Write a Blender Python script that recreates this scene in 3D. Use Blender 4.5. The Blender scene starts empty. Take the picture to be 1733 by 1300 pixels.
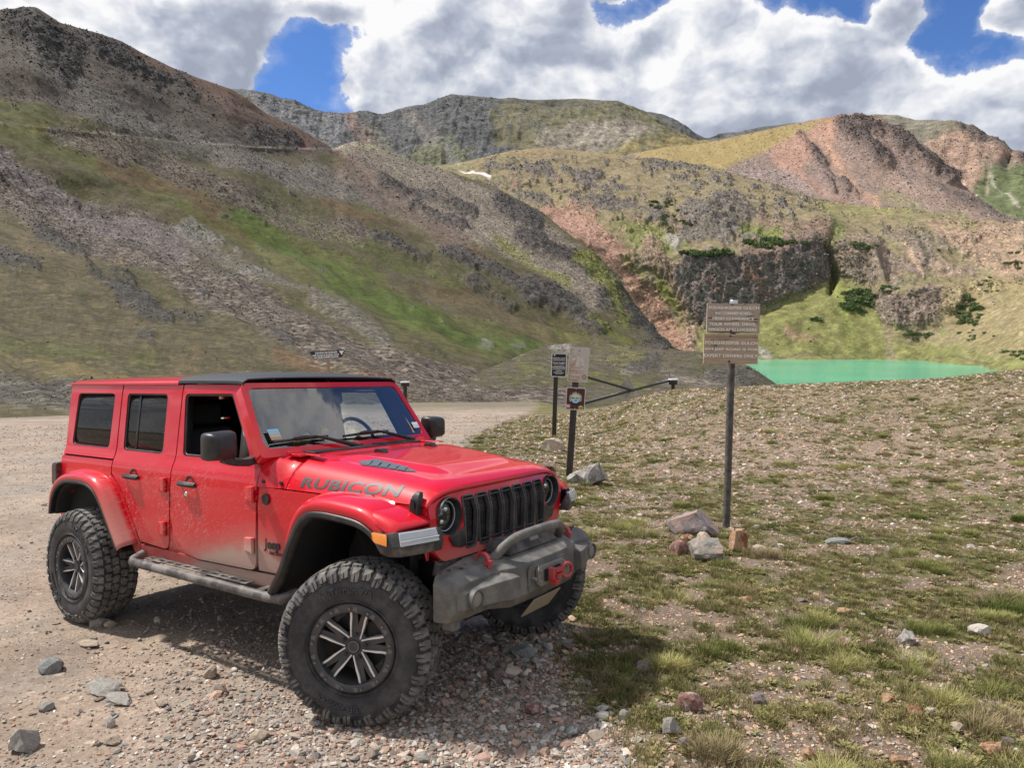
import bpy, bmesh, math, random
import numpy as np
from mathutils import Vector, Matrix, noise as mnoise, geometry as mgeo

random.seed(7); rng = np.random.default_rng(7)
R = math.radians
scene = bpy.context.scene
COL = scene.collection

# ------------------------------------------------------------------ camera
IMW, IMH, FPX = 1733.0, 1300.0, 1217.8
PITCH = R(-3.5)
CAM = np.array([0.0, 0.0, 1.88])
cam_d = bpy.data.cameras.new('camera'); cam_d.sensor_fit = 'HORIZONTAL'; cam_d.sensor_width = 36.0
cam_d.lens = FPX / IMW * 36.0; cam_d.clip_start = 0.05; cam_d.clip_end = 30000
cam = bpy.data.objects.new('camera', cam_d); COL.objects.link(cam)
cam.location = CAM; cam.rotation_euler = (R(90) + PITCH, 0, 0)
scene.camera = cam

cy = scene.cycles; cy.max_bounces = 7; cy.diffuse_bounces = 2; cy.glossy_bounces = 3; cy.transmission_bounces = 3; cy.transparent_max_bounces = 12
cy.caustics_reflective = False; cy.caustics_refractive = False; cy.use_adaptive_sampling = True; cy.adaptive_threshold = .012
# ------------------------------------------------------------------ light and sky
SUN_AZ, SUN_EL = R(-70), R(57)      # azimuth from +Y (view direction), negative to the left
SUN_DIR = Vector((math.sin(SUN_AZ) * math.cos(SUN_EL), math.cos(SUN_AZ) * math.cos(SUN_EL), math.sin(SUN_EL)))
sl = bpy.data.lights.new('sun', 'SUN'); sl.energy = 4.9; sl.angle = R(2.5); sl.color = (1.0, 0.95, 0.88)
so = bpy.data.objects.new('sun', sl); COL.objects.link(so)
so.rotation_euler = SUN_DIR.to_track_quat('Z', 'Y').to_euler()
vs = scene.view_settings
scene.display_settings.display_device = 'sRGB'
vs.view_transform = 'Standard'; vs.look = 'None'; vs.gamma = 1.0; vs.use_curve_mapping = False; vs.exposure = 0.18

world = bpy.data.worlds.new('World'); scene.world = world; world.use_nodes = True
wt = world.node_tree; wt.nodes.clear()
class NT:
    """small helper to write node graphs"""
    def __init__(s, tree): s.t = tree
    def n(s, typ, **kw):
        nd = s.t.nodes.new(typ)
        for k, v in kw.items():
            setattr(nd, k, v)
        return nd
    def link(s, a, b): s.t.links.new(a, b)
    def put(s, sock, v):
        if isinstance(v, bpy.types.NodeSocket): s.t.links.new(v, sock)
        elif v is not None:
            if isinstance(v, (tuple, list)) and len(v) == 3 and sock.type == 'RGBA': v = (*v, 1)
            sock.default_value = v
    def m(s, op, a, b=None, c=None, clamp=False):
        nd = s.n('ShaderNodeMath', operation=op); nd.use_clamp = clamp
        s.put(nd.inputs[0], a)
        if b is not None: s.put(nd.inputs[1], b)
        if c is not None: s.put(nd.inputs[2], c)
        return nd.outputs[0]
    def vm(s, op, a, b=None, scale=None):
        nd = s.n('ShaderNodeVectorMath', operation=op)
        s.put(nd.inputs[0], a)
        if b is not None: s.put(nd.inputs[1], b)
        if scale is not None: s.put(nd.inputs['Scale'], scale)
        return nd.outputs['Value'] if op in ('LENGTH', 'DOT_PRODUCT', 'DISTANCE') else nd.outputs[0]
    def noise(s, vec, scale, detail=4, rough=0.55, lac=2.0, dist=0.0, color=False, ntype='FBM'):
        nd = s.n('ShaderNodeTexNoise', noise_dimensions='3D'); nd.noise_type = ntype
        if vec is not None: s.put(nd.inputs['Vector'], vec)
        s.put(nd.inputs['Scale'], scale); s.put(nd.inputs['Detail'], detail); s.put(nd.inputs['Roughness'], rough)
        s.put(nd.inputs['Lacunarity'], lac); s.put(nd.inputs['Distortion'], dist)
        return nd.outputs['Color' if color else 'Fac']
    def vor(s, vec, scale, out='Distance', feature='F1', rand=1.0):
        nd = s.n('ShaderNodeTexVoronoi', feature=feature)
        if vec is not None: s.put(nd.inputs['Vector'], vec)
        s.put(nd.inputs['Scale'], scale); s.put(nd.inputs['Randomness'], rand)
        return nd.outputs[out]
    def mapr(s, v, a, b, c=0.0, d=1.0, smooth=True):
        nd = s.n('ShaderNodeMapRange', interpolation_type='SMOOTHSTEP' if smooth else 'LINEAR')
        s.put(nd.inputs[0], v)
        for k, x in zip((1, 2, 3, 4), (a, b, c, d)): s.put(nd.inputs[k], x)
        return nd.outputs[0]
    def mix(s, f, a, b, mode='MIX'):
        nd = s.n('ShaderNodeMix', data_type='RGBA', blend_type=mode)
        s.put(nd.inputs[0], f); s.put(nd.inputs[6], a); s.put(nd.inputs[7], b)
        return nd.outputs[2]
    def ramp(s, f, stops):
        nd = s.n('ShaderNodeValToRGB'); s.put(nd.inputs[0], f)
        el = nd.color_ramp.elements
        while len(el) < len(stops): el.new(0.5)
        for e, (p, c) in zip(el, stops): e.position = p; e.color = (*c, 1)
        return nd.outputs[0]
    def mapping(s, vec, scale=(1, 1, 1), rot=(0, 0, 0), loc=(0, 0, 0)):
        nd = s.n('ShaderNodeMapping'); s.put(nd.inputs[0], vec)
        nd.inputs['Scale'].default_value = scale; nd.inputs['Rotation'].default_value = rot; nd.inputs['Location'].default_value = loc
        return nd.outputs[0]

CMEAN = .42
SKYTINT = (0.88, 1.20, 1.62)
def build_sky():
    g = NT(wt)
    out = g.n('ShaderNodeOutputWorld'); bg = g.n('ShaderNodeBackground'); bg.inputs['Strength'].default_value = 0.092
    sky = g.n('ShaderNodeTexSky', sky_type='NISHITA'); sky.sun_disc = False
    sky.sun_elevation = SUN_EL; sky.sun_rotation = SUN_AZ; sky.altitude = 3600; sky.air_density = 1.0; sky.dust_density = 0.6; sky.ozone_density = 1.5
    tc = g.n('ShaderNodeTexCoord').outputs['Generated']
    sp = g.n('ShaderNodeSeparateXYZ'); g.link(tc, sp.inputs[0])
    x, y, z = sp.outputs
    ys = g.m('MAXIMUM', y, 0.15)
    U = g.m('DIVIDE', x, ys); V = g.m('DIVIDE', z, ys)
    wn = g.n('ShaderNodeSeparateColor'); g.link(g.noise(tc, 11, 6, .60, color=True), wn.inputs[0])
    U = g.m('ADD', U, g.m('MULTIPLY', g.m('SUBTRACT', wn.outputs[0], .5), .10)); V = g.m('ADD', V, g.m('MULTIPLY', g.m('SUBTRACT', wn.outputs[1], .5), .075))
    # the heaps of cloud in view: direction (x/y, z/y), size, weight
    def uv(px, py): return (px - IMW / 2) / FPX, -(py - 575.5) / FPX
    heaps = [(60, 40, 260, 130, 1.3), (290, 60, 150, 95, 1.2), (405, 122, 44, 34, .85), (440, 46, 56, 38, .75), (565, 34, 62, 20, .95), (500, -4, 160, 14, .6), (700, 110, 98, 95, 1.15), (660, 160, 50, 45, .8), (800, 120, 120, 75, 1.1), (790, 30, 130, 40, .9), (925, 66, 66, 60, .9), (960, 130, 110, 50, 1.0), (900, 5, 200, 18, .8),
             (1130, 80, 85, 55, 1.0), (1180, 130, 120, 60, 1.1), (1225, 55, 70, 60, 1.0), (1290, 112, 120, 52, 1.05), (1335, 48, 26, 44, .6), (1400, 72, 50, 30, .75), (1380, 110, 90, 36, .9), (1508, 36, 42, 34, .95), (1475, 76, 66, 22, .8), (1440, 150, 110, 38, 1.05), (1560, 170, 90, 34, 1.0), (1500, 120, 60, 26, .7),
             (1735, 24, 70, 40, 1.2), (1660, 50, 50, 22, .95), (1668, 152, 60, 34, 1.0), (1740, 170, 60, 60, 1.1), (1230, 208, 150, 14, .8), (1640, 225, 130, 20, .9), (1100, 0, 150, 20, .7), (100, 170, 220, 70, .9), (390, 150, 40, 26, .7), (760, 190, 160, 40, 1.0), (960, 190, 150, 34, 1.0), (1180, 195, 120, 34, 1.0), (1400, 205, 160, 24, 1.0), (1600, 205, 160, 30, 1.0), (1300, 250, 500, 30, .9), (700, 260, 500, 40, .9), (1900, 80, 120, 120, 1.0), (-150, 60, 150, 150, 1.0)]
    tot = num = None
    for (px, py, a, b, k) in heaps:
        u0, v0 = uv(px, py)
        du = g.m('MULTIPLY_ADD', U, FPX / a, -u0 * FPX / a); dv = g.m('MULTIPLY_ADD', V, FPX / b, -v0 * FPX / b)
        e = g.m('MULTIPLY', g.m('EXPONENT', g.m('MULTIPLY', g.m('MULTIPLY_ADD', du, du, g.m('MULTIPLY', dv, dv)), -1.0)), k)
        n_ = g.m('MULTIPLY', e, g.m('ADD', g.m('MULTIPLY', dv, .8), g.m('MULTIPLY', du, -.30)))
        tot = e if tot is None else g.m('ADD', tot, e); num = n_ if num is None else g.m('ADD', num, n_)
    front = g.m('MULTIPLY', g.mapr(y, 0.30, 0.55), g.mapr(V, .12, .20))
    vert = g.m('DIVIDE', num, g.m('ADD', tot, .15))
    # heaped cloud relief
    q = g.mapping(tc, scale=(1, 1, 1.35))
    warp = g.vm('SCALE', g.vm('SUBTRACT', g.noise(q, 7, 4, .55, color=True), (.5, .5, .5)), scale=0.07)
    q1 = g.vm('ADD', q, warp)
    def wor(vec, sc, det, ro):
        nd = g.n('ShaderNodeTexVoronoi', feature='F1'); g.link(vec, nd.inputs['Vector']); nd.inputs['Scale'].default_value = sc; nd.inputs['Detail'].default_value = det; nd.inputs['Roughness'].default_value = ro; nd.inputs['Lacunarity'].default_value = 2.1
        nd.normalize = True; return nd.outputs['Distance']
    def field(vec):
        f = g.m('SUBTRACT', 1.0, g.m('MULTIPLY', wor(vec, 6.0, 4, .50), 1.75))
        return g.m('ADD', g.m('MULTIPLY', f, .62), g.m('MULTIPLY', g.noise(vec, 5.0, 7, .56), .50))
    c0 = field(q1)
    c1 = field(g.vm('ADD', q1, (-.018, .008, .026)))
    big = g.noise(q, 2.2, 2, .5)
    amp = g.m('MULTIPLY', g.m('SUBTRACT', c0, CMEAN), 1.7)
    base = g.m('ADD', g.m('MULTIPLY', front, g.m('MINIMUM', tot, 1.15)), g.m('MULTIPLY', g.m('SUBTRACT', 1.0, front), g.m('ADD', 1.05, g.m('MULTIPLY', g.m('SUBTRACT', big, .5), 2.0))))
    fine = g.m('MULTIPLY', g.m('SUBTRACT', g.noise(q1, 26, 8, .68), .5), .55)
    cover = g.m('ADD', g.m('ADD', base, amp), fine)
    dens = g.mapr(cover, .64, .80)
    dens = g.m('MAXIMUM', dens, g.m('MULTIPLY', g.mapr(cover, .42, .72), .25))
    relief = g.m('MULTIPLY', g.m('SUBTRACT', c0, c1), 4.6)
    thick = g.mapr(cover, .70, 1.30)
    sh = g.m('ADD', g.m('ADD', g.m('SUBTRACT', .98, g.m('MULTIPLY', thick, .50)), g.m('MULTIPLY', g.m('MULTIPLY', vert, front), .42)), relief, clamp=True)
    ccol = g.ramp(sh, [(0.0, (3.4, 3.8, 4.7)), (.30, (4.4, 4.8, 5.8)), (.62, (6.4, 6.7, 7.4)), (1.0, (9.3, 9.3, 9.4))])
    skyc = g.mix(1.0, sky.outputs[0], SKYTINT, 'MULTIPLY')
    fin = g.mix(dens, skyc, ccol)
    g.link(fin, bg.inputs['Color']); g.link(bg.outputs[0], out.inputs[0])
build_sky()
world.cycles.sampling_method = 'MANUAL'; world.cycles.sample_map_resolution = 512

# ------------------------------------------------------------------ projection helpers (pixel of the photograph -> ray in the place)
FW = np.array([0, math.cos(PITCH), math.sin(PITCH)]); RW = np.array([1.0, 0, 0]); UW = np.array([0, -math.sin(PITCH), math.cos(PITCH)])
def ray(u, v):
    u = np.asarray(u, float); v = np.asarray(v, float)
    return FW + ((u - IMW / 2) / FPX)[..., None] * RW - ((v - IMH / 2) / FPX)[..., None] * UW
def at_dist(u, v, d):
    r = ray(u, v); h = np.hypot(r[..., 0], r[..., 1])
    return CAM + r * (np.asarray(d, float) / h)[..., None]
def pix(P):
    d = np.asarray(P, float) - CAM; z = np.maximum(d @ FW, 1e-3)
    return IMW / 2 + FPX * (d @ RW) / z, IMH / 2 - FPX * (d @ UW) / z
# vehicle frame (x forward, y to its left, z up, origin on the ground below the rear axle) measured from the photograph
VC = np.array([5.9508, -3.6624, 1.8804])
VF = np.array([-0.56202079, 0.82709183, -0.00719292]); VR = np.array([0.82712305, 0.56199644, -0.00524045]); VU = np.array([2.91938e-04, 8.89467e-03, 9.999604e-01])
T3 = np.stack([RW, FW, UW], 1) @ np.stack([VR, VF, VU], 0)
TOFF = CAM - T3 @ VC
def veh(p): return T3 @ np.asarray(p, float) + TOFF
GN_ = T3 @ np.array([0, 0, 1.0]); G0 = veh((0, 0, 0))
def plane_z(x, y): return G0[2] - (GN_[0] * (x - G0[0]) + GN_[1] * (y - G0[1])) / GN_[2]

# ------------------------------------------------------------------ numpy noise
_perm = np.random.default_rng(3).permutation(256); _perm = np.concatenate([_perm, _perm, _perm])
_grad = np.random.default_rng(4).normal(size=(256, 3)); _grad /= np.linalg.norm(_grad, axis=1)[:, None]
def pnoise(P):
    P = np.asarray(P, float); i = np.floor(P).astype(int); f = P - i; i &= 255
    w = f * f * f * (f * (f * 6 - 15) + 10); out = np.zeros(P.shape[:-1])
    for dx in (0, 1):
        wx = w[..., 0] if dx else 1 - w[..., 0]
        a = _perm[(i[..., 0] + dx) & 255]
        for dy in (0, 1):
            wy = w[..., 1] if dy else 1 - w[..., 1]
            b = _perm[(a + i[..., 1] + dy) & 255]
            for dz in (0, 1):
                wz = w[..., 2] if dz else 1 - w[..., 2]
                g = _grad[_perm[(b + i[..., 2] + dz) & 255]]
                out += wx * wy * wz * (g[..., 0] * (f[..., 0] - dx) + g[..., 1] * (f[..., 1] - dy) + g[..., 2] * (f[..., 2] - dz))
    return out * 1.5
def fbm(P, oct=5, gain=.5, lac=2.03, ridged=False):
    P = np.asarray(P, float); s = np.zeros(P.shape[:-1]); a = 1.0; tot = 0
    for k in range(oct):
        n = pnoise(P + 17.3 * k)
        if ridged: n = 1 - 2 * np.abs(n)
        s += a * n; tot += a; a *= gain; P = P * lac
    return s / tot
def sstep(x, a, b):
    t = np.clip((x - a) / (b - a), 0, 1); return t * t * (3 - 2 * t)
def XYZ(x, y, z=0.0):
    x, y = np.broadcast_arrays(x, y); return np.stack([x, y, np.broadcast_to(z, x.shape)], -1)

# ------------------------------------------------------------------ object helpers
def setp(o, label=None, cat=None, group=None, kind=None):
    if label: o['label'] = label
    if cat: o['category'] = cat
    if group: o['group'] = group
    if kind: o['kind'] = kind
    return o
def mesh_np(name, V, F, mat=None, parent=None, smooth=True, attrs=None):
    """V (n,3), F (m,3) or (m,4) arrays -> linked object"""
    me = bpy.data.meshes.new(name); V = np.asarray(V, np.float32); F = np.asarray(F, np.int32)
    k = F.shape[1]
    me.vertices.add(len(V)); me.vertices.foreach_set('co', V.ravel())
    me.loops.add(F.size); me.loops.foreach_set('vertex_index', F.ravel())
    me.polygons.add(len(F)); me.polygons.foreach_set('loop_start', np.arange(0, F.size, k, dtype=np.int32))
    me.polygons.foreach_set('use_smooth', np.full(len(F), smooth))
    for an, av in (attrs or {}).items():
        av = np.asarray(av, np.float32)
        if av.ndim == 1:
            at = me.attributes.new(an, 'FLOAT', 'POINT'); at.data.foreach_set('value', av)
        else:
            at = me.attributes.new(an, 'FLOAT_COLOR', 'POINT'); c4 = np.ones((len(av), 4), np.float32); c4[:, :3] = av; at.data.foreach_set('color', c4.ravel())
    me.update(calc_edges=True); me.validate()
    if mat: me.materials.append(mat)
    o = bpy.data.objects.new(name, me); COL.objects.link(o)
    if parent: o.parent = parent
    return o
def grid_faces(nr, nc, wrap=False):
    i = np.arange(nr - 1)[:, None]; j = np.arange(nc - (0 if wrap else 1))[None, :]
    j2 = (j + 1) % nc
    a = i * nc + j; b = i * nc + j2; c = (i + 1) * nc + j2; d = (i + 1) * nc + j
    return np.stack([a, b, c, d], -1).reshape(-1, 4)
def empty(name, M=None, parent=None):
    o = bpy.data.objects.new(name, None); o.empty_display_size = .2; COL.objects.link(o)
    if M is not None: o.matrix_world = M
    if parent: o.parent = parent
    return o
def new_mat(name):
    m = bpy.data.materials.new(name); m.use_nodes = True; t = m.node_tree; t.nodes.clear()
    g = NT(t); out = g.n('ShaderNodeOutputMaterial'); b = g.n('ShaderNodeBsdfPrincipled'); g.link(b.outputs[0], out.inputs[0])
    return m, g, b
# ================================================================== TERRAIN
def terrain_mat(name, sc, bump=1.0, speck=1.0, dist_bump=1.0):
    m, g, b = new_mat(name)
    P = g.n('ShaderNodeNewGeometry').outputs['Position']
    at = g.n('ShaderNodeAttribute'); at.attribute_name = 'Col'
    rk = g.n('ShaderNodeAttribute'); rk.attribute_name = 'scree'
    c = at.outputs['Color']; k = rk.outputs['Fac']
    n1 = g.noise(P, .30 / sc, 9, .74)
    n2 = g.noise(P, 2.1 / sc, 5, .7)
    cell = g.n('ShaderNodeTexVoronoi'); g.link(P, cell.inputs['Vector']); cell.inputs['Scale'].default_value = 1.1 / sc
    sp = g.n('ShaderNodeSeparateColor'); g.link(cell.outputs['Color'], sp.inputs[0])
    cell2 = g.n('ShaderNodeTexVoronoi'); g.link(P, cell2.inputs['Vector']); cell2.inputs['Scale'].default_value = .36 / sc
    sp2 = g.n('ShaderNodeSeparateColor'); g.link(cell2.outputs['Color'], sp2.inputs[0])
    v = g.mapr(n1, .28, .74, .48, 1.55, False)
    v2 = g.mapr(n2, .25, .75, .66, 1.36, False)
    f = g.m('MULTIPLY', v, v2)
    pale = g.m('MULTIPLY', g.m('POWER', sp.outputs[0], 3.0), g.m('MULTIPLY', k, 1.7 * speck))
    dark = g.m('MULTIPLY', g.m('POWER', sp.outputs[1], 2.0), g.m('MULTIPLY', k, .62 * speck))
    pale2 = g.m('MULTIPLY', g.m('POWER', sp2.outputs[0], 5.0), g.m('MULTIPLY', k, .6 * speck))
    f = g.m('MULTIPLY', f, g.m('SUBTRACT', g.m('ADD', 1.0, g.m('ADD', pale, pale2)), dark))
    hsv = g.n('ShaderNodeHueSaturation'); g.link(c, hsv.inputs['Color']); g.link(g.mapr(n2, .2, .8, 1.15, .8, False), hsv.inputs['Saturation'])
    cc = g.vm('SCALE', hsv.outputs[0], scale=f)
    g.link(cc, b.inputs['Base Color']); b.inputs['Roughness'].default_value = .95; b.inputs['Specular IOR Level'].default_value = .15
    h = g.m('ADD', g.m('MULTIPLY', n1, 1.0), g.m('MULTIPLY', g.m('SUBTRACT', 1.0, cell.outputs['Distance']), g.m('MULTIPLY', k, .12)))
    h = g.m('ADD', h, g.m('MULTIPLY', n2, .25))
    bp = g.n('ShaderNodeBump'); bp.inputs['Strength'].default_value = min(1, .55 * bump); bp.inputs['Distance'].default_value = .8 * sc * dist_bump
    g.link(h, bp.inputs['Height']); g.link(bp.outputs[0], b.inputs['Normal'])
    return m

def curve(pts, u, soft=12):
    """pts [(u, a, b..)] -> values at u, lightly smoothed"""
    pts = np.array(pts, float); o = []
    for k in range(1, pts.shape[1]):
        acc = 0
        for s in (-1, -.5, 0, .5, 1): acc = acc + np.interp(u + s * soft, pts[:, 0], pts[:, k])
        o.append(acc / 5)
    return o
def polyd(u, v, pts):
    pts = np.array(pts, float); best = np.full(u.shape, 1e9)
    for a, b in zip(pts[:-1], pts[1:]):
        d = b - a; L2 = max(d @ d, 1e-9)
        t = np.clip(((u - a[0]) * d[0] + (v - a[1]) * d[1]) / L2, 0, 1)
        best = np.minimum(best, np.hypot(u - a[0] - t * d[0], v - a[1] - t * d[1]))
    return best
def inpoly(u, v, pts):
    """signed-ish distance: positive inside"""
    pts = np.array(pts, float); ins = np.zeros(u.shape, bool)
    for a, b in zip(pts, np.roll(pts, -1, 0)):
        c = ((a[1] > v) != (b[1] > v)) & (u < (b[0] - a[0]) * (v - a[1]) / (b[1] - a[1] + 1e-12) + a[0]); ins ^= c
    d = polyd(u, v, np.vstack([pts, pts[:1]]))
    return np.where(ins, d, -d)
class Paint:
    """colours the ground cover of a slope: what grows or lies where, with ragged noise edges"""
    def __init__(s, u, v, P, base, nf, ang=0.0, stretch=1.0, px=9.0):
        s.u, s.v = u, v; s.col = np.tile(np.array(base, float), (len(u), 1)); s.scree = np.full(len(u), .25); s.rock = np.zeros(len(u))
        ca, sa = math.cos(ang), math.sin(ang)
        a = (u * ca + v * sa) / stretch; b = -u * sa + v * ca
        q = XYZ(a, b) / 40.0
        s.n = fbm(q, 5, .6); s.n2 = fbm(q * 3.1 + 40, 5, .62); s.n3 = fbm(P * nf, 5, .6)
        s.edge = px
    def apply(s, mask, color, st=1.0, scree=None, rock=None, var=.25):
        m = np.clip(mask, 0, 1) * st
        c = np.array(color, float)[None] * (1 + var * s.n2[:, None] * 1.6)
        s.col = s.col * (1 - m[:, None]) + c * m[:, None]
        if scree is not None: s.scree = s.scree * (1 - m) + scree * m
        if rock is not None: s.rock = s.rock * (1 - m) + rock * m
    def band(s, pts, w, color, st=1.0, e=1.0, soft=8, **k):
        d = polyd(s.u, s.v, pts); s.apply(sstep(w - d + (s.n * 22 + s.n2 * 10) * e, -soft, soft), color, st, **k)
    def poly(s, pts, color, st=1.0, e=1.0, soft=8, **k):
        s.apply(sstep(inpoly(s.u, s.v, pts) + (s.n * 22 + s.n2 * 10) * e, -soft, soft), color, st, **k)
    def spots(s, pts, color, thr=.15, st=1.0, reach=30, **k):
        """patches where the noise is high, inside a region"""
        a = sstep(inpoly(s.u, s.v, pts), -reach * .5, reach * .5) if pts is not None else 1.0
        s.apply(a * sstep(s.n2 + .5 * s.n3, thr, thr + .14), color, st, **k)

COVER = {}
def surface(name, ulist, rows, nsub, seed, mat, base, nf, paint, relief, back=True, soft=12, ang=0, stretch=1.0, label=None, edge=9, zmin=None):
    u = np.array(ulist, float); P = []
    pr = [curve(r, u, soft) for r in rows]
    Q = [at_dist(u, a, b) for a, b in pr]
    for k in range(len(Q) - 1):
        n = nsub[k]
        for t in np.arange(n) / n:
            tt = t
            P.append(Q[k] * (1 - tt) + Q[k + 1] * tt)
    P.append(Q[-1]); 
    P = np.array(P); nr, nc = P.shape[:2]
    # soften the creases between rows, keep the ends
    for _ in range(2):
        P[1:-1] = .25 * P[:-2] + .5 * P[1:-1] + .25 * P[2:]
    du = np.gradient(P, axis=1); dv = np.gradient(P, axis=0)
    N = np.cross(du, dv); N /= np.linalg.norm(N, axis=-1)[..., None] + 1e-9
    if (N[..., 1].mean() > 0) and N[..., 2].mean() < 0: N = -N
    N = np.where((N[..., 2:3] < 0), -N, N)
    uu, vv = pix(P)
    pt = Paint(uu.ravel(), vv.ravel(), P.reshape(-1, 3), base, nf, ang, stretch, edge)
    paint(pt)
    rock = pt.rock.reshape(nr, nc)
    t = np.linspace(0, 1, nr)[:, None]; fade = sstep(t, 0, .03) * (1 - .75 * sstep(t, .93, 1.0))
    disp = relief(P, rock, pt)
    P = P + N * (disp * fade)[..., None]
    pt.col = pt.col * {'hillside': .66, 'lakeside_mound': .70, 'lake_hill': .98, 'far_mountain': .9}.get(name, 1.0)  # cloud shade over hillside and mound is put into their colours as darkening
    V = P.reshape(-1, 3); col = pt.col; scree = pt.scree
    if back:
        top = P[-1]; dirv = (top - CAM); dirv[:, 2] = 0; L = np.linalg.norm(dirv, axis=1)[:, None]; dirv /= L
        ex = [top + dirv * L * .06 - np.array([0, 0, 1]) * L * .02, top + dirv * L * .45 - np.array([0, 0, 1.0]) * L * .22]
        V = np.vstack([V] + ex); col = np.vstack([col] + [col[-nc:]] * 2); scree = np.concatenate([scree] + [scree[-nc:]] * 2); nr += 2
    F = grid_faces(nr, nc)
    # face the viewer / up
    a = V[F[:, 0]]; nn = np.cross(V[F[:, 1]] - a, V[F[:, 3]] - a)
    if nn[:, 2].mean() < 0: F = F[:, ::-1]
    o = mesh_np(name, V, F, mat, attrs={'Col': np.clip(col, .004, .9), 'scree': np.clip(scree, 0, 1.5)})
    setp(o, label, None, None, 'structure')
    o_ = np.arange(P.shape[0] * P.shape[1]); COVER[name] = (P.reshape(-1, 3), pt.col, pt.scree, pt.rock, pt.u, pt.v)
    return o, P

# palette of ground covers (SCREE set darker for the hillside's dull light)
SCREE = (.122, .100, .080); SCREE_L = (.215, .178, .142); OLIVE = (.092, .088, .036); GREEN = (.085, .115, .022); LIME = (.17, .175, .045)
BROWN = (.10, .072, .052); RUST = (.19, .10, .06); PINK = (.30, .18, .135); GOLD = (.27, .205, .095); DROCK = (.085, .078, .075); LROCK = (.33, .30, .275)
TAN = (.27, .215, .145); ROADC = (.36, .29, .235)

# ---------------- the big hillside on the left
def paint_left(p):
    A = 1.0
    p.spots(None, OLIVE, -.12, .85, var=.4)
    p.spots(None, (.14, .10, .058), .22, .7)
    # dark brown upper face
    p.poly([(-600, -80), (60, -20), (200, 40), (400, 130), (620, 262), (560, 262), (300, 244), (120, 214), (-600, 130)], (.098, .080, .066), 1, .7, scree=.55)
    p.band([(60, 90), (180, 190), (330, 250)], 26, (.125, .112, .098), .8, 1.2, scree=.8)
    p.band([(230, 90), (420, 170), (600, 262)], 16, (.155, .092, .062), .75, 1.1, scree=.3)
    p.band([(330, 150), (440, 215), (520, 240)], 12, (.145, .085, .06), .6, 1.3)
    for q, w in (([(30, 40), (80, 75), (120, 110)], 24), ([(120, 55), (200, 90), (260, 130)], 15), ([(80, 95), (110, 112)], 14), ([(430, 225), (480, 240)], 12), ([(235, 115), (265, 145)], 9), ([(300, 130), (330, 160)], 8)):
        p.band(q, w, (.07, .066, .064), .85, 1.6, scree=.5, rock=.8)
    # grassy band under the road, with rusty and yellow patches
    p.band([(-300, 150), (20, 200), (200, 268), (340, 342), (520, 440), (760, 560), (980, 600)], 36, (.118, .118, .040), .9, 1.2, scree=.15, var=.5)
    p.band([(60, 212), (180, 245), (260, 290)], 12, (.17, .15, .05), .9, 1.2)
    p.band([(180, 282), (300, 320), (420, 400)], 16, (.15, .092, .052), .7, 1.6)
    p.band([(200, 440), (330, 380), (420, 400), (560, 470)], 14, (.14, .12, .05), .5, 1.8)
    p.band([(560, 345), (640, 370), (740, 390), (840, 445)], 9, (.16, .10, .055), .7, 1.5)
    p.band([(640, 480), (760, 500), (900, 560), (1000, 590)], 12, (.14, .10, .055), .6, 1.8)
    # scree streams
    p.band([(100, 222), (240, 262), (380, 322), (520, 385), (600, 400)], 20, SCREE, .95, 1.1, scree=1.0)
    p.band([(380, 262), (520, 300), (640, 330)], 22, (.165, .145, .132), .8, 1.3, scree=.9)
    p.band([(-300, 180), (-20, 300), (120, 380), (260, 440), (420, 515), (560, 590), (700, 640), (840, 668), (1000, 690)], 33, SCREE, 1, .8, scree=1.1)
    p.band([(-300, 160), (-20, 262), (90, 330), (180, 370), (300, 420)], 22, (.145, .122, .115), .9, 1.1, scree=.9)
    p.band([(340, 420), (430, 455), (560, 520), (650, 570)], 11, (.155, .14, .12), .7, 1.4, scree=.9)
    # bright grass
    p.band([(400, 372), (520, 440), (600, 486), (690, 520), (800, 566), (900, 590)], 16, GREEN, .95, 1.6, scree=.1, var=.5)
    p.band([(540, 410), (640, 470)], 8, (.115, .135, .03), .8, 1.8)
    p.band([(610, 340), (680, 370), (740, 400)], 6, (.12, .14, .03), .9, 1.2)
    p.band([(440, 340), (560, 400), (680, 450), (760, 480)], 10, (.11, .12, .04), .6, 1.5)
    # pale grey scree towards the pass
    p.poly([(560, 240), (640, 244), (760, 292), (850, 330), (940, 380), (1000, 440), (1060, 520), (1000, 520), (900, 450), (780, 400), (660, 330)], SCREE_L, .95, .8, scree=.9)
    p.poly([(600, 262), (700, 330), (800, 400), (760, 420), (640, 350), (560, 290)], (.175, .13, .105), .8, 1.0, scree=.6)
    p.band([(585, 243), (640, 246), (690, 262)], 8, (.26, .24, .15), .8, .6)
    for q, w in (([(650, 300), (720, 330), (800, 360)], 9), ([(700, 345), (780, 380)], 7), ([(850, 345), (905, 365)], 17), ([(760, 430), (840, 460), (900, 500)], 13), ([(880, 400), (950, 430), (985, 450)], 14),
                 ([(900, 480), (960, 520), (1010, 560)], 15), ([(640, 400), (720, 440)], 7), ([(1000, 440), (1040, 480)], 8), ([(1030, 500), (1090, 545), (1120, 580)], 18), ([(800, 470), (860, 520)], 7)):
        p.band(q, w, (.095, .086, .082), .9, 1.3, scree=.45, rock=1.0)
    p.band([(840, 400), (900, 445), (960, 480)], 5, LIME, .9, .8); p.band([(980, 440), (1020, 470), (1060, 540)], 10, LIME, .9, .9); p.band([(1000, 545), (1060, 580)], 8, LIME, .9, .8)  # yellow-green grass strips, their sunlit brightness put into the colour
    p.band([(940, 560), (990, 590)], 7, LIME, .6, .8)
    # small outcrops everywhere on the slope
    kn = sstep(p.n2 * .9 + p.n3 * .5, .30, .44); p.apply(kn, (.095, .088, .082), .8, scree=.6, rock=.5)
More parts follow.
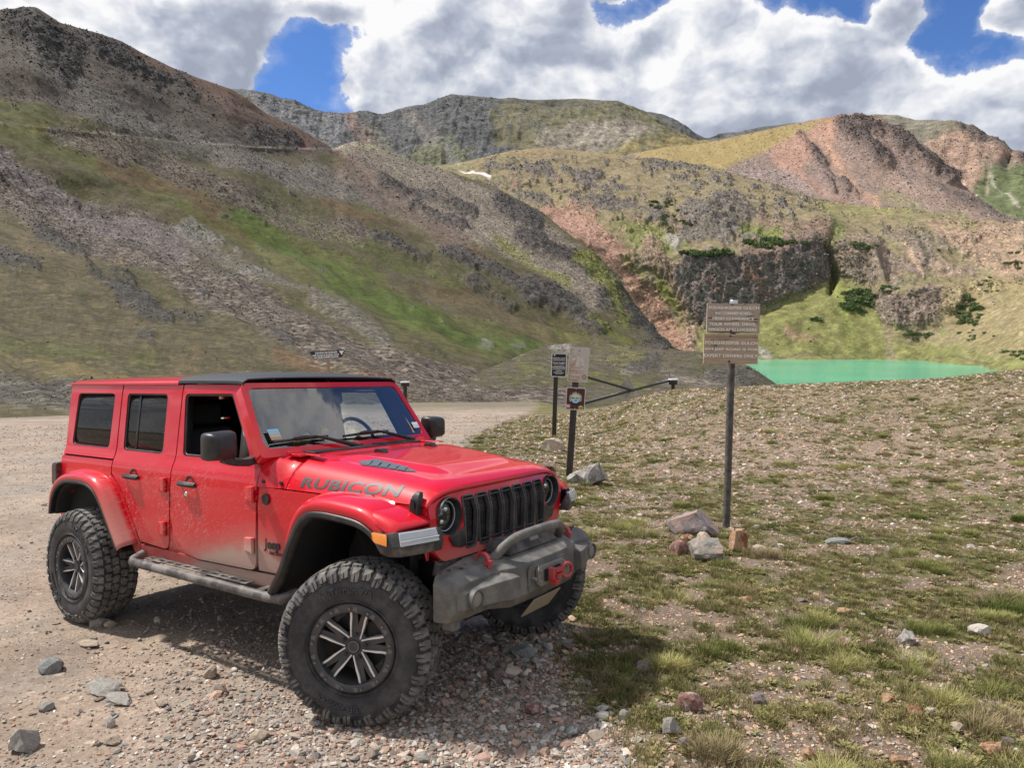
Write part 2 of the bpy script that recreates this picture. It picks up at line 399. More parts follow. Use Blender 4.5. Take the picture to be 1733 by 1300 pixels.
    # lower left: broken ground with outcrops
    p.spots([(-300, 400), (0, 400), (250, 500), (560, 600), (700, 660), (700, 720), (-300, 720)], (.135, .105, .06), -.05, .8)
    p.band([(-200, 660), (150, 668), (500, 690)], 22, (.115, .106, .09), .8, 1.2, scree=.9)
    p.band([(-200, 560), (80, 590), (250, 610)], 14, (.115, .12, .045), .7, 1.5)
    p.band([(0, 600), (90, 620), (220, 640)], 10, (.20, .155, .06), .6, 1.5)
    p.band([(0, 385), (70, 420), (200, 450)], 8, (.16, .12, .07), .7, 1.3)
    for q, w in (([(-20, 440), (60, 460)], 10), ([(70, 400), (140, 420)], 9), ([(200, 500), (280, 545)], 12), ([(150, 470), (260, 520)], 7), ([(240, 560), (255, 565)], 9), ([(300, 530), (335, 545)], 6), ([(170, 455), (230, 480)], 5), ([(460, 560), (490, 575)], 6)):
        p.band(q, w, (.085, .078, .07), .9, 1.6, scree=.5, rock=.8)
    p.band([(320, 390), (370, 405), (425, 440)], 5, (.20, .19, .17), .7, 2.0, scree=.9, rock=.6)
    p.band([(410, 445), (425, 452)], 3, (.24, .23, .21), .7, 1.5, rock=.6)
    for a, b in ((820, 578), (870, 583), (520, 490)): p.band([(a, b), (a + 10, b + 4)], 6, (.26, .25, .22), .8, .8, rock=.6)
    p.band([(470, 600), (560, 630), (640, 640)], 8, RUST, .5, 1.5)
    # the shelf road across the slope
    p.band([(-300, 170), (0, 205), (60, 212), (160, 222)], 1.4, (.14, .12, .10), .5, .08, soft=1.5)
    p.band([(160, 222), (300, 240), (420, 246), (500, 250), (575, 252)], 1.6, (.22, .185, .155), .85, .08, soft=1.6)
    p.band([(565, 251), (585, 240), (600, 244)], 4, (.38, .31, .25), .9, .1, soft=2)
    p.band([(350, 232), (400, 228), (415, 230)], 2.5, (.05, .04, .035), .8, .15, soft=1.5)
def rel_left(P, rock, p):
    q = P.copy()
    # gullies and ribs run down the slope
    a = (p.u * math.cos(R(31)) + p.v * math.sin(R(31))).reshape(rock.shape); b = (-p.u * math.sin(R(31)) + p.v * math.cos(R(31))).reshape(rock.shape)
    dist = np.linalg.norm(P - CAM, axis=-1)
    rib = fbm(XYZ(a / 210, b / 34), 4, .55) * .012 * dist
    d = rib + fbm(q / 60, 4, .5) * 5.0 * sstep(dist, 60, 200) + fbm(q / 11, 4, .5) * .6 * sstep(dist, 60, 160)
    d += rock * (fbm(q / 9, 5, .62, ridged=True) * 2.8 + .9) * np.clip(dist / 420, .10, 1.2)
    road = np.exp(-(polyd(p.u, p.v, [(0, 206), (160, 223), (300, 241), (420, 247), (575, 253)]).reshape(rock.shape) / 2.6) ** 2)
    return d * (1 - .7 * road)
MAT_NEARHILL = terrain_mat('hillside_cover', .75, 1.0, 1.0, .8)
MAT_MID = terrain_mat('rocky_hill_cover', 1.7, 1.0, .8, .9)
MAT_FAR = terrain_mat('far_mountain_cover', 9.0, 1.0, .6, .9)

LU = np.concatenate([np.linspace(-900, -60, 90)[:-1], np.linspace(-60, 1180, 600)])
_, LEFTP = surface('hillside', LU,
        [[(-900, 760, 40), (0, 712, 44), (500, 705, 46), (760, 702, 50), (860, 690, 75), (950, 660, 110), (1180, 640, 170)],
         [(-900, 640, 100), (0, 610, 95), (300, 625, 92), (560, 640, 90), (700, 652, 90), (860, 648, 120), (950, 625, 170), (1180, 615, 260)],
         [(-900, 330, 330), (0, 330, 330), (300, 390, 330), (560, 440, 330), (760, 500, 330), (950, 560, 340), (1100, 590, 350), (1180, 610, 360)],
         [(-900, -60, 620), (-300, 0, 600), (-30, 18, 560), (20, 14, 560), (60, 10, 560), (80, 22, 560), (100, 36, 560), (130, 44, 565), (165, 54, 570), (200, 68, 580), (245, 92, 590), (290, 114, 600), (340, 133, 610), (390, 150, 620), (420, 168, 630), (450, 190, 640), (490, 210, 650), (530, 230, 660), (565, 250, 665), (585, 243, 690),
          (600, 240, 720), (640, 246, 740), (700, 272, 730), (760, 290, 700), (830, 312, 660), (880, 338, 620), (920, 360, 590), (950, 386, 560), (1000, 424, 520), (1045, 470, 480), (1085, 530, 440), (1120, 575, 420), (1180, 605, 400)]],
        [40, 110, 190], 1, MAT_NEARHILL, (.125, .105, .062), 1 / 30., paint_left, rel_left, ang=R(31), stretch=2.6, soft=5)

# ---------------- low mound between the road and the lake
def paint_toe(p):
    p.spots(None, OLIVE, -.1, .8); p.spots(None, (.135, .115, .095), .12, .8, scree=.8)
    p.band([(880, 620), (1000, 640), (1080, 650)], 10, (.15, .15, .05), .7, 1.4)
    p.band([(1010, 598), (1120, 596), (1200, 606)], 8, (.13, .11, .075), .7, 1.0)
    p.band([(700, 676), (850, 672), (960, 688)], 20, SCREE, 1, .9, scree=1.1)
    p.band([(1130, 640), (1220, 650)], 14, (.16, .13, .11), .7, 1.5, scree=.9)
    p.band([(940, 585), (960, 588)], 6, LROCK, .7, 1.2, rock=.5, scree=.8)
    for q, w in (([(1040, 606), (1100, 612)], 8), ([(1070, 622), (1090, 626)], 6), ([(1200, 630), (1270, 640)], 8)): p.band(q, w, (.10, .09, .08), .8, 1.5, rock=.6, scree=.6)
    p.band([(1010, 590), (1080, 600), (1040, 608)], 6, (.17, .16, .05), .6, 1.2)
def rel_toe(P, rock, p):
    return fbm(P / 30, 4, .5) * 1.3 + fbm(P / 6, 4, .55) * .35 + rock * fbm(P / 3, 4, .6, ridged=True) * .7 + fbm(P / 1.4, 3, .6) * .12
surface('lakeside_mound', np.linspace(690, 1420, 330),
        [[(690, 730, 50), (1000, 722, 52), (1420, 760, 60)],
         [(690, 690, 62), (900, 672, 80), (1100, 668, 95), (1250, 668, 100), (1420, 720, 100)],
         [(690, 676, 70), (760, 655, 90), (840, 618, 125), (900, 592, 150), (950, 582, 170), (1000, 580, 180), (1060, 585, 185), (1120, 591, 185), (1180, 594, 182), (1220, 602, 178), (1262, 617, 170), (1290, 633, 162), (1312, 650, 155), (1350, 685, 145), (1420, 740, 130)]],
        [20, 100], 2, MAT_NEARHILL, (.115, .10, .07), 1 / 20., paint_toe, rel_toe, ang=R(8), stretch=3.0, soft=6)

# ---------------- knobbly middle hill with the cliffs above the lake
def paint_mid(p):
    p.spots(None, (.155, .16, .055), -.02, .75); p.spots(None, TAN, .15, .7, scree=.4); p.spots(None, (.29, .185, .14), .26, .75, scree=.6)
    kn = sstep(p.n3 * .8 + p.n2 * .6, .04, .22) * sstep(p.v, 268, 300) * (1 - .75 * sstep(p.v, 470, 560))
    p.apply(kn, (.15, .122, .105), .65, scree=.8, rock=.7)
    # upper benches
    p.poly([(700, 250), (1200, 230), (1420, 330), (1300, 380), (1100, 330), (900, 300)], (.215, .17, .105), .5, 1.2, scree=.4)
    p.spots([(800, 270), (1150, 262), (1400, 340), (1400, 420), (1150, 400), (950, 350)], (.125, .11, .10), .05, .85, rock=.8, scree=.6)
    p.spots([(820, 290), (1000, 300), (1200, 380), (1100, 420), (950, 360)], (.26, .165, .12), .12, .8, scree=.5)
    p.band([(700, 262), (800, 258), (930, 252), (1040, 262)], 6, GOLD, .7, .8)
    p.band([(870, 262), (950, 256)], 5, (.2, .12, .08), .5, .8)
    for q, w in (([(830, 280), (930, 292)], 8), ([(960, 285), (1010, 300)], 7), ([(1000, 315), (1070, 325)], 7), ([(880, 330), (930, 340)], 6), ([(970, 335), (1060, 350), (1130, 372)], 9), ([(1100, 270), (1200, 285)], 6)):
        p.band(q, w, (.12, .105, .098), .85, 1.4, scree=.5, rock=.9)
    # the red gully
    p.poly([(900, 372), (950, 345), (1000, 360), (1040, 400), (1080, 450), (1120, 500), (1160, 560), (1200, 610), (1140, 610), (1080, 530), (1020, 450), (940, 400)], (.27, .16, .115), .95, 1.1, scree=.6)
    p.band([(960, 372), (1010, 400), (1050, 440)], 16, PINK, .7, 1.0, scree=.5)
    p.poly([(1040, 370), (1120, 380), (1160, 420), (1130, 440), (1080, 420)], (.16, .17, .055), .8, 1.0)
    p.band([(1120, 480), (1180, 560), (1240, 600)], 9, LIME, .9, .9); p.band([(1060, 440), (1090, 470)], 6, (.14, .17, .05), .8, .8)
    p.band([(1170, 575), (1230, 600), (1300, 604)], 6, PINK, .6, .9)
    p.band([(1100, 420), (1140, 460), (1165, 520), (1175, 580)], 15, (.24, .165, .125), .85, 1.1, scree=.6, rock=.9)
    p.band([(1135, 400), (1160, 450), (1175, 500)], 6, LROCK, .8, 1.0, rock=.8)
    # dark cliffs over the lake
    p.poly([(1140, 340), (1240, 330), (1280, 370), (1240, 410), (1150, 400)], (.125, .11, .102), .75, 1.6, rock=.8, scree=.7)
    p.poly([(1150, 425), (1240, 432), (1310, 425), (1380, 400), (1412, 420), (1408, 470), (1370, 500), (1320, 505), (1260, 540), (1190, 555), (1165, 520), (1140, 470)], (.135, .112, .102), 1, .9, rock=1.0, scree=.7)
    p.spots([(1150, 425), (1412, 400), (1400, 500), (1190, 550)], (.19, .115, .085), .12, .6)
    p.band([(1260, 455), (1300, 500)], 7, (.20, .11, .08), .6, 1.0); p.band([(1200, 470), (1230, 520)], 5, (.18, .10, .075), .5, 1.0)
    p.band([(1290, 380), (1350, 395), (1400, 385)], 12, (.19, .13, .10), .8, 1.2, rock=.8, scree=.5)
    p.band([(1260, 385), (1310, 400)], 9, (.15, .18, .05), .85, .8)
    p.band([(1405, 360), (1420, 400)], 6, (.17, .19, .06), .8, .6)
    # grass apron above the shore
    p.poly([(1180, 555), (1320, 515), (1400, 480), (1440, 470), (1500, 520), (1500, 560), (1560, 590), (1760, 560), (1760, 640), (1180, 640)], (.175, .175, .060), .88, 1.0, scree=.2, rock=0, var=.45)
    p.band([(1412, 470), (1425, 520), (1440, 590)], 7, (.20, .22, .06), .8, .9)
    p.band([(1330, 560), (1420, 585), (1560, 592)], 14, (.185, .175, .065), .6, 1.4)
    p.band([(1330, 570), (1380, 574)], 5, (.25, .15, .11), .8, 1.0, rock=.4)
    # right-hand knobs
    p.poly([(1415, 410), (1480, 400), (1530, 440), (1550, 470), (1480, 478), (1420, 465)], (.20, .15, .125), .75, 1.6, rock=.7, scree=.6)
    p.poly([(1490, 510), (1560, 490), (1620, 485), (1640, 500), (1590, 530), (1560, 560), (1500, 560), (1485, 530)], (.19, .14, .118), .85, 1.6, rock=.9, scree=.7)
    p.poly([(1480, 395), (1540, 388), (1580, 420), (1600, 440), (1560, 460), (1530, 430)], (.19, .15, .12), .8, 1.0, rock=.7, scree=.6)
    p.poly([(1560, 440), (1640, 440), (1660, 470), (1600, 475)], (.22, .16, .12), .8, 1.0, rock=.5, scree=.6)
    p.poly([(1560, 380), (1740, 370), (1740, 470), (1640, 440), (1590, 400)], (.30, .205, .145), .8, 1.2, scree=.6)
    p.spots([(1640, 400), (1740, 390), (1740, 500), (1680, 480)], (.15, .13, .10), .1, .8, rock=.5)
    p.poly([(1600, 470), (1760, 470), (1760, 600), (1640, 600), (1600, 540)], (.25, .20, .105), .8, 1.0)
    p.band([(1545, 400), (1570, 440), (1550, 480), (1545, 500)], 3.5, (.09, .08, .06), .8, .3, soft=2.5)
    p.band([(1530, 420), (1560, 465)], 3, (.36, .24, .17), .8, .3, soft=2); p.band([(1500, 560), (1510, 600)], 7, (.26, .19, .14), .7, .6)
    p.band([(1400, 345), (1500, 350), (1640, 372)], 12, (.22, .20, .085), .7, 1.2)
    p.band([(1600, 400), (1640, 440), (1700, 560)], 4, TAN, .5, .8)
    p.band([(1290, 605), (1560, 604), (1700, 615)], 1.6, (.12, .09, .07), .8, .12, soft=1.5)
    p.band([(1262, 592), (1300, 602)], 6, (.24, .22, .20), .8, .9, scree=1)
    # snow field in the shade of the gully
    p.poly([(775, 291), (800, 292), (832, 302), (830, 307), (800, 300)], (.80, .72, .70), .95, .06, soft=1.6, var=.05, rock=0, scree=0)
def rel_mid(P, rock, p):
    c = (np.abs(p.u.reshape(rock.shape) - (1408 + 4 * np.sin(p.v.reshape(rock.shape) / 14))))
    notch = np.exp(-(c / 5) ** 2) * sstep(p.v.reshape(rock.shape), 380, 420) * (1 - sstep(p.v.reshape(rock.shape), 480, 510))
    d = fbm(P / 90, 4, .5) * 13 + fbm(P / 26, 4, .5) * 4.2
    rk = fbm(P * np.array([1 / 13., 1 / 17., 1 / 44.]), 4, .6, ridged=True) * 9 + fbm(P / 7., 2, .6, ridged=True) * 2.0
    return d * (1 - .5 * np.clip(rock, 0, 1)) + rock * rk * .7 - notch * 12
MU = np.concatenate([np.linspace(600, 780, 50)[:-1], np.linspace(780, 1760, 560)[:-1], np.linspace(1760, 2300, 70)])
_, MIDP = surface('lake_hill', MU,
        [[(600, 640, 480), (1130, 640, 500), (1262, 632, 500), (1300, 626, 510), (1560, 624, 515), (1620, 634, 450), (1680, 645, 380), (1733, 655, 330), (2300, 680, 230)],
         [(600, 620, 520), (1130, 618, 540), (1262, 610, 550), (1300, 605.5, 560), (1560, 604.5, 565), (1620, 608, 505), (1680, 614, 435), (1733, 618, 385), (2300, 640, 260)],
         [(600, 560, 600), (1130, 560, 600), (1200, 540, 600), (1280, 530, 605), (1330, 508, 620), (1380, 486, 640), (1410, 472, 650), (1480, 490, 640), (1500, 560, 590), (1560, 560, 590), (1640, 540, 590), (1760, 520, 560), (2300, 470, 420)],
         [(600, 430, 660), (950, 400, 640), (1060, 430, 640), (1150, 430, 632), (1240, 432, 628), (1310, 424, 640), (1370, 404, 655), (1410, 402, 668), (1430, 415, 668), (1480, 418, 664), (1500, 505, 615), (1620, 486, 625), (1660, 478, 640), (1760, 440, 640), (2300, 400, 560)],
         [(600, 400, 720), (900, 380, 690), (1000, 368, 700), (1150, 372, 710), (1200, 340, 730), (1300, 375, 740), (1400, 375, 760), (1480, 398, 740), (1560, 400, 740), (1660, 405, 750), (1760, 390, 760), (2300, 330, 700)],
         [(600, 330, 860), (780, 312, 900), (900, 318, 880), (1000, 325, 880), (1200, 322, 890), (1400, 350, 900), (1560, 372, 880), (1760, 378, 900), (2300, 280, 900)],
         [(600, 300, 1100), (700, 284, 1100), (770, 277, 1100), (820, 264, 1120), (870, 254, 1140), (930, 250, 1150), (1000, 258, 1160), (1060, 264, 1180), (1130, 270, 1180), (1200, 282, 1160), (1280, 305, 1120), (1400, 340, 1080), (1560, 362, 1060), (1700, 378, 1050), (1760, 372, 1050), (2300, 240, 1100)]],
        [14, 56, 66, 36, 64, 74], 3, MAT_MID, (.215, .175, .10), 1 / 60., paint_mid, rel_mid, ang=R(20), stretch=1.8, soft=7)

# ---------------- red shoulder on the right
def paint_red(p):
    p.spots(None, (.19, .14, .12), -.1, .8, scree=.7)
    p.poly([(1080, 240), (1240, 225), (1400, 196), (1420, 205), (1330, 240), (1290, 262), (1200, 300), (1080, 300)], (.27, .205, .085), .95, .7, scree=.1)
    p.poly([(1290, 262), (1350, 225), (1390, 205), (1420, 215), (1380, 250), (1360, 290), (1400, 320), (1440, 350), (1380, 330)], PINK, .95, .7, scree=.4)
    p.band([(1398, 215), (1400, 250), (1430, 290), (1450, 330), (1480, 340)], 8, (.36, .22, .155), .9, .8, scree=.4)
    p.poly([(1210, 300), (1270, 268), (1330, 285), (1400, 330), (1380, 350), (1230, 330)], (.20, .155, .135), .9, .8, scree=.9)
    p.band([(1230, 345), (1320, 340), (1420, 350)], 9, (.23, .12, .09), .6, 1.2)
    for q, w in (([(1360, 228), (1372, 250), (1390, 268)], 9), ([(1430, 208), (1440, 225), (1470, 250), (1490, 272)], 13), ([(1450, 205), (1500, 220), (1540, 250), (1580, 280), (1612, 298)], 12), ([(1425, 313), (1450, 332)], 7), ([(1395, 300), (1410, 320)], 4)):
        p.band(q, w, (.095, .075, .07), .95, 1.1, scree=.5, rock=1.0)
    p.band([(1480, 300), (1560, 330), (1640, 370)], 16, (.26, .185, .145), .7, 1.3, scree=.6)
    p.band([(1400, 198), (1460, 194), (1500, 202)], 4, (.26, .14, .10), .8, .5)
    p.band([(1500, 330), (1600, 370), (1700, 385)], 10, (.21, .185, .10), .7, 1.3)
    p.band([(1570, 300), (1640, 340), (1700, 362)], 5, (.08, .07, .065), .7, .6)
def rel_red(P, rock, p):
    a = p.u.reshape(rock.shape); b = p.v.reshape(rock.shape)
    rib = fbm(XYZ((a * .8 - b * .55) / 26, (a * .55 + b * .8) / 150), 4, .55)
    return rib * 4 + fbm(P / 90, 4, .5) * 8 + fbm(P / 20, 3, .5) * 1.4 + rock * (fbm(P / 34, 4, .55, ridged=True) * 13 + 4)
surface('red_shoulder', np.linspace(1060, 1860, 330),
        [[(1060, 330, 1050), (1400, 372, 1000), (1560, 390, 980), (1860, 420, 960)],
         [(1060, 285, 1300), (1250, 290, 1300), (1400, 300, 1280), (1500, 320, 1250), (1620, 350, 1200), (1720, 384, 1150), (1860, 412, 1100)],
         [(1060, 262, 1700), (1130, 248, 1700), (1200, 240, 1680), (1260, 228, 1640), (1320, 214, 1600), (1380, 201, 1560), (1420, 195, 1540), (1450, 193, 1520), (1490, 200, 1500), (1530, 222, 1460), (1570, 250, 1420), (1605, 282, 1380), (1625, 308, 1350), (1660, 338, 1300), (1700, 362, 1250), (1733, 382, 1220), (1860, 420, 1150)]],
        [60, 110], 4, MAT_MID, (.22, .16, .13), 1 / 90., paint_red, rel_red, ang=R(50), stretch=2.0, soft=5)

# ---------------- far mountains
def paint_far(p):
    p.spots(None, (.12, .115, .10), 0, .7)
    p.poly([(380, 140), (620, 180), (760, 150), (900, 175), (1040, 230), (900, 260), (760, 290), (560, 260)], (.098, .100, .102), .95, .9, rock=.9, scree=.7)
    p.poly([(400, 150), (520, 180), (600, 210), (560, 250), (450, 200)], (.15, .15, .155), .8, .8, scree=.7)
    p.band([(590, 190), (600, 215), (620, 235)], 10, (.22, .15, .12), .7, .8); p.band([(690, 190), (720, 220), (740, 250)], 8, (.17, .155, .14), .8, .8, scree=.5)
    p.poly([(850, 168), (1050, 172), (1130, 205), (1200, 240), (1140, 260), (980, 268), (840, 250), (830, 200)], (.165, .15, .085), .9, .9, scree=.3, rock=.1)
    p.spots([(820, 170), (1040, 175), (1050, 210), (860, 240)], (.10, .10, .09), .05, .7, rock=.6)
    p.poly([(900, 235), (1000, 205), (1060, 195), (1110, 215), (1060, 240), (1000, 262), (920, 262)], (.235, .205, .165), .85, .9, scree=.6, rock=.1)
    p.poly([(1030, 262), (1080, 240), (1160, 225), (1210, 240), (1200, 262)], (.245, .195, .085), .85, .8)
    for a in range(0, 6): p.band([(1010 + a * 16, 205 + a * 2), (975 + a * 15, 255)], 1.6, (.32, .28, .24), .5, .15, soft=2)
    p.band([(755, 165), (870, 168), (960, 172), (1050, 176)], 4, (.10, .10, .085), .8, .8)
    p.poly([(690, 260), (760, 235), (800, 262), (780, 285), (700, 285)], (.14, .145, .075), .7, 1.0)
    p.band([(630, 225), (660, 260), (700, 290)], 8, (.16, .15, .12), .7, 1.0, scree=.6)
    p.band([(760, 250), (765, 280)], 7, (.16, .16, .165), .8, .8, rock=.6)
def rel_far(P, rock, p):
    a = p.u.reshape(rock.shape); b = p.v.reshape(rock.shape)
    rib = fbm(XYZ((a + b * .25) / 22, b / 90), 5, .6, ridged=True)
    return rib * 12 * (.25 + .75 * np.clip(rock, 0, 1)) + fbm(P / 260, 4, .5) * 46 + fbm(P / 60, 5, .6) * 13
surface('far_mountain', np.linspace(340, 1260, 460),
        [[(340, 330, 1500), (800, 320, 1500), (1260, 300, 1600)],
         [(340, 250, 2100), (600, 275, 2000), (780, 280, 1950), (1000, 270, 2000), (1260, 262, 2000)],
         [(340, 150, 2700), (395, 150, 2700), (430, 152, 2680), (455, 158, 2660), (475, 167, 2650), (500, 171, 2640), (525, 184, 2640), (545, 190, 2640), (590, 192, 2660), (605, 190, 2640), (623, 186, 2620), (636, 192, 2620), (650, 193, 2620), (690, 181, 2600), (720, 178, 2600), (745, 166, 2600), (765, 160, 2600), (790, 162, 2620), (850, 166, 2650), (868, 164, 2660), (880, 167, 2660), (960, 166, 2700), (1000, 167, 2700), (1048, 171, 2700), (1060, 180, 2700), (1090, 188, 2700), (1120, 203, 2650), (1150, 222, 2600), (1180, 238, 2560), (1260, 246, 2500)]],
        [30, 140], 5, MAT_FAR, (.15, .14, .10), 1 / 300., paint_far, rel_far, ang=R(70), stretch=2.0, soft=4)
def paint_dark(p):
    p.spots(None, (.10, .10, .10), -.1, .9, rock=.9, scree=.5)
surface('distant_ridge', np.linspace(1040, 1420, 150),
        [[(1040, 300, 2900), (1420, 300, 2900)],
         [(1040, 190, 3400), (1100, 189, 3400), (1125, 193, 3400), (1150, 205, 3400), (1175, 224, 3400), (1195, 234, 3450), (1220, 224, 3600), (1250, 222, 3600), (1290, 213, 3600), (1340, 208, 3600), (1420, 205, 3600)]],
        [60], 6, MAT_FAR, (.11, .11, .105), 1 / 300., paint_dark, rel_far, soft=3)
def paint_fr(p):
    p.spots(None, (.17, .155, .11), -.05, .8, scree=.3)
    p.poly([(1460, 185), (1560, 195), (1600, 230), (1560, 260), (1480, 230)], (.185, .17, .13), .9, .8)
    p.poly([(1570, 240), (1640, 225), (1700, 262), (1740, 270), (1740, 285), (1660, 275), (1670, 300), (1640, 330), (1600, 290)], (.30, .20, .15), .9, .8, rock=.5, scree=.5)
    p.poly([(1600, 215), (1660, 222), (1695, 250), (1700, 264), (1640, 245)], (.11, .09, .08), .9, .6, rock=.9)
    p.poly([(1670, 290), (1740, 285), (1740, 400), (1660, 350), (1650, 320)], (.125, .15, .07), .95, .6, scree=.1)
    p.band([(1672, 300), (1700, 330), (1724, 352)], 2.0, (.34, .31, .25), .9, .12, soft=1.5); p.band([(1674, 270), (1670, 330)], 1.8, (.34, .27, .2), .8, .2, soft=1.5)
    p.band([(1700, 268), (1733, 275)], 4, (.14, .12, .11), .8, .8, rock=.6)
surface('far_right_mountain', np.linspace(1380, 2300, 260),
        [[(1380, 340, 1700), (1733, 400, 1600), (2300, 420, 1500)],
         [(1380, 260, 2000), (1600, 300, 1950), (1733, 320, 1900), (2300, 330, 1800)],
         [(1380, 205, 2350), (1440, 198, 2350), (1475, 192, 2350), (1520, 194, 2350), (1550, 203, 2340), (1580, 205, 2330), (1625, 211, 2310), (1650, 219, 2300), (1685, 238, 2280), (1698, 258, 2270), (1706, 264, 2260), (1716, 256, 2260), (1724, 264, 2250), (1733, 268, 2240), (1900, 260, 2200), (2300, 200, 2200)]],
        [40, 90], 7, MAT_FAR, (.17, .15, .10), 1 / 250., paint_fr, rel_far, ang=R(60), stretch=2.0, soft=3)

# ---------------- ground round about and behind the viewer (reaches the horizon)
def base_ground():
    n = 160; rr = np.array([38, 60, 100, 170, 300, 500, 800, 1300, 2200, 4000, 9000.0]); az = np.linspace(0, 2 * math.pi, n, endpoint=False)
    A, Rr = np.meshgrid(az, rr); x = Rr * np.sin(A); y = Rr * np.cos(A)
    front = sstep(np.cos(A), -.1, .45)
    hills = sstep(Rr, 120, 900) * (70 + 90 * fbm(XYZ(x, y) / 500, 4)) * (1 - front)
    z = -16 - 6 * sstep(Rr, 40, 300) * 0 + hills
    z = np.where(Rr < 50, -14, z)
    V = XYZ(x, y, z).reshape(-1, 3)
    V = np.vstack([V, [[0, 0, -14]]])
    F = grid_faces(len(rr), n, wrap=True)
    c = np.tile(np.array([[.14, .125, .07]]), (len(V), 1)); 
    o = mesh_np('terrain', V, F[:, ::-1], MAT_FAR, attrs={'Col': c, 'scree': np.full(len(V), .3)})
    setp(o, kind='structure')
base_ground()

# ---------------- the lake
def lake():
    m, g, b = new_mat('turquoise_water')
    P = g.n('ShaderNodeNewGeometry').outputs['Position']
    n = g.noise(P, .012, 4, .6)
    c = g.mix(g.mapr(n, .3, .7), (.055, .42, .26), (.09, .54, .36))
    g.link(c, b.inputs['Base Color']); b.inputs['Roughness'].default_value = .12; b.inputs['IOR'].default_value = 1.33; b.inputs['Specular IOR Level'].default_value = .4
    bp = g.n('ShaderNodeBump'); bp.inputs['Strength'].default_value = .35; bp.inputs['Distance'].default_value = .15
    q = g.mapping(P, scale=(.5, 1.4, 1)); g.link(g.noise(q, 1.2, 4, .6), bp.inputs['Height']); g.link(bp.outputs[0], b.inputs['Normal'])
    z = -12.0
    pts = []
    for (u, v, d) in [(1180, 0, 130), (1120, 0, 300), (1150, 0, 620), (1320, 0, 640), (1580, 0, 640), (1720, 0, 520), (1860, 0, 300), (1800, 0, 130), (1500, 0, 95)]:
        r = ray(u, 575.0); h = math.hypot(r[0], r[1]); pts.append((r[0] / h * d, r[1] / h * d, z))
    bm = bmesh.new(); vs_ = [bm.verts.new(p) for p in pts]; bm.faces.new(vs_); 
    me = bpy.data.meshes.new('lake'); bm.normal_update(); 
    for f in bm.faces:
        if f.normal.z < 0: f.normal_flip()
    bm.to_mesh(me); bm.free(); me.materials.append(m)
    o = bpy.data.objects.new('lake', me); COL.objects.link(o); setp(o, 'opaque turquoise alpine lake below the cliffs', None, None, 'structure')
lake()
# ================================================================== NEAR GROUND
U_CREST = [(0, 690, 52), (700, 688, 50), (830, 684, 50), (905, 684, 48), (950, 686, 44), (1000, 682, 40), (1050, 676, 38), (1100, 665, 36), (1150, 657, 35), (1230, 654, 34), (1310, 648, 34), (1400, 643, 34), (1500, 637, 34), (1600, 631, 34), (1680, 622, 33), (1733, 617, 33), (2100, 600, 32), (3000, 590, 32)]
def ground_z(x, y, rough=True):
    x = np.asarray(x, float); y = np.asarray(y, float)
    d = np.hypot(x, y) + 1e-6; zp = plane_z(x, y)
    az = np.arctan2(x, y); u = IMW / 2 + FPX * np.tan(np.clip(az, -1.25, 1.25)) * 1.002
    front = sstep(np.cos(az), .15, .5)
    w = sstep(u, 900, 1120) * front
    vc = np.interp(u, [c[0] for c in U_CREST], [c[1] for c in U_CREST]); dc = np.interp(u, [c[0] for c in U_CREST], [c[2] for c in U_CREST])
    # right-hand meadow: a swell that rises to its crest, described by where it lies below eye level at each distance
    def eye(v): return (575.5 - v) / FPX * 1.0
    k0 = np.full_like(d, 9.0); 
    v0 = 641 + 1.88 * FPX / 9.0
    t = np.clip((d - 9.0) / (dc - 9.0), 0, 1)
    vq = vc + (v0 - vc) * (1 - t) ** 2.35
    zr = CAM[2] + d * eye(vq)
    over = np.clip(d - dc, 0, None)
    zr = zr - .22 * over * sstep(over, 0, 6) - .0
    zr = np.maximum(zr, -15.0)
    zr = np.where(d < 9, zp, zr)
    b = sstep(d, 8.0, 11.0)
    z = zp * (1 - w * b) + zr * w * b
    # beyond the road edge on the left the plane carries on under the hillside
    z = np.where(d > 60, np.minimum(z, zp), z)
    back = 1 - sstep(np.cos(az), -.2, .15)
    z = z * (1 - .0 * back)
    if rough:
        P = XYZ(x, y)
        z = z + fbm(P / 9.0, 3, .5) * .10 * sstep(d, 7, 20) + fbm(P / 1.6, 4, .58) * .040 + fbm(P / .32, 4, .62) * .018 * (1 - .6 * sstep(d, 10, 30))
    return z
def meadow_mask(x, y):
    """1 where alpine turf grows, 0 on the dirt track; border wanders"""
    P = XYZ(x, y); d = np.hypot(x, y)
    u, v = pix(XYZ(x, y, plane_z(x, y)))
    # edge of the turf as seen in the photograph: (v -> u)
    vv = [640, 690, 705, 720, 745, 770, 800, 900, 1000, 1060, 1120, 1200, 1300, 1500]
    ue = [870, 905, 880, 835, 790, 780, 800, 900, 940, 930, 925, 980, 1075, 1300]
    e = np.interp(v, vv, ue)
    n = fbm(P / 1.1, 4, .6) * 70 + fbm(P / .25, 3, .6) * 25
    s = np.clip(v - 560, 40, 700) / 400
    return sstep((u - e) + n * s, -25 * s, 45 * s)
def bare_mask(x, y):
    P = XYZ(x, y)
    a = fbm(P / np.array([1.3, 1.0, 1]), 4, .62); b = fbm(P / .36 + 9, 4, .65)
    d = np.hypot(x, y); 
    u, v = pix(XYZ(x, y, ground_z(x, y, False)))
    far = np.exp(-(((u - 1420) / 420) ** 2 + ((v - 760) / 75) ** 2)) * .17      # stony swell
    far2 = np.exp(-(((u - 1200) / 170) ** 2 + ((v - 715) / 28) ** 2)) * .12
    near = np.exp(-(((u - 1330) / 330) ** 2 + ((v - 1270) / 90) ** 2)) * .20 + np.exp(-(((u - 1180) / 120) ** 2 + ((v - 1010) / 40) ** 2)) * .10
    return sstep(a * .6 + b * .65 + far + far2 + near, -.06, .17)
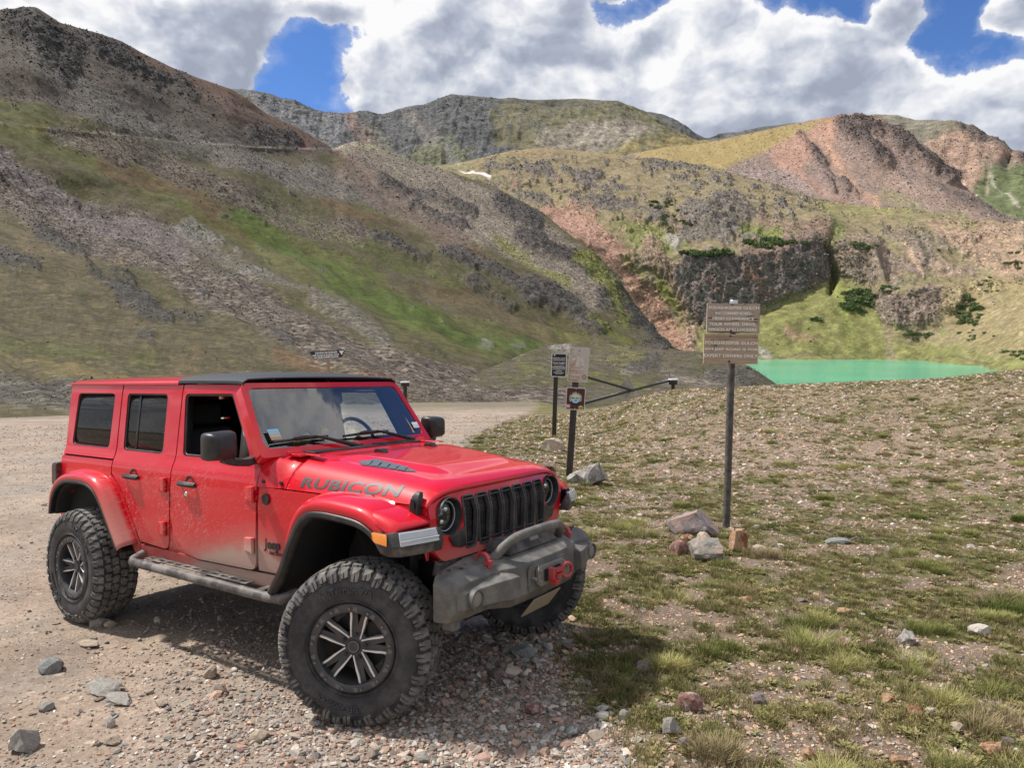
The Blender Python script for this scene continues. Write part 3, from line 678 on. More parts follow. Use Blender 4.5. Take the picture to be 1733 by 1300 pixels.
def near_ground():
    az = np.concatenate([np.linspace(-math.pi, R(-52), 60)[:-1], np.linspace(R(-52), R(-37), 40)[:-1], np.linspace(R(-37), R(37), 640)[:-1], np.linspace(R(37), R(52), 40)[:-1], np.linspace(R(52), math.pi, 60)[:-1]])
    rr = np.concatenate([[.3, .8, 1.4, 1.9], np.geomspace(2.3, 58, 430), [64, 75, 95, 130]])
    A, D = np.meshgrid(az, rr); x = D * np.sin(A); y = D * np.cos(A)
    z = ground_z(x, y)
    side = sstep(np.abs(A), R(60), R(90))
    z = np.where(D > 58, z - (D - 58) * .35 * (1 - side), z)
    z = z - side * sstep(D, 60, 130) * 14
    V = XYZ(x, y, z).reshape(-1, 3); x = x.ravel(); y = y.ravel()
    P = XYZ(x, y); d = np.hypot(x, y)
    mm = meadow_mask(x, y); bm_ = bare_mask(x, y)
    n1 = fbm(P / 1.7, 4, .6)[:, None]; n2 = fbm(P / .35 + 5, 4, .6)[:, None]
    dirt = np.array([.305, .240, .186]) * (1 + .55 * n1) * (1 + .15 * n2)
    grey = sstep(fbm(P / 2.3 + 30, 3, .6), -.05, .25)[:, None]
    dirt = dirt * (1 - .55 * grey) + np.array([.27, .24, .21]) * .55 * grey
    u, v = pix(V)
    grv = np.exp(-(((u - 640) / 330) ** 2 + ((v - 1230) / 110) ** 2))[:, None]
    dirt = dirt * (1 - .5 * grv) + np.array([.25, .215, .19]) * .5 * grv
    soil = np.array([.185, .138, .102]) * (1 + .3 * n1)
    turf = np.array([.115, .108, .045]) * (1 + .5 * n1) + np.array([.035, .012, .0]) * n2
    stony = np.array([.27, .20, .15])
    farst = (np.exp(-(((u - 1420) / 420) ** 2 + ((v - 760) / 80) ** 2)) * .9)[:, None]
    soil = soil * (1 - farst) + stony * farst
    gcol = turf * (1 - bm_[:, None]) + soil * bm_[:, None]
    farg = sstep(d, 14, 30)[:, None]
    gcol = gcol * (1 - .45 * farg) + .45 * farg * (np.array([.145, .140, .055]) * (1 + .5 * n1))
    col = dirt * (1 - mm[:, None]) + gcol * mm[:, None]
    edge = (sstep(d + fbm(P / 6, 3)[:] * 9, 40, 50) * (1 - mm))[:, None] * .75
    col = col * (1 - edge) + np.array([.14, .125, .085]) * edge
    # the sign post stands in a worn patch of rubble; stony crest on the right
    crest = (sstep(u, 1100, 1250) * np.exp(-((v - 668) / 18) ** 2))[:, None] * .6
    col = col * (1 - crest) + np.array([.27, .205, .14]) * crest
    m, g, b = new_mat('dirt_and_turf')
    Pn = g.n('ShaderNodeNewGeometry').outputs['Position']
    at = g.n('ShaderNodeAttribute'); at.attribute_name = 'Col'
    nA = g.noise(Pn, 5, 9, .72); nB = g.noise(Pn, 38, 6, .72)
    cell = g.n('ShaderNodeTexVoronoi'); g.link(Pn, cell.inputs['Vector']); cell.inputs['Scale'].default_value = 42
    sp = g.n('ShaderNodeSeparateColor'); g.link(cell.outputs['Color'], sp.inputs[0])
    cl2 = g.n('ShaderNodeTexVoronoi'); g.link(Pn, cl2.inputs['Vector']); cl2.inputs['Scale'].default_value = 11
    s2 = g.n('ShaderNodeSeparateColor'); g.link(cl2.outputs['Color'], s2.inputs[0])
    f = g.m('MULTIPLY', g.mapr(nA, .25, .75, .68, 1.32, False), g.mapr(nB, .25, .75, .62, 1.38, False))
    st = g.m('MULTIPLY', g.m('GREATER_THAN', sp.outputs[0], .72), g.mapr(cell.outputs['Distance'], .5, .25, 0, 1))
    st2 = g.m('MULTIPLY', g.m('GREATER_THAN', s2.outputs[0], .86), g.mapr(cl2.outputs['Distance'], .42, .25, 0, 1))
    f = g.m('MULTIPLY', f, g.m('ADD', 1.0, g.m('ADD', g.m('MULTIPLY', st, g.mapr(sp.outputs[1], 0, 1, -.35, .75, False)), g.m('MULTIPLY', st2, g.mapr(s2.outputs[1], 0, 1, -.2, .7, False)))))
    g.link(g.vm('SCALE', at.outputs['Color'], scale=f), b.inputs['Base Color'])
    b.inputs['Roughness'].default_value = .95; b.inputs['Specular IOR Level'].default_value = .12
    h = g.m('ADD', g.m('MULTIPLY', nA, .5), g.m('ADD', g.m('MULTIPLY', nB, .16), g.m('ADD', g.m('MULTIPLY', st, .12), g.m('MULTIPLY', st2, .25))))
    bp = g.n('ShaderNodeBump'); bp.inputs['Strength'].default_value = .9; bp.inputs['Distance'].default_value = .05
    g.link(h, bp.inputs['Height']); g.link(bp.outputs[0], b.inputs['Normal'])
    F = grid_faces(len(rr), len(az), wrap=True)
    # close the disc under the viewer
    o = mesh_np('ground', np.vstack([V, [[0, 0, plane_z(0, 0)]]]), F, m, attrs={'Col': np.clip(np.vstack([col, col[:1]]), .01, .8)})
    setp(o, kind='structure')
near_ground()
# ================================================================== MESH TOOLS
def finish(name, bm, mat, parent=None, bevel=0.0, seg=2, smooth=40, solid=0.0, wn=False, bang=35):
    bmesh.ops.remove_doubles(bm, verts=bm.verts, dist=1e-6)
    me = bpy.data.meshes.new(name); bm.to_mesh(me); bm.free()
    if isinstance(mat, (list, tuple)):
        for m in mat: me.materials.append(m)
    elif mat: me.materials.append(mat)
    if smooth:
        me.polygons.foreach_set('use_smooth', [True] * len(me.polygons))
        me.set_sharp_from_angle(angle=R(smooth))
    o = bpy.data.objects.new(name, me); COL.objects.link(o)
    if parent: o.parent = parent
    if solid:
        s = o.modifiers.new('solid', 'SOLIDIFY'); s.thickness = abs(solid); s.offset = -1 if solid > 0 else 1; s.use_even_offset = False; s.use_quality_normals = True
    if bevel:
        b = o.modifiers.new('bevel', 'BEVEL'); b.width = bevel; b.segments = seg; b.limit_method = 'ANGLE'; b.angle_limit = R(bang); b.harden_normals = True
    elif wn:
        o.modifiers.new('wn', 'WEIGHTED_NORMAL')
    return o
def b_box(bm, c, size, M=None, mi=0, taper=None):
    sx, sy, sz = [s / 2 for s in size]; vs_ = []
    for dz in (-1, 1):
        for dx, dy in ((-1, -1), (1, -1), (1, 1), (-1, 1)):
            k = (taper if (taper and dz > 0) else 1.0)
            p = Vector((dx * sx * k, dy * sy * k, dz * sz))
            if M is not None: p = M @ p
            vs_.append(bm.verts.new(p + Vector(c)))
    for f in ((3, 2, 1, 0), (4, 5, 6, 7), (0, 1, 5, 4), (1, 2, 6, 5), (2, 3, 7, 6), (3, 0, 4, 7)):
        bm.faces.new([vs_[i] for i in f]).material_index = mi
def frame_from(d):
    d = Vector(d).normalized(); a = Vector((0, 0, 1)) if abs(d.z) < .95 else Vector((1, 0, 0))
    x = d.cross(a).normalized(); return x, x.cross(d).normalized(), d
def b_tube(bm, pts, r, n=12, cap=True, mi=0):
    pts = [Vector(p) for p in pts]; rings = []
    rr = r if isinstance(r, (list, tuple)) else [r] * len(pts)
    for i, p in enumerate(pts):
        d = (pts[min(i + 1, len(pts) - 1)] - pts[max(i - 1, 0)])
        x, y, _ = frame_from(d)
        if i and x.dot(px) < 0: x, y = -x, -y
        px = x
        rings.append([bm.verts.new(p + (x * math.cos(t) + y * math.sin(t)) * rr[i]) for t in [2 * math.pi * k / n for k in range(n)]])
    for a, b in zip(rings[:-1], rings[1:]):
        for k in range(n):
            try: bm.faces.new((a[k], a[(k + 1) % n], b[(k + 1) % n], b[k])).material_index = mi
            except ValueError: pass
    if cap:
        bm.faces.new(rings[0][::-1]).material_index = mi; bm.faces.new(rings[-1]).material_index = mi
def b_cyl(bm, a, b, r, n=20, r2=None, mi=0):
    b_tube(bm, [a, b], [r, r if r2 is None else r2], n, mi=mi)
def b_prism(bm, poly, thick, M=None, mi=0):
    """closed 2-D outline (a,b) extruded along +c by thick, placed by matrix M"""
    M = M or Matrix.Identity(4); lo = [bm.verts.new(M @ Vector((a, b, 0))) for a, b in poly]; hi = [bm.verts.new(M @ Vector((a, b, thick))) for a, b in poly]
    n = len(poly); fs = [bm.faces.new(lo[::-1]), bm.faces.new(hi)]
    for i in range(n): fs.append(bm.faces.new((lo[i], lo[(i + 1) % n], hi[(i + 1) % n], hi[i])))
    for f in fs: f.material_index = mi
def b_lathe(bm, prof, n=48, axis='Y', c=(0, 0, 0), a0=0.0, a1=2 * math.pi, mi=0):
    """prof [(r, h)] turned round the axis through c"""
    full = abs(a1 - a0 - 2 * math.pi) < 1e-6; m = n if full else n + 1; rings = []
    for k in range(m):
        t = a0 + (a1 - a0) * k / n; ring = []
        for r, h in prof:
            if axis == 'Y': p = (c[0] + r * math.cos(t), c[1] + h, c[2] + r * math.sin(t))
            elif axis == 'X': p = (c[0] + h, c[1] + r * math.cos(t), c[2] + r * math.sin(t))
            else: p = (c[0] + r * math.cos(t), c[1] + r * math.sin(t), c[2] + h)
            ring.append(bm.verts.new(p))
        rings.append(ring)
    for k in range(n):
        A, B = rings[k], rings[(k + 1) % m]
        for i in range(len(prof) - 1):
            try: bm.faces.new((A[i], A[i + 1], B[i + 1], B[i])).material_index = mi
            except ValueError: pass
def b_loft(bm, secs, closed=True, caps=True, mi=0):
    rings = [[bm.verts.new(p) for p in s] for s in secs]; n = len(rings[0])
    for A, B in zip(rings[:-1], rings[1:]):
        for i in range(n if closed else n - 1):
            j = (i + 1) % n
            try: bm.faces.new((A[i], A[j], B[j], B[i])).material_index = mi
            except ValueError: pass
    if caps and closed: bm.faces.new(rings[0][::-1]).material_index = mi; bm.faces.new(rings[-1]).material_index = mi
    return rings
def recalc(bm): bmesh.ops.recalc_face_normals(bm, faces=bm.faces)
def fillet(pts, r=.03, n=4):
    """round the corners of a polygon; a point may carry its own radius as third value"""
    out = []; N = len(pts)
    for i in range(N):
        p = Vector(pts[i][:2]); q = Vector(pts[i - 1][:2]); s = Vector(pts[(i + 1) % N][:2]); rad = pts[i][2] if len(pts[i]) > 2 else r
        a = (q - p); b = (s - p); la, lb = a.length, b.length
        if rad <= 0 or la < 1e-6 or lb < 1e-6: out.append(tuple(p)); continue
        a.normalize(); b.normalize(); ang = a.angle(b)
        if ang > math.pi - .05: out.append(tuple(p)); continue
        d = min(rad / math.tan(ang / 2), la * .48, lb * .48)
        p0 = p + a * d; p1 = p + b * d
        for k in range(n + 1):
            t = k / n; out.append(tuple(p0.lerp(p, t).lerp(p.lerp(p1, t), t)))
    return out
def panel(name, outline, mapf, mat, parent, holes=(), cuts_b=(), cuts_a=(), thick=.02, bevel=.004, outward=None, inset=None, seg=2):
    bm = bmesh.new()
    for loop in [outline] + list(holes):
        vs_ = [bm.verts.new((a, b, 0)) for a, b in [p[:2] for p in loop]]
        for i in range(len(vs_)): bm.edges.new((vs_[i], vs_[(i + 1) % len(vs_)]))
    bmesh.ops.triangle_fill(bm, edges=bm.edges[:], use_beauty=True, normal=(0, 0, 1))
    for b in cuts_b:
        bmesh.ops.bisect_plane(bm, geom=bm.verts[:] + bm.edges[:] + bm.faces[:], plane_co=(0, b, 0), plane_no=(0, 1, 0), dist=1e-5)
    for a in cuts_a:
        bmesh.ops.bisect_plane(bm, geom=bm.verts[:] + bm.edges[:] + bm.faces[:], plane_co=(a, 0, 0), plane_no=(1, 0, 0), dist=1e-5)
    for v in bm.verts: v.co = Vector(mapf(v.co.x, v.co.y))
    bm.normal_update()
    if outward is not None:
        s = sum((f.normal.dot(Vector(outward)) * f.calc_area() for f in bm.faces))
        if s < 0: bmesh.ops.reverse_faces(bm, faces=bm.faces)
    return finish(name, bm, mat, parent, bevel=bevel, seg=seg, solid=thick, smooth=35)
def rrect(cx, cy, w, h, r, n=4): return fillet([(cx - w / 2, cy - h / 2), (cx + w / 2, cy - h / 2), (cx + w / 2, cy + h / 2), (cx - w / 2, cy + h / 2)], r, n)
def circ(cx, cy, r, n=32): return [(cx + r * math.cos(2 * math.pi * k / n), cy + r * math.sin(2 * math.pi * k / n)) for k in range(n)]
def text_mesh(name, s, size, mat, parent=None, M=None, ext=.0015, weight=0.0, align='CENTER', sx=1.0, bend=None, spacing=1.0, shear=0.0, lines=1.0):
    cu = bpy.data.curves.new(name, 'FONT'); cu.body = s; cu.size = size; cu.extrude = ext; cu.offset = weight; cu.align_x = align; cu.align_y = 'CENTER'; cu.space_character = spacing; cu.shear = shear; cu.resolution_u = 3; cu.space_line = lines
    tmp = bpy.data.objects.new(name + '_tmp', cu); me = bpy.data.meshes.new_from_object(tmp); bpy.data.objects.remove(tmp); bpy.data.curves.remove(cu)
    me.name = name; M = M or Matrix.Identity(4)
    if bend:
        b_ = bmesh.new(); b_.from_mesh(me); xs = [v.co.x for v in b_.verts]; ys__ = [v.co.y for v in b_.verts]; st = size * .16
        for ax, lo, hi in ((0, min(xs), max(xs)), (1, min(ys__), max(ys__))):
            t = lo + st
            while t < hi:
                no = (1, 0, 0) if ax == 0 else (0, 1, 0); co = (t, 0, 0) if ax == 0 else (0, t, 0)
                bmesh.ops.bisect_plane(b_, geom=b_.verts[:] + b_.edges[:] + b_.faces[:], plane_co=co, plane_no=no, dist=1e-6); t += st
        b_.to_mesh(me); b_.free()
    for v in me.vertices:
        p = Vector((v.co.x * sx, v.co.y, v.co.z))
        v.co = M @ (Vector(bend(p)) if bend else p)
    me.materials.clear(); me.materials.append(mat); me.update()
    o = bpy.data.objects.new(name, me); COL.objects.link(o)
    if parent: o.parent = parent
    return o
def basis(o, x, y, z):
    M = Matrix.Identity(4)
    for i, v in enumerate((x, y, z)):
        for k in range(3): M[k][i] = v[k]
    for k in range(3): M[k][3] = o[k]
    return M
def copy_tree(o, parent=None):
    c = o.copy(); COL.objects.link(c)
    if parent: c.parent = parent
    for ch in [x for x in bpy.data.objects if x.parent == o]: copy_tree(ch, c)
    return c

# ------------------------------------------------------------------ simple materials
def mat_plain(name, col, rough=.6, metal=0.0, spec=.5, dust=0.0, coat=0.0, bump=0.0, bscale=60, dustcol=(.30, .25, .21), var=.0):
    m, g, b = new_mat(name); tc = g.n('ShaderNodeTexCoord').outputs['Object']
    c = col; b.inputs['Roughness'].default_value = rough
    if var:
        c = g.vm('SCALE', (*col,), scale=g.mapr(g.noise(tc, bscale * .3, 5, .6), .3, .7, 1 - var, 1 + var, False))
    if dust:
        n = g.noise(tc, 9, 6, .65); n2 = g.noise(tc, 90, 3, .7)
        f = g.m('MULTIPLY', g.m('ADD', g.mapr(n, .38, .68), g.mapr(n2, .5, .75, 0, .4)), dust, clamp=True)
        c = g.mix(f, c if isinstance(c, bpy.types.NodeSocket) else (*col, 1), (*dustcol, 1))
        g.link(g.mapr(f, 0, 1, rough, .95, False), b.inputs['Roughness'])
    g.put(b.inputs['Base Color'], c if isinstance(c, bpy.types.NodeSocket) else (*col, 1))
    b.inputs['Metallic'].default_value = metal; b.inputs['Specular IOR Level'].default_value = spec; b.inputs['Coat Weight'].default_value = coat; b.inputs['Coat Roughness'].default_value = .06
    if bump:
        bp = g.n('ShaderNodeBump'); bp.inputs['Strength'].default_value = bump; bp.inputs['Distance'].default_value = .004
        g.link(g.noise(tc, bscale, 5, .65), bp.inputs['Height']); g.link(bp.outputs[0], b.inputs['Normal'])
    return m
# ================================================================== THE RED OFF-ROADER
def car_paint():
    m, g, b = new_mat('red_paint_with_dried_mud'); tc = g.n('ShaderNodeTexCoord').outputs['Object']
    s = g.n('ShaderNodeSeparateXYZ'); g.link(tc, s.inputs[0]); x, y, z = s.outputs
    side = g.mapr(g.m('ABSOLUTE', y), .66, .76)
    n = g.noise(tc, 5, 6, .65); nf = g.noise(tc, 60, 4, .7)
    low = g.mapr(z, .92, .55, 0, 1)
    door = g.m('MULTIPLY', g.mapr(x, .9, 1.75), g.mapr(x, 2.42, 2.2))
    wedge = g.mapr(g.m('ADD', z, g.m('MULTIPLY', g.m('ABSOLUTE', g.m('SUBTRACT', x, 2.05)), .28)), 1.06, .60)
    film = g.m('MULTIPLY', g.m('ADD', g.m('MULTIPLY', low, .38), g.m('MULTIPLY', g.m('MULTIPLY', door, wedge), 1.5)), g.mapr(n, .25, .7, .55, 1.3, False))
    # the rear flare throws dust forward
    flare = g.m('MULTIPLY', g.mapr(g.m('ABSOLUTE', y), .825, .86), g.m('MULTIPLY', g.mapr(x, .95, .45), g.mapr(z, 1.16, .85)))
    film = g.m('ADD', film, g.m('MULTIPLY', flare, .55))
    frontdust = g.m('MULTIPLY', g.mapr(x, 3.36, 3.42), g.mapr(z, 1.02, .88, 0, .45))
    film = g.m('ADD', g.m('MULTIPLY', film, side), frontdust)
    film = g.m('ADD', film, g.m('MULTIPLY', g.mapr(nf, .45, .75), .015))
    # slanting splashes of dried mud
    def strokes(ang, sc, th, off):
        r_ = g.mapping(tc, rot=(0, ang, 0), loc=(off, 0, 0)); r2 = g.mapping(g.vm('ADD', r_, g.vm('SCALE', g.noise(tc, 6, 2, .5, color=True), scale=.05)), scale=(sc[0], 2, sc[1]))
        return g.mapr(g.noise(r2, 1.0, 2, .6), th, th + .03)
    a = g.m('MAXIMUM', strokes(R(38), (20, 170), .635, 0), strokes(R(64), (22, 180), .645, 3.1))
    a = g.m('MAXIMUM', a, strokes(R(14), (25, 175), .655, 7.7))
    spread = g.m('MULTIPLY', g.m('MULTIPLY', g.mapr(z, 1.42, 1.02, 0, 1), g.mapr(x, -.2, 1.0, .25, 1)), g.mapr(x, 2.5, 2.05))
    big = g.mapr(g.noise(tc, 2.6, 2, .5), .38, .6, .25, 1)
    a = g.m('MULTIPLY', g.m('MULTIPLY', g.m('MULTIPLY', a, spread), big), g.m('MULTIPLY', side, 1.0))
    f = g.m('MAXIMUM', film, a, clamp=True)
    c = g.mix(g.m('MULTIPLY', f, .92), (.60, .004, .016, 1), (.46, .35, .29, 1))
    g.link(c, b.inputs['Base Color']); b.inputs['Specular IOR Level'].default_value = .15; g.link(g.mapr(f, 0, .6, .4, .85), b.inputs['Roughness'])
    g.link(g.mapr(f, .02, .5, 1.0, 0.0), b.inputs['Coat Weight']); b.inputs['Coat Roughness'].default_value = .05
    return m
RED = car_paint()
BLK = mat_plain('black_plastic', (.014, .014, .016), .4, dust=.10, bump=.2, bscale=200)
BLKD = mat_plain('dusty_black_plastic', (.035, .035, .037), .6, dust=.65, bump=.25, bscale=150, dustcol=(.23, .20, .18))
DARKV = mat_plain('unlit_black', (.008, .008, .009), .8)
GLOSSB = mat_plain('gloss_black', (.012, .012, .014), .18, dust=.12)
RUBBER = mat_plain('tyre_rubber', (.021, .022, .027), .55, dust=.55, bump=.6, bscale=50, dustcol=(.13, .12, .115))
TREAD = mat_plain('tread_rubber', (.085, .082, .078), .8, dust=.9, bump=.5, bscale=110, dustcol=(.235, .215, .195))
STEEL = mat_plain('dusty_bumper_steel', (.10, .096, .09), .55, dust=.7, bump=.3, bscale=200, dustcol=(.225, .205, .18), var=.08)
RIMD = mat_plain('charcoal_alloy', (.065, .065, .07), .45, .5, dust=.35, dustcol=(.2, .18, .17))
RIML = mat_plain('machined_alloy', (.80, .80, .79), .38, .6)
CHROME = mat_plain('bright_metal', (.8, .8, .8), .15, 1.0)
HOOK = mat_plain('red_hook_paint', (.42, .02, .03), .4, dust=.3, coat=.4)
SOFT = mat_plain('black_roof_cloth', (.028, .033, .042), .75, bump=.3, bscale=500)
STEP = mat_plain('dusty_step_tube', (.055, .052, .05), .5, .3, dust=.6, dustcol=(.33, .30, .28), bump=.2)
DECAL = mat_plain('charcoal_decal', (.035, .035, .04), .5)
INT = mat_plain('cabin_trim', (.022, .022, .025), .7)
AMBER = mat_plain('amber_lens', (.75, .24, .03), .2, coat=.6, dust=.15)
WHITEL = mat_plain('lamp_diffuser', (.50, .53, .56), .25, coat=.6, dust=.15)
TAIL = mat_plain('smoked_tail_lamp', (.03, .012, .014), .2, dust=.25)
TANPL = mat_plain('dusty_number_plate', (.34, .29, .21), .7)
def glass(name, tint, rough=0.0, dust=0.0, refl=1.25):
    m = bpy.data.materials.new(name); m.use_nodes = True; t = m.node_tree; t.nodes.clear(); g = NT(t)
    out = g.n('ShaderNodeOutputMaterial'); tr = g.n('ShaderNodeBsdfTransparent'); tr.inputs[0].default_value = (*tint, 1)
    gl = g.n('ShaderNodeBsdfGlossy'); gl.inputs['Roughness'].default_value = rough
    fr = g.n('ShaderNodeFresnel'); fr.inputs[0].default_value = 1.55
    mx = g.n('ShaderNodeMixShader'); g.link(g.m('MULTIPLY', fr.outputs[0], refl, clamp=True), mx.inputs[0]); g.link(tr.outputs[0], mx.inputs[1]); g.link(gl.outputs[0], mx.inputs[2])
    last = mx.outputs[0]
    if dust:
        tc = g.n('ShaderNodeTexCoord').outputs['Object']; df = g.n('ShaderNodeBsdfDiffuse'); df.inputs[0].default_value = (.4, .38, .35, 1)
        r2 = g.mapping(tc, rot=(0, R(50), 0), scale=(14, 14, 90)); k = g.m('MULTIPLY', g.mapr(g.noise(r2, 1.5, 3, .6), .62, .72), dust)
        k = g.m('ADD', k, dust * .12)
        m2 = g.n('ShaderNodeMixShader'); g.link(k, m2.inputs[0]); g.link(last, m2.inputs[1]); g.link(df.outputs[0], m2.inputs[2]); last = m2.outputs[0]
    g.link(last, out.inputs[0]); return m
GLASS = glass('windscreen_glass', (.70, .80, .80), 0, .10, 4.0); GTINT = glass('tinted_side_glass', (.02, .022, .022), .02, .22, .7); GLENS = glass('lamp_glass', (.9, .93, .95))

CARM = Matrix(((*T3[0], TOFF[0]), (*T3[1], TOFF[1]), (*T3[2], TOFF[2]), (0, 0, 0, 1)))
car = empty('off_road_car', CARM)
setp(car, 'bright red four-door off-road car with black soft top and dusty bumper', 'car')

YT = [(.50, .765), (.56, .782), (.62, .797), (.70, .808), (.85, .812), (1.10, .810), (1.22, .802), (1.27, .790), (1.30, .776), (1.35, .762), (1.78, .713), (1.84, .702), (1.90, .690)]
def ys(z, x=0.0):
    y = float(np.interp(z, [a for a, _ in YT], [b for _, b in YT]))
    if x > 2.05 and z < 1.35: y -= min((x - 2.05) / 1.31, 1) * .105
    return y
def smap(s, off=0.0): return lambda a, b: (a, s * (ys(b, a) + off), b)
ZC = [.56, .62, .70, .85, 1.10, 1.22, 1.27, 1.30, 1.35, 1.5, 1.64, 1.78, 1.84]
WHEELR = 0.44

def hood_w(x): return .764 - .062 * (x - 2.28) / 1.12
def cowly(z):
    lo, hi = .2, .764
    for _ in range(18):
        m_ = (lo + hi) / 2
        if hood_z(2.285, m_) > z: lo = m_
        else: hi = m_
    return lo
def body():
    # dark inner shell that shows in the gaps between the panels
    bm = bmesh.new()
    for s in (-1, 1):
        b_loft(bm, [[(x, s * (ys(z) - .022), z) for z in (.58, .70, 1.0, 1.27, 1.33)] for x in (-.52, .3, 1.0, 2.05)], closed=False)
        b_loft(bm, [[(x, s * (ys(z, x) - .030), z) for z in (.60, .80, 1.0, 1.19)] for x in (2.05, 2.28, 2.32)], closed=False)
    for x0, x1 in ((-.52, .25), (1.0, 1.16)):   # posts
        pass
    finish('inner_shell', bm, DARKV, car, smooth=0)
    for s in (-1, 1):
        out = (0, s, 0)
        P = lambda n, o, h=(), p=car, off=0.0, m=RED, t=.02, bv=.004, cb=ZC, ca=(): panel(n, o, smap(s, off), m, p, h, cb, ca, t, bv, out)
        # rear quarter
        P('quarter_panel', fillet([(-.565, .74, .02), (-.49, .74, 0), (-.44, .90, .05), (-.30, 1.05, .05), (.12, 1.09, .05), (.34, .98, .05), (.50, .72, .02), (.60, .54, .0), (.655, .54, 0), (.655, .67, .0), (.59, .80, .03), (.45, .985, .03), (.36, 1.08, .03), (.248, 1.16, .02), (.248, 1.262, .006), (-.565, 1.262, .01)], 0.02), ca=(-.3, 0, .12))
        # hardtop side with the rear window
        ht = P('hardtop_side', fillet([(-.56, 1.276, .02), (.246, 1.276, .01), (.246, 1.85, .005), (-.575, 1.85, .03)], .01), [fillet([(-.463, 1.352), (.137, 1.35), (.15, 1.783), (-.441, 1.781)], .045)])
        gl = panel('window_glass', fillet([(-.48, 1.335), (.155, 1.335), (.165, 1.80), (-.46, 1.80)], .04), smap(s, -.012), GTINT, ht, (), [1.5, 1.64], (), .004, 0, out)
        # doors
        dr = P('rear_door', fillet([(.262, 1.17, .03), (.375, 1.085, .04), (.465, .985, .04), (.60, .80, .04), (.672, .69, .03), (1.045, .672, .07), (1.056, .80, .0), (1.068, 1.3, 0), (1.074, 1.85, .01), (.262, 1.85, .01)], .01), [fillet([(.352, 1.348), (.901, 1.345), (.897, 1.783), (.336, 1.783)], .04)])
        df = P('front_door', fillet([(1.088, 1.85, .01), (1.080, 1.3, 0), (1.075, .92, .0), (1.13, .78, .06), (1.25, .675, .06), (1.40, .655, .03), (2.04, .668, .07), (2.046, 1.372, .01), (2.00, 1.395, .01), (1.735, 1.85, .02)], .01), [fillet([(1.16, 1.347), (1.925, 1.352), (1.90, 1.42), (1.672, 1.79), (1.116, 1.785)], .04)], ca=(1.25, 1.6))
        panel('window_glass', fillet([(.335, 1.335), (.915, 1.335), (.91, 1.80), (.32, 1.80)], .04), smap(s, -.014), GTINT, dr, (), [1.5, 1.64], (), .004, 0, out)
        # rubber surrounds of the windows
        for nm, par, o_, i_ in (('window_seal', ht, fillet([(-.468, 1.347), (.142, 1.345), (.155, 1.788), (-.446, 1.786)], .05), fillet([(-.455, 1.36), (.129, 1.358), (.142, 1.775), (-.433, 1.773)], .04)),
                                ('window_seal', dr, fillet([(.347, 1.343), (.906, 1.34), (.902, 1.788), (.331, 1.788)], .045), fillet([(.366, 1.360), (.886, 1.358), (.882, 1.770), (.352, 1.770)], .03)),
                                ('window_seal', df, fillet([(1.155, 1.342), (1.93, 1.347), (1.905, 1.425), (1.675, 1.795), (1.111, 1.79)], .045), fillet([(1.178, 1.362), (1.905, 1.366), (1.885, 1.42), (1.662, 1.772), (1.134, 1.77)], .03))):
            panel(nm, o_, smap(s, -.006 + .0), BLK, par, [i_], [1.5, 1.64], (), .012, 0, out)
        # quarter-light post of the rear door window
        panel('window_bar', [(.50, 1.345), (.525, 1.345), (.515, 1.785), (.49, 1.785)], smap(s, -.010), GLOSSB, dr, (), [1.5, 1.64], (), .006, 0, out)
        panel('mirror_sail', [(1.80, 1.352), (1.925, 1.352), (1.90, 1.42), (1.80, 1.575)], smap(s, -.004), BLK, df, (), [1.5], (), .01, 0, out)
        if s > 0: pass
        P('door_post', [(1.03, .655), (1.45, .65), (1.45, .72), (1.16, 1.0), (1.03, 1.0)], off=-.008, t=.008, bv=0)
        # sill
        P('rocker_panel', fillet([(.665, .545, .0), (2.30, .565, .01), (2.335, .60, .0), (2.30, .655, 0), (1.40, .642, 0), (1.26, .662, 0), (.66, .662, 0)], .004), cb=[.56, .62, .70], off=-.004)
        # cowl side and inner wing
        P('fender', fillet([(2.056, .672, .01), (2.335, .668, 0), (2.43, .83, .03), (2.53, .99, .05), (2.66, 1.08, .05), (3.10, 1.08, .05), (3.345, .97, .0), (3.37, .89, 0), (3.39, 1.10, 0), (3.36, 1.183, 0), (2.30, 1.196, 0), (2.056, 1.203, .0)], .004), off=-.006)
        # two bolts and the round badge behind the wing
        for x, z, yy in ((2.10, 1.24, .796), (2.235, 1.235, .768)):
            bm = bmesh.new(); b_cyl(bm, (x, s * (yy - .012), z), (x, s * (yy + .003), z), .012, 12); finish('cowl_bolt', bm, BLK, car)
        bm = bmesh.new(); yb = ys(1.13, 2.13) - .004
        b_lathe(bm, [(0, s * .006), (.017, s * .006), (.02, s * .009), (.034, s * .009), (.036, s * .002), (.036, -.004)], 28, 'Y', (2.13, s * yb, 1.13))
        finish('trail_badge', bm, BLK, car)
        # door handles, locks and hinges
        for dd, hx in ((dr, .56), (df, 1.29)):
            bm = bmesh.new(); y0 = s * ys(1.165)
            b_lathe(bm, [(.0, -s * .006), (.03, -s * .006), (.036, s * .001), (.05, s * .0015)], 20, 'Y', (hx + .02, y0, 1.172))
            b_loft(bm, [[(x, y0 + s * (d0 + .012), z1), (x, y0 + s * (d0 + .028), (z0 + z1) / 2), (x, y0 + s * (d0 + .012), z0), (x, y0 + s * d0, z0), (x, y0 + s * d0, z1)]
                        for x, d0, z0, z1 in ((hx - .095, .0, 1.150, 1.176), (hx - .07, .020, 1.146, 1.182), (hx, .026, 1.146, 1.184), (hx + .06, .022, 1.144, 1.182), (hx + .085, .004, 1.140, 1.180), (hx + .1, .0, 1.148, 1.174))])
            recalc(bm); finish('handle', bm, BLK, dd, bevel=.004)
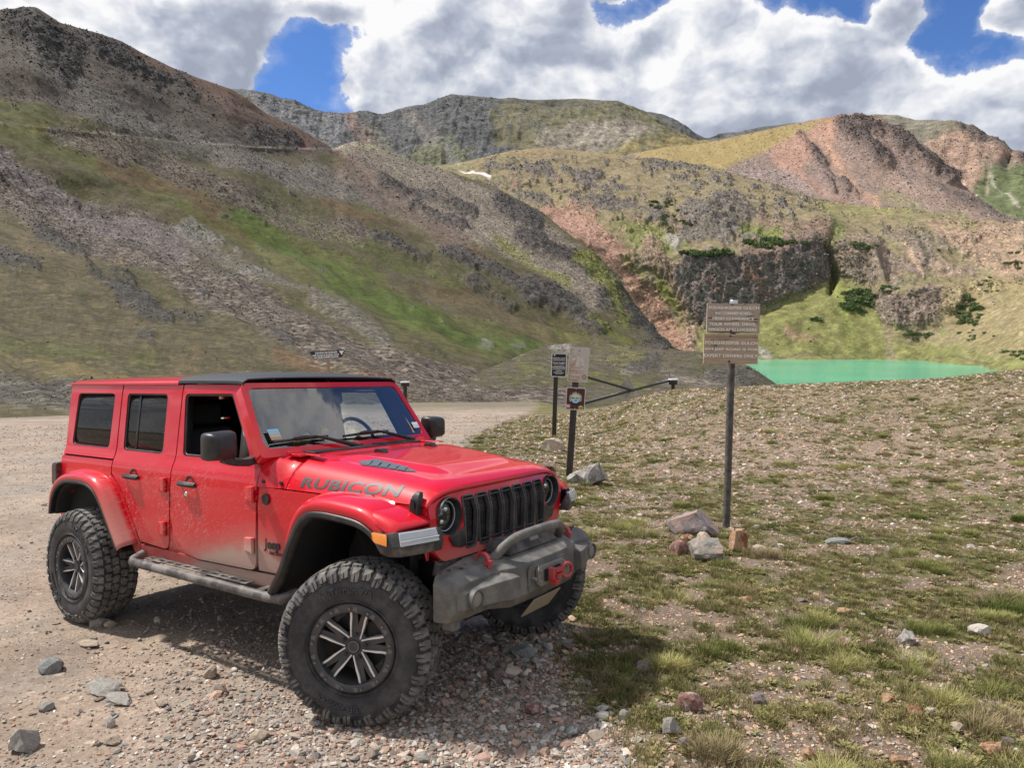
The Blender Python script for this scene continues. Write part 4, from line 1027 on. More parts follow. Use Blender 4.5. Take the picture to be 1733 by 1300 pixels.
            if dd is df:
                bm = bmesh.new(); b_lathe(bm, [(0, s * .006), (.012, s * .006), (.016, 0)], 16, 'Y', (hx - .02, s * ys(1.09), 1.09)); finish('lock', bm, RIML, dd)
        for dd, hx, zs in ((dr, 1.0, (1.137, .823)), (df, 2.005, (1.155, .83))):
            for hz in zs:
                bm = bmesh.new(); y0 = s * ys(hz, hx)
                b_loft(bm, [[(x, y0 + s * o1, hz - h), (x, y0 + s * o1, hz + h), (x, y0 - s * .004, hz + h + .006), (x, y0 - s * .004, hz - h - .006)] for x, o1, h in ((hx - .075, .004, .036), (hx - .06, .014, .040), (hx - .01, .018, .044), (hx + .012, .020, .044))])
                b_cyl(bm, (hx + .022, y0 + s * .014, hz - .052), (hx + .022, y0 + s * .014, hz + .052), .013, 12)
                recalc(bm); finish('hinge', bm, RED, dd, bevel=.003)
        # mirror
        bm = bmesh.new()
        sec = lambda x, k, dx=0: [(x + dx * a, s * (1.010 + a * .098 * k), 1.475 + b * .095 * k) for a, b in fillet([(-1, -1), (1, -.92), (1, .88), (-1, 1)], .35, 4)]
        b_loft(bm, [sec(1.905, .90), sec(1.915, .97), sec(1.955, 1.0), sec(2.00, .95), sec(2.03, .78), sec(2.042, .5)]); recalc(bm)
        mr = finish('side_mirror', bm, BLK, df, smooth=50)
        bm = bmesh.new(); b_loft(bm, [[(1.96 + dx, s * y, z0), (2.03 + dx, s * y, z0), (2.03 + dx, s * y, z1), (1.96 + dx, s * y, z1)] for y, z0, z1, dx in ((.765, 1.35, 1.40, .0), (.84, 1.335, 1.385, .0), (.93, 1.345, 1.39, -.01), (1.00, 1.37, 1.42, -.02))]); recalc(bm)
        finish('mirror_arm', bm, BLK, mr, bevel=.01)
        bm = bmesh.new(); b_prism(bm, rrect(0, 0, .165, .15, .03), .002, basis((1.903, s * 1.010, 1.475), (0, 1, 0), (0, 0, 1), (-1, 0, 0))); finish('mirror_glass', bm, CHROME, mr)
        # step tube with its perforated tread plate
        bm = bmesh.new(); b_tube(bm, [(.70, s * .80, .60), (.71, s * .88, .575), (.76, s * .915, .57), (1.5, s * .915, .57), (2.28, s * .915, .57), (2.40, s * .90, .57), (2.45, s * .82, .60)], .031, 16)
        for xx in (.95, 1.6, 2.2): b_box(bm, (xx, s * .83, .585), (.06, .15, .03))
        st = finish('step_bar', bm, STEP, car)
        hs = [rrect(x, .845, .07, .026, .01, 2) for x in np.arange(.92, 1.98, .105)]
        panel('tread_plate', rrect(1.44, .845, 1.18, .075, .01), lambda a, b: (a, s * b, .603), STEP, st, hs, (), (), .006, .001, (0, 0, 1))
    # roof: rear hardtop and front cloth panel
    def roofsec(x, z0, y0, zc, n=9, lip=.02):
        pts = [(x, -y0 - .006, z0 - lip), (x, -y0 - .004, z0)]
        for k in range(n + 1):
            t = -1 + 2 * k / n; pts.append((x, t * (y0 - .035), zc - (zc - z0 - .022) * abs(t) ** 3))
        pts += [(x, y0 + .004, z0), (x, y0 + .006, z0 - lip)]
        return pts
    bm = bmesh.new(); b_loft(bm, [roofsec(x, z0, y0, zc) for x, z0, y0, zc in ((-.605, 1.845, .69, 1.86), (-.59, 1.858, .70, 1.885), (-.53, 1.862, .70, 1.905), (.2, 1.866, .702, 1.922), (1.02, 1.868, .704, 1.925))], closed=False)
    for v in bm.verts: pass
    recalc(bm)
    finish('hardtop_roof', bm, RED, car, solid=.012, smooth=30, bevel=.003)
    bm = bmesh.new()
    for s in (-1, 1): b_loft(bm, [[(x, s * .695, 1.845), (x, s * .714, 1.848), (x, s * .716, 1.858), (x, s * .70, 1.864)] for x in (-.58, .4, 1.03)])
    recalc(bm); finish('rain_gutter', bm, RED, car, bevel=.002)
    bm = bmesh.new(); b_loft(bm, [roofsec(x, z0, y0, zc, lip=.022) for x, z0, y0, zc in ((1.02, 1.872, .706, 1.928), (1.035, 1.880, .708, 1.940), (1.3, 1.880, .710, 1.942), (1.6, 1.878, .712, 1.934), (1.74, 1.876, .716, 1.918), (1.80, 1.868, .72, 1.902))], closed=False)
    recalc(bm); finish('soft_top', bm, SOFT, car, solid=.012, smooth=30, bevel=.004)
    # rear wall, tailgate, floor, firewall
    bm = bmesh.new(); b_box(bm, (-.56, 0, .95), (.03, 1.56, .66)); b_box(bm, (-.575, 0, 1.55), (.02, 1.36, .58)); finish('tailgate', bm, RED, car, bevel=.01)
    bm = bmesh.new(); b_box(bm, (.85, 0, .62), (2.9, 1.54, .05)); b_box(bm, (2.20, 0, .88), (.04, 1.40, .52)); b_box(bm, (.6, 0, 1.84), (2.2, 1.33, .01)); finish('cabin_floor', bm, INT, car)
    for s in (-1, 1):
        bm = bmesh.new(); b_loft(bm, [[(x, s * y, z) for x, y, z in ((-.60 - d, .775, z0), (-.60 - d, .845, z0), (-.55, .85, z0), (-.55, .775, z0))] for z0, d in ((1.00, .03), (1.03, .05), (1.17, .05), (1.20, .03))]); recalc(bm)
        finish('tail_lamp', bm, TAIL, car, bevel=.012)

# windscreen ---------------------------------------------------------------
WS0 = Vector((2.122, 0, 1.425)); WSU = Vector((-.281, 0, .400)).normalized(); WSN = Vector((.400, 0, .281)).normalized()
def wmap(off=0.0): return lambda a, b: tuple(WS0 + Vector((-.0 - .03 * (a / .75) ** 2, 0, 0)) + WSU * b + Vector((0, a, 0)) + WSN * off)
def windscreen():
    ao = fillet([(-.815, -.045, .03), (.815, -.045, .03), (.742, .535, .07), (-.742, .535, .07)], .03, 5)
    ai = fillet([(-.762, .018, .06), (.762, .018, .06), (.698, .492, .06), (-.698, .492, .06)], .06, 6)
    fr = panel('windscreen_frame', ao, wmap(), RED, car, [ai], (), (-.5, -.25, 0, .25, .5), .07, .018, (1, 0, .6), seg=4)
    gi = fillet([(-.735, .045, .05), (.735, .045, .05), (.675, .468, .05), (-.675, .468, .05)], .06, 6)
    panel('glass_border', fillet([(-.768, .012, .06), (.768, .012, .06), (.704, .498, .06), (-.704, .498, .06)], .06, 6), wmap(-.011), GLOSSB, fr, [gi], (), (-.5, -.25, 0, .25, .5), .003, 0, (1, 0, .6))
    panel('windscreen', fillet([(-.766, .014, .06), (.766, .014, .06), (.702, .496, .06), (-.702, .496, .06)], .06, 6), wmap(-.008), GLASS, fr, (), (), (-.5, -.25, 0, .25, .5), .0, 0, (1, 0, .6))
    f = wmap(-.014)
    # sensor housing, stickers
    bm = bmesh.new(); b_prism(bm, [(-.07, .37), (.07, .37), (.11, .475), (-.11, .475)], .05, basis(Vector(wmap(-.07)(0, 0)), (0, 1, 0), WSU, WSN)); finish('sensor_housing', bm, INT, fr, bevel=.01)
    def sticker(y0, b0, w, h, cols, nm):
        bm = bmesh.new(); q = len(cols)
        for i, c in enumerate(cols):
            b_prism(bm, [(y0, b0 + h * i / q), (y0 + w, b0 + h * i / q), (y0 + w, b0 + h * (i + 1) / q - .001), (y0, b0 + h * (i + 1) / q - .001)], .0015, basis(Vector(wmap(-.006)(0, 0)), (0, 1, 0), WSU, WSN), mi=i)
        finish(nm, bm, [mat_plain('sticker_%d' % i, c, .4) for i, c in enumerate(cols)], fr, smooth=0)
    sticker(-.705, .085, .085, .085, [(.35, .30, .22), (.55, .42, .25), (.30, .50, .60), (.25, .55, .75)], 'park_pass')
    sticker(.655, .085, .065, .055, [(.55, .75, .72), (.75, .85, .85)], 'registration_sticker')
    text_mesh('sticker_print', 'W 9', .04, DECAL, fr, basis(Vector(wmap(-.002)(.687, .112)), (0, 1, 0), WSU, WSN), .0004, .001)
    # wipers
    for (a0, b0), (a1, b1), piv, elbow in (((-.70, .055), (-.26, .068), (-.03, -.05), (-.32, .066)), ((-.13, .055), (.33, .066), (.57, -.045), (.27, .066))):
        bm = bmesh.new(); g = wmap(.018); h = wmap(.035)
        b_tube(bm, [g(a0, b0), g((a0 + a1) / 2, (b0 + b1) / 2 + .004), g(a1, b1)], [.008, .012, .008], 8)
        m_ = ((a0 + a1) / 2, (b0 + b1) / 2)
        b_tube(bm, [h(m_[0] - .07, m_[1]), h(*m_), h(m_[0] + .07, m_[1])], [.010, .016, .010], 8)
        b_tube(bm, [h(*m_), h(m_[0] + .10, m_[1] + .004), h(m_[0] + .16, m_[1] - .01), h(*piv)], [.008, .008, .011, .017], 10)
        b_cyl(bm, wmap(.0)(*piv), wmap(.05)(*piv), .02, 14)
        finish('wiper', bm, BLK, car)
windscreen()

# hood, cowl ---------------------------------------------------------------
def hood_z(x, y):
    t = (x - 2.25) / 1.13; w = hood_w(x); a = min(abs(y) / w, 1)
    zc = 1.405 - .085 * t - .035 * max(0, t - .25) ** 2
    e = max(0, (x - 3.27) / .13); zc -= .030 * e ** 2.4
    ze = 1.203 - .014 * t
    ga = max(0, (a - .42) / .58); z = zc - (zc - ze) * (.80 * ga ** 5.2 + .20 * ga ** 2.2)
    # raised middle with crisp shoulders
    hw = .50 - .13 * (x - 2.45) / .8
    d = float(sstep(hw - abs(y), -.03, .035)) * float(sstep(x, 2.36, 2.62)) * (1 - float(sstep(x, 3.08, 3.30)))
    return z + .026 * d
body()
def hood():
    xs = list(np.linspace(2.285, 3.30, 44)) + list(np.linspace(3.315, 3.398, 10)); n = 60
    bm = bmesh.new(); rows = []
    for x in xs:
        w = hood_w(x); row = []
        for k in range(n + 1):
            a = math.sin((-1 + 2 * k / n) * math.pi / 2); y = a * w
            # rear edge curves back towards the centre, front edge follows the grille's plan
            xx = x - .030 * sstep(np.array(x), 3.0, 3.4) * abs(a) ** 2.5
            row.append((float(xx), y, hood_z(x, y)))
        rows.append(row)
    w = hood_w(3.4)
    last = rows[-1]; rows.append([(p[0] + .006, p[1], p[2] - .010) for p in last]); rows.append([(p[0] + .005, p[1] * .998, p[2] - .028) for p in last])
    b_loft(bm, rows, closed=False); recalc(bm)
    if sum(f.normal.z for f in bm.faces) < 0: bmesh.ops.reverse_faces(bm, faces=bm.faces)
    h = finish('hood', bm, RED, car, smooth=60, solid=.006)
    # heat vents, footman loops, rubber stops, latches, hinges
    def on(x, y, o=0.0): return (x, y, hood_z(x, y) + o)
    for s in (-1, 1):
        bm = bmesh.new(); c = (2.86, s * .475)
        poly = [(-.22, -.0), (-.14, -.045), (.16, -.038), (.23, -.004), (.10, .036), (-.12, .045)]
        vs_ = [bm.verts.new(on(c[0] + a, c[1] - s * b * 1.1 + s * a * -.12, .0035)) for a, b in poly]; bm.faces.new(vs_)
        for i in range(5):
            a = -.13 + i * .065
            p = [on(c[0] + a + da, c[1] - s * b * 1.1 - s * (a + da) * .12, o) for da, b, o in ((-.024, -.034, .006), (.030, -.034, .006), (.004, .026, .017))]
            vv = [bm.verts.new(q) for q in p]; bm.faces.new(vv)
        bmesh.ops.triangulate(bm, faces=bm.faces[:]); recalc(bm)
        finish('hood_vent', bm, mat_plain('vent_plastic', (.10, .115, .135), .35), h, smooth=0)
        bm = bmesh.new(); b_loft(bm, [[on(2.58 + dx, s * .245 + q, o) for q, o in ((-w_, .0), (-w_, hh), (w_, hh), (w_, .0))] for dx, w_, hh in ((-.04, .02, .002), (-.02, .026, .022), (.03, .026, .024), (.055, .02, .004))]); recalc(bm)
        finish('rubber_stop', bm, BLK, h, bevel=.004)
        # side latch
        bm = bmesh.new(); w = hood_w(3.30)
        secs = []
        for z, hw, o in ((1.105, .034, .010), (1.15, .032, .028), (1.20, .030, .032), (1.24, .026, .030), (1.262, .018, .018)):
            y0 = .712 if z < 1.2 else .705 - (z - 1.2) * .35
            secs.append([(3.31 - hw, s * (y0 - .01), z), (3.31 - hw, s * (y0 + o), z), (3.31 + hw, s * (y0 + o), z), (3.31 + hw, s * (y0 - .01), z)])
        b_loft(bm, secs); recalc(bm); lt = finish('hood_latch', bm, BLK, car, bevel=.006)
        bm = bmesh.new(); b_box(bm, (3.31, s * .742, 1.20), (.026, .006, .055)); finish('latch_slot', bm, DARKV, lt)
        # hinge brackets at the cowl
        bm = bmesh.new(); b_box(bm, (2.225, s * .60, 1.398), (.10, .09, .018)); b_box(bm, (2.33, s * .58, 1.402), (.16, .05, .010)); b_cyl(bm, (2.165, s * .55, 1.408), (2.165, s * .66, 1.408), .016, 12)
        finish('hood_hinge', bm, RED, h, bevel=.005)
        text_mesh('hood_lettering', 'RUBICON', .098, DECAL, h, None, .0, .0034, sx=1.72, spacing=1.06,
                  bend=(lambda s: lambda p: (2.775 - s * p.x, s * (lettery(2.775 - s * p.x, 1.247 + p.y * .78) + .0025), 1.247 + p.y * .78))(s), align='CENTER')
    # cowl under the windscreen with its louvred black cover
    def body_z(y):
        a = abs(y)
        return float(np.interp(a, [.70, .735, .765, .785, .797, .805], [1.396, 1.378, 1.345, 1.29, 1.24, 1.205])) if a > .70 else 1.408 - .012 * (a / .70) ** 2
    n = 60; rows = []
    for q in np.linspace(0, 1, 9):
        row = []
        for k in range(n + 1):
            a = math.sin((-1 + 2 * k / n) * math.pi / 2); yb, yh = a * .805, a * hood_w(2.285); zb, zh = body_z(yb), hood_z(2.285, yh); f = q * q * (3 - 2 * q)
            row.append((2.052 + (2.277 - 2.052) * q, yb + (yh - yb) * f, zb + (zh - zb) * f))
        rows.append(row)
    rows.append([(2.278, p[1] * .98, p[2] - .012) for p in rows[-1]])
    b_ = bmesh.new(); b_loft(b_, rows, closed=False); recalc(b_); finish('cowl_panel', b_, RED, car, smooth=60)
    bm = bmesh.new(); b_box(bm, (2.205, 0, 1.404), (.11, 1.04, .014)); cv = finish('cowl_cover', bm, BLK, car, bevel=.004)
    for k in range(16):
        bm = bmesh.new(); b_box(bm, (2.205, .10 + k * .024, 1.412), (.085, .009, .010)); finish('louvre', bm, BLK, cv)
def lettery(x, z):
    # width of the hood side at height z
    lo, hi = .3, hood_w(x)
    for _ in range(22):
        m_ = (lo + hi) / 2
        if hood_z(x, m_) > z: lo = m_
        else: hi = m_
    return (lo + hi) / 2
hood()

# grille and lamps -----------------------------------------------------------
def gx(y, z): return 3.432 - .036 * (abs(y) / .7) ** 2.4 - (max(0, z - 1.12) * .30)
def grille():
    gm = lambda o=0.0: (lambda a, b: (gx(a, b) + o, a, b))
    outl = fillet([(-.60, .872, .06), (.60, .872, .06), (.672, .94, .08), (.700, 1.10, .08), (.695, 1.185, .06), (.62, 1.238, .06), (.35, 1.264, .05), (0, 1.276, .1), (-.35, 1.264, .05), (-.62, 1.238, .06), (-.695, 1.185, .06), (-.700, 1.10, .08), (-.672, .94, .08)], .05, 4)
    slots = []; ctr = [(-.375 + .125 * i) for i in range(7)]
    for i, c in enumerate(ctr):
        slots.append(fillet([(c - .0435, .915), (c + .0435, .915), (c + .056, 1.12, .02), (c + .0495, 1.211), (c - .0495, 1.211), (c - .056, 1.12, .02)], .020, 3))
    zc = [.90, .93, .96, 1.0, 1.04, 1.08, 1.12, 1.16, 1.20, 1.235]; ca = [-.65, -.6, -.45, -.3, -.15, 0, .15, .3, .45, .6, .65]
    # cut-out for each lamp merges with the outermost slot's dark surround
    lamps = [circ(-.540, 1.112, .106, 40), circ(.540, 1.112, .106, 40)]
    gp = panel('grille_panel', outl, gm(), RED, car, slots + lamps, zc, ca, .012, .005, (1, 0, 0), seg=3)
    # body-colour shroud behind the panel up to the wings
    bm = bmesh.new()
    for s in (-1, 1):
        b_loft(bm, [[(3.33, s * y1, z), (gx(s * y0, z) - .012, s * y0, z)] for y1, y0, z in ((.60, .60, .875), (.665, .668, .94), (.70, .696, 1.10), (.70, .690, 1.185))], closed=False)
    b_loft(bm, [[(3.33, y, .86), (3.395, y, .875)] for y in (-.60, .60)], closed=False); recalc(bm); finish('grille_shroud', bm, RED, car, solid=.004)
    bm = bmesh.new(); b_box(bm, (3.275, 0, 1.06), (.01, 1.30, .36)); finish('radiator', bm, DARKV, car)
    MESHM = mat_plain('grille_mesh_plastic', (.018, .018, .02), .4, dust=.2)
    FRAME = mat_plain('slot_frame_grey', (.055, .055, .06), .4, dust=.25)
    ins = fillet([(-.425, .935), (.425, .935), (.440, 1.12, .0), (.430, 1.196), (-.430, 1.196), (-.440, 1.12, .0)], .01, 2)
    shol = [fillet([(c - .040, .945), (c + .040, .945), (c + .053, 1.12, .02), (c + .047, 1.186), (c - .047, 1.186), (c - .053, 1.12, .02)], .012, 3) for c in ctr]
    panel('grille_insert', ins, gm(.0035), MESHM, gp, shol, zc, (-.3, -.15, 0, .15, .3), .003, 0, (1, 0, 0))
    for i, c in enumerate(ctr):
        o_ = fillet([(c - .046, .912), (c + .046, .912), (c + .0585, 1.12, .02), (c + .052, 1.214), (c - .052, 1.214), (c - .0585, 1.12, .02)], .022, 3)
        i_ = fillet([(c - .040, .921), (c + .040, .921), (c + .0525, 1.12, .02), (c + .046, 1.207), (c - .046, 1.207), (c - .0525, 1.12, .02)], .019, 3)
        ring = panel('slot_frame', o_, gm(.007), FRAME, gp, [i_], zc, (), .03, .003, (1, 0, 0))
        bm = bmesh.new()
        for z in np.arange(.945, 1.2, .0225):
            hw = np.interp(z, [.925, 1.12, 1.2], [.036, .048, .042]); x = gx(c, z) - .022
            for yy in (-hw * .5, hw * .5):
                M_ = Matrix.Rotation(R(90), 3, 'Y')
                p = [(x, c + yy - hw * .44, z), (x, c + yy - hw * .2, z + .008), (x, c + yy + hw * .2, z + .008), (x, c + yy + hw * .44, z), (x, c + yy + hw * .2, z - .008), (x, c + yy - hw * .2, z - .008)]
                b_tube(bm, p + [p[0]], .0022, 4, cap=False)
        b_loft(bm, [[(gx(c, z) - .03, c - .05, z), (gx(c, z) - .03, c + .05, z)] for z in (.92, 1.12, 1.21)], closed=False)
        finish('slot_mesh', bm, MESHM, ring, smooth=0)
    for s in (-1, 1):
        y0 = s * .540; x0 = gx(y0, 1.11) - .010
        # black quarter beneath the lamp next to the first slot
        bm = bmesh.new(); b_prism(bm, fillet([(s * .455, .925), (s * .53, .945), (s * .565, 1.0), (s * .53, 1.01), (s * .46, 1.03), (s * .425, 1.05), (s * .42, .93)], .01, 2), .012, basis((gx(s * .48, .97) - .003, 0, 0), (0, 1, 0), (0, 0, 1), (1, 0, 0))); recalc(bm); finish('lamp_surround', bm, MESHM, gp, bevel=.004)
        bm = bmesh.new(); b_lathe(bm, [(.086, -.075), (.099, -.03), (.102, .006), (.108, .008), (.109, -.02)], 48, 'X', (x0, y0, 1.112)); recalc(bm)
        hl = finish('headlight', bm, mat_plain('lamp_bowl_grey', (.022, .026, .034), .35, dust=.15), car, solid=.003)
        bm = bmesh.new(); b_lathe(bm, [(0, .0), (.088, .0)], 40, 'X', (x0 - .066, y0, 1.112)); b_lathe(bm, [(.045, .02), (.05, .005), (.05, 0)], 32, 'X', (x0 - .075, y0, 1.112)); recalc(bm); finish('reflector', bm, mat_plain('reflector_metal', (.50, .54, .58), .35, .25), hl)
        bm = bmesh.new()
        b_box(bm, (x0 - .06, y0, 1.112), (.03, .140, .006)); b_box(bm, (x0 - .06, y0, 1.085), (.03, .008, .06)); finish('lamp_divider', bm, GLOSSB, hl, bevel=.003)
        bm = bmesh.new()
        for dy, dz in ((-.032, .03), (.032, .03), (0, -.035)): bmesh.ops.create_uvsphere(bm, u_segments=16, v_segments=10, radius=.026, matrix=Matrix.Translation((x0 - .068, y0 + dy, 1.112 + dz)))
        finish('projector', bm, CHROME, hl)
        bm = bmesh.new(); b_lathe(bm, [(.079, -.036), (.081, -.028), (.085, -.028), (.087, -.038)], 48, 'X', (x0, y0, 1.112)); recalc(bm); finish('light_ring', bm, WHITEL, hl, solid=.002)
        bm = bmesh.new(); b_lathe(bm, [(.0, -.015), (.03, -.017), (.06, -.024), (.085, -.040)], 40, 'X', (x0, y0, 1.112)); recalc(bm); finish('lens', bm, GLENS, hl, smooth=80)
grille()

# flares ---------------------------------------------------------------------
def flare_strip(name, path, secf, mat, par, solid=.0, closed=False, bevel=0.0):
    bm = bmesh.new(); secs = []
    for i, (x, z) in enumerate(path):
        a = Vector(path[max(i - 1, 0)]); b = Vector(path[min(i + 1, len(path) - 1)]); t = (b - a).normalized(); nrm = Vector((-t.y, t.x))
        secs.append([(x + nrm.x * o, y, z + nrm.y * o) for y, o in secf(i / (len(path) - 1), x, z)])
    b_loft(bm, secs, closed=closed, caps=closed); recalc(bm)
    return finish(name, bm, mat, par, solid=solid, smooth=50, bevel=bevel)
def dense(path, n=5):
    p = [Vector(a) for a in path]; out = []
    for i in range(len(p) - 1):
        p0 = p[max(i - 1, 0)]; p1 = p[i]; p2 = p[i + 1]; p3 = p[min(i + 2, len(p) - 1)]
        for k in range(n):
            t = k / n; out.append(tuple(.5 * ((2 * p1) + (p2 - p0) * t + (2 * p0 - 5 * p1 + 4 * p2 - p3) * t * t + (3 * p1 - p0 - 3 * p2 + p3) * t ** 3)))
    out.append(tuple(p[-1])); return out
def flares():
    for s in (-1, 1):
        # front: path of the wheel opening at the outer edge, rear foot to front corner
        pf = dense([(2.33, .61), (2.43, .75), (2.51, .92), (2.59, 1.045), (2.68, 1.112), (2.80, 1.128), (2.95, 1.122), (3.08, 1.108), (3.17, 1.075), (3.235, 1.03)], 4)
        def inner(x): return ys(1.0, x) - .012
        def topsec(t, x, z):
            k = float(sstep(np.array(t), .08, .42)); r = .028 + .052 * k; e = float(sstep(np.array(t), .80, 1.0))
            yi = inner(x)
            return [(s * yi, r + .022 * k), (s * (yi + .05), r + .024 * k), (s * .895, r + .004), (s * .925, r - .012), (s * .937, r - .030), (s * .937, .006)]
        fl = flare_strip('fender_flare', pf, topsec, RED, car, solid=.004)
        flare_strip('flare_trim', pf, lambda t, x, z: [(s * .939, .012), (s * .943, -.004), (s * .940, -.020), (s * .930, -.024), (s * .922, -.034), (s * .89, -.036), (s * .885, -.010)], BLK, fl, solid=.003)
        flare_strip('wheel_liner', pf, lambda t, x, z: [(s * .90, -.014), (s * .885, -.028), (s * .60, -.035), (s * .45, -.035)], DARKV, fl, solid=.003)
        # front top face running to the grille
        bm = bmesh.new()
        rows = []
        for q in np.linspace(0, 1, 9):      # from the wheel side forward
            x_in = 3.02 + (3.40 - 3.02) * q; x_out = 3.02 + (3.335 - 3.02) * q
            zi = 1.192 - .075 * q ** 2.6; zo = 1.180 - .080 * q ** 2.4
            row = []
            for k in np.linspace(0, 1, 8):
                yy = .705 + (.925 - .705) * k - (.02 * q if k > .9 else 0)
                row.append((x_in + (x_out - x_in) * k ** 1.5 + .0, s * yy, zi + (zo - zi) * k - (.014 if k == 1 else 0)))
            row.append((row[-1][0] + .002, s * .936, zo - .042 - .012 * (1 - q)))
            rows.append(row)
        rows.append([(p[0] + .004, p[1], p[2] - .016) for p in rows[-1]])
        b_loft(bm, rows, closed=False); recalc(bm)
        finish('flare_top', bm, RED, fl, solid=.004, smooth=50)
        # dark nose under it, with turn signal and running lamp
        bm = bmesh.new()
        top = [(3.20, .94, 1.075), (3.235, .953, 1.085), (3.315, .948, 1.082), (3.37, .915, 1.090), (3.425, .80, 1.094), (3.445, .71, 1.094), (3.46, .68, 1.08)]
        mid = [(3.215, .945, 1.03), (3.25, .965, 1.02), (3.33, .962, 1.010), (3.395, .925, 1.012), (3.455, .80, 1.018), (3.475, .71, 1.018), (3.48, .68, 1.018)]
        bot = [(3.235, .94, 1.00), (3.27, .945, .965), (3.32, .94, .955), (3.37, .905, .952), (3.43, .79, .958), (3.46, .71, .962), (3.465, .68, .962)]
        back = [(3.20, .90, 1.00), (3.24, .90, .965), (3.29, .89, .955), (3.32, .86, .952), (3.36, .76, .958), (3.38, .69, .962), (3.40, .67, .962)]
        secs = [[(a[0], s * a[1], a[2]) for a in (t_, m_, b_, k_)] for t_, m_, b_, k_ in zip(top, mid, bot, back)]
        b_loft(bm, secs); recalc(bm); ns = finish('flare_nose', bm, BLKD, fl, bevel=.006)
        def lamp(name, i0, i1, mat, f0=.12, f1=.92):
            bm = bmesh.new(); secs = []
            for i in range(i0, i1 + 1):
                t_, m_ = Vector(top[i]), Vector(mid[i]); o = Vector((.006, .006, 0)); a = t_.lerp(m_, f0) + o; b = t_.lerp(m_, f1) + o; c = Vector((-.02, -.01, 0))
                secs.append([(q.x, s * q.y, q.z) for q in (a, a.lerp(b, .5) + Vector((.003, .003, 0)), b, b + c, a + c)])
            b_loft(bm, secs); recalc(bm); return finish(name, bm, mat, ns, bevel=.003)
        lamp('turn_signal', 0, 2, AMBER); l2 = lamp('running_lamp', 3, 5, WHITEL, .1, .95)
        bm = bmesh.new(); secs = []
        for i in (3, 4, 5):
            p = Vector(top[i]).lerp(Vector(mid[i]), .62) + Vector((.013, .008, 0)); secs.append([(p.x, s * p.y, p.z + .004), (p.x + .002, s * p.y, p.z), (p.x, s * p.y, p.z - .004), (p.x - .01, s * p.y, p.z)])
        b_loft(bm, secs); recalc(bm); finish('light_bar', bm, CHROME, l2)
        # rear
        pr_ = dense([(-.482, .80), (-.455, .90), (-.40, .99), (-.32, 1.05), (-.20, 1.086), (-.02, 1.094), (.13, 1.082), (.24, 1.035), (.33, .95), (.45, .79), (.575, .625)], 4)
        def rsec(t, x, z):
            k = 1 - .0 * t; e = float(sstep(np.array(t), .0, .16)); yi = .800
            r = (.014 + .058 * e)
            return [(s * yi, r + .012 * e), (s * (yi + .03), r + .010), (s * .895, r - .004), (s * .925, r - .018 * e), (s * .936, r - .036 * e), (s * .936, .004)]
        fl = flare_strip('fender_flare', pr_[::1], lambda t, x, z: rsec(t, x, z), RED, car, solid=.004)
        flare_strip('flare_trim', pr_, lambda t, x, z: [(s * .938, .008), (s * .940, -.004), (s * .934, -.015), (s * .90, -.018), (s * .885, -.006)], BLK, fl, solid=.003)
        flare_strip('wheel_liner', pr_, lambda t, x, z: [(s * .90, -.014), (s * .885, -.028), (s * .60, -.03), (s * .40, -.03)], DARKV, fl, solid=.003)
flares()

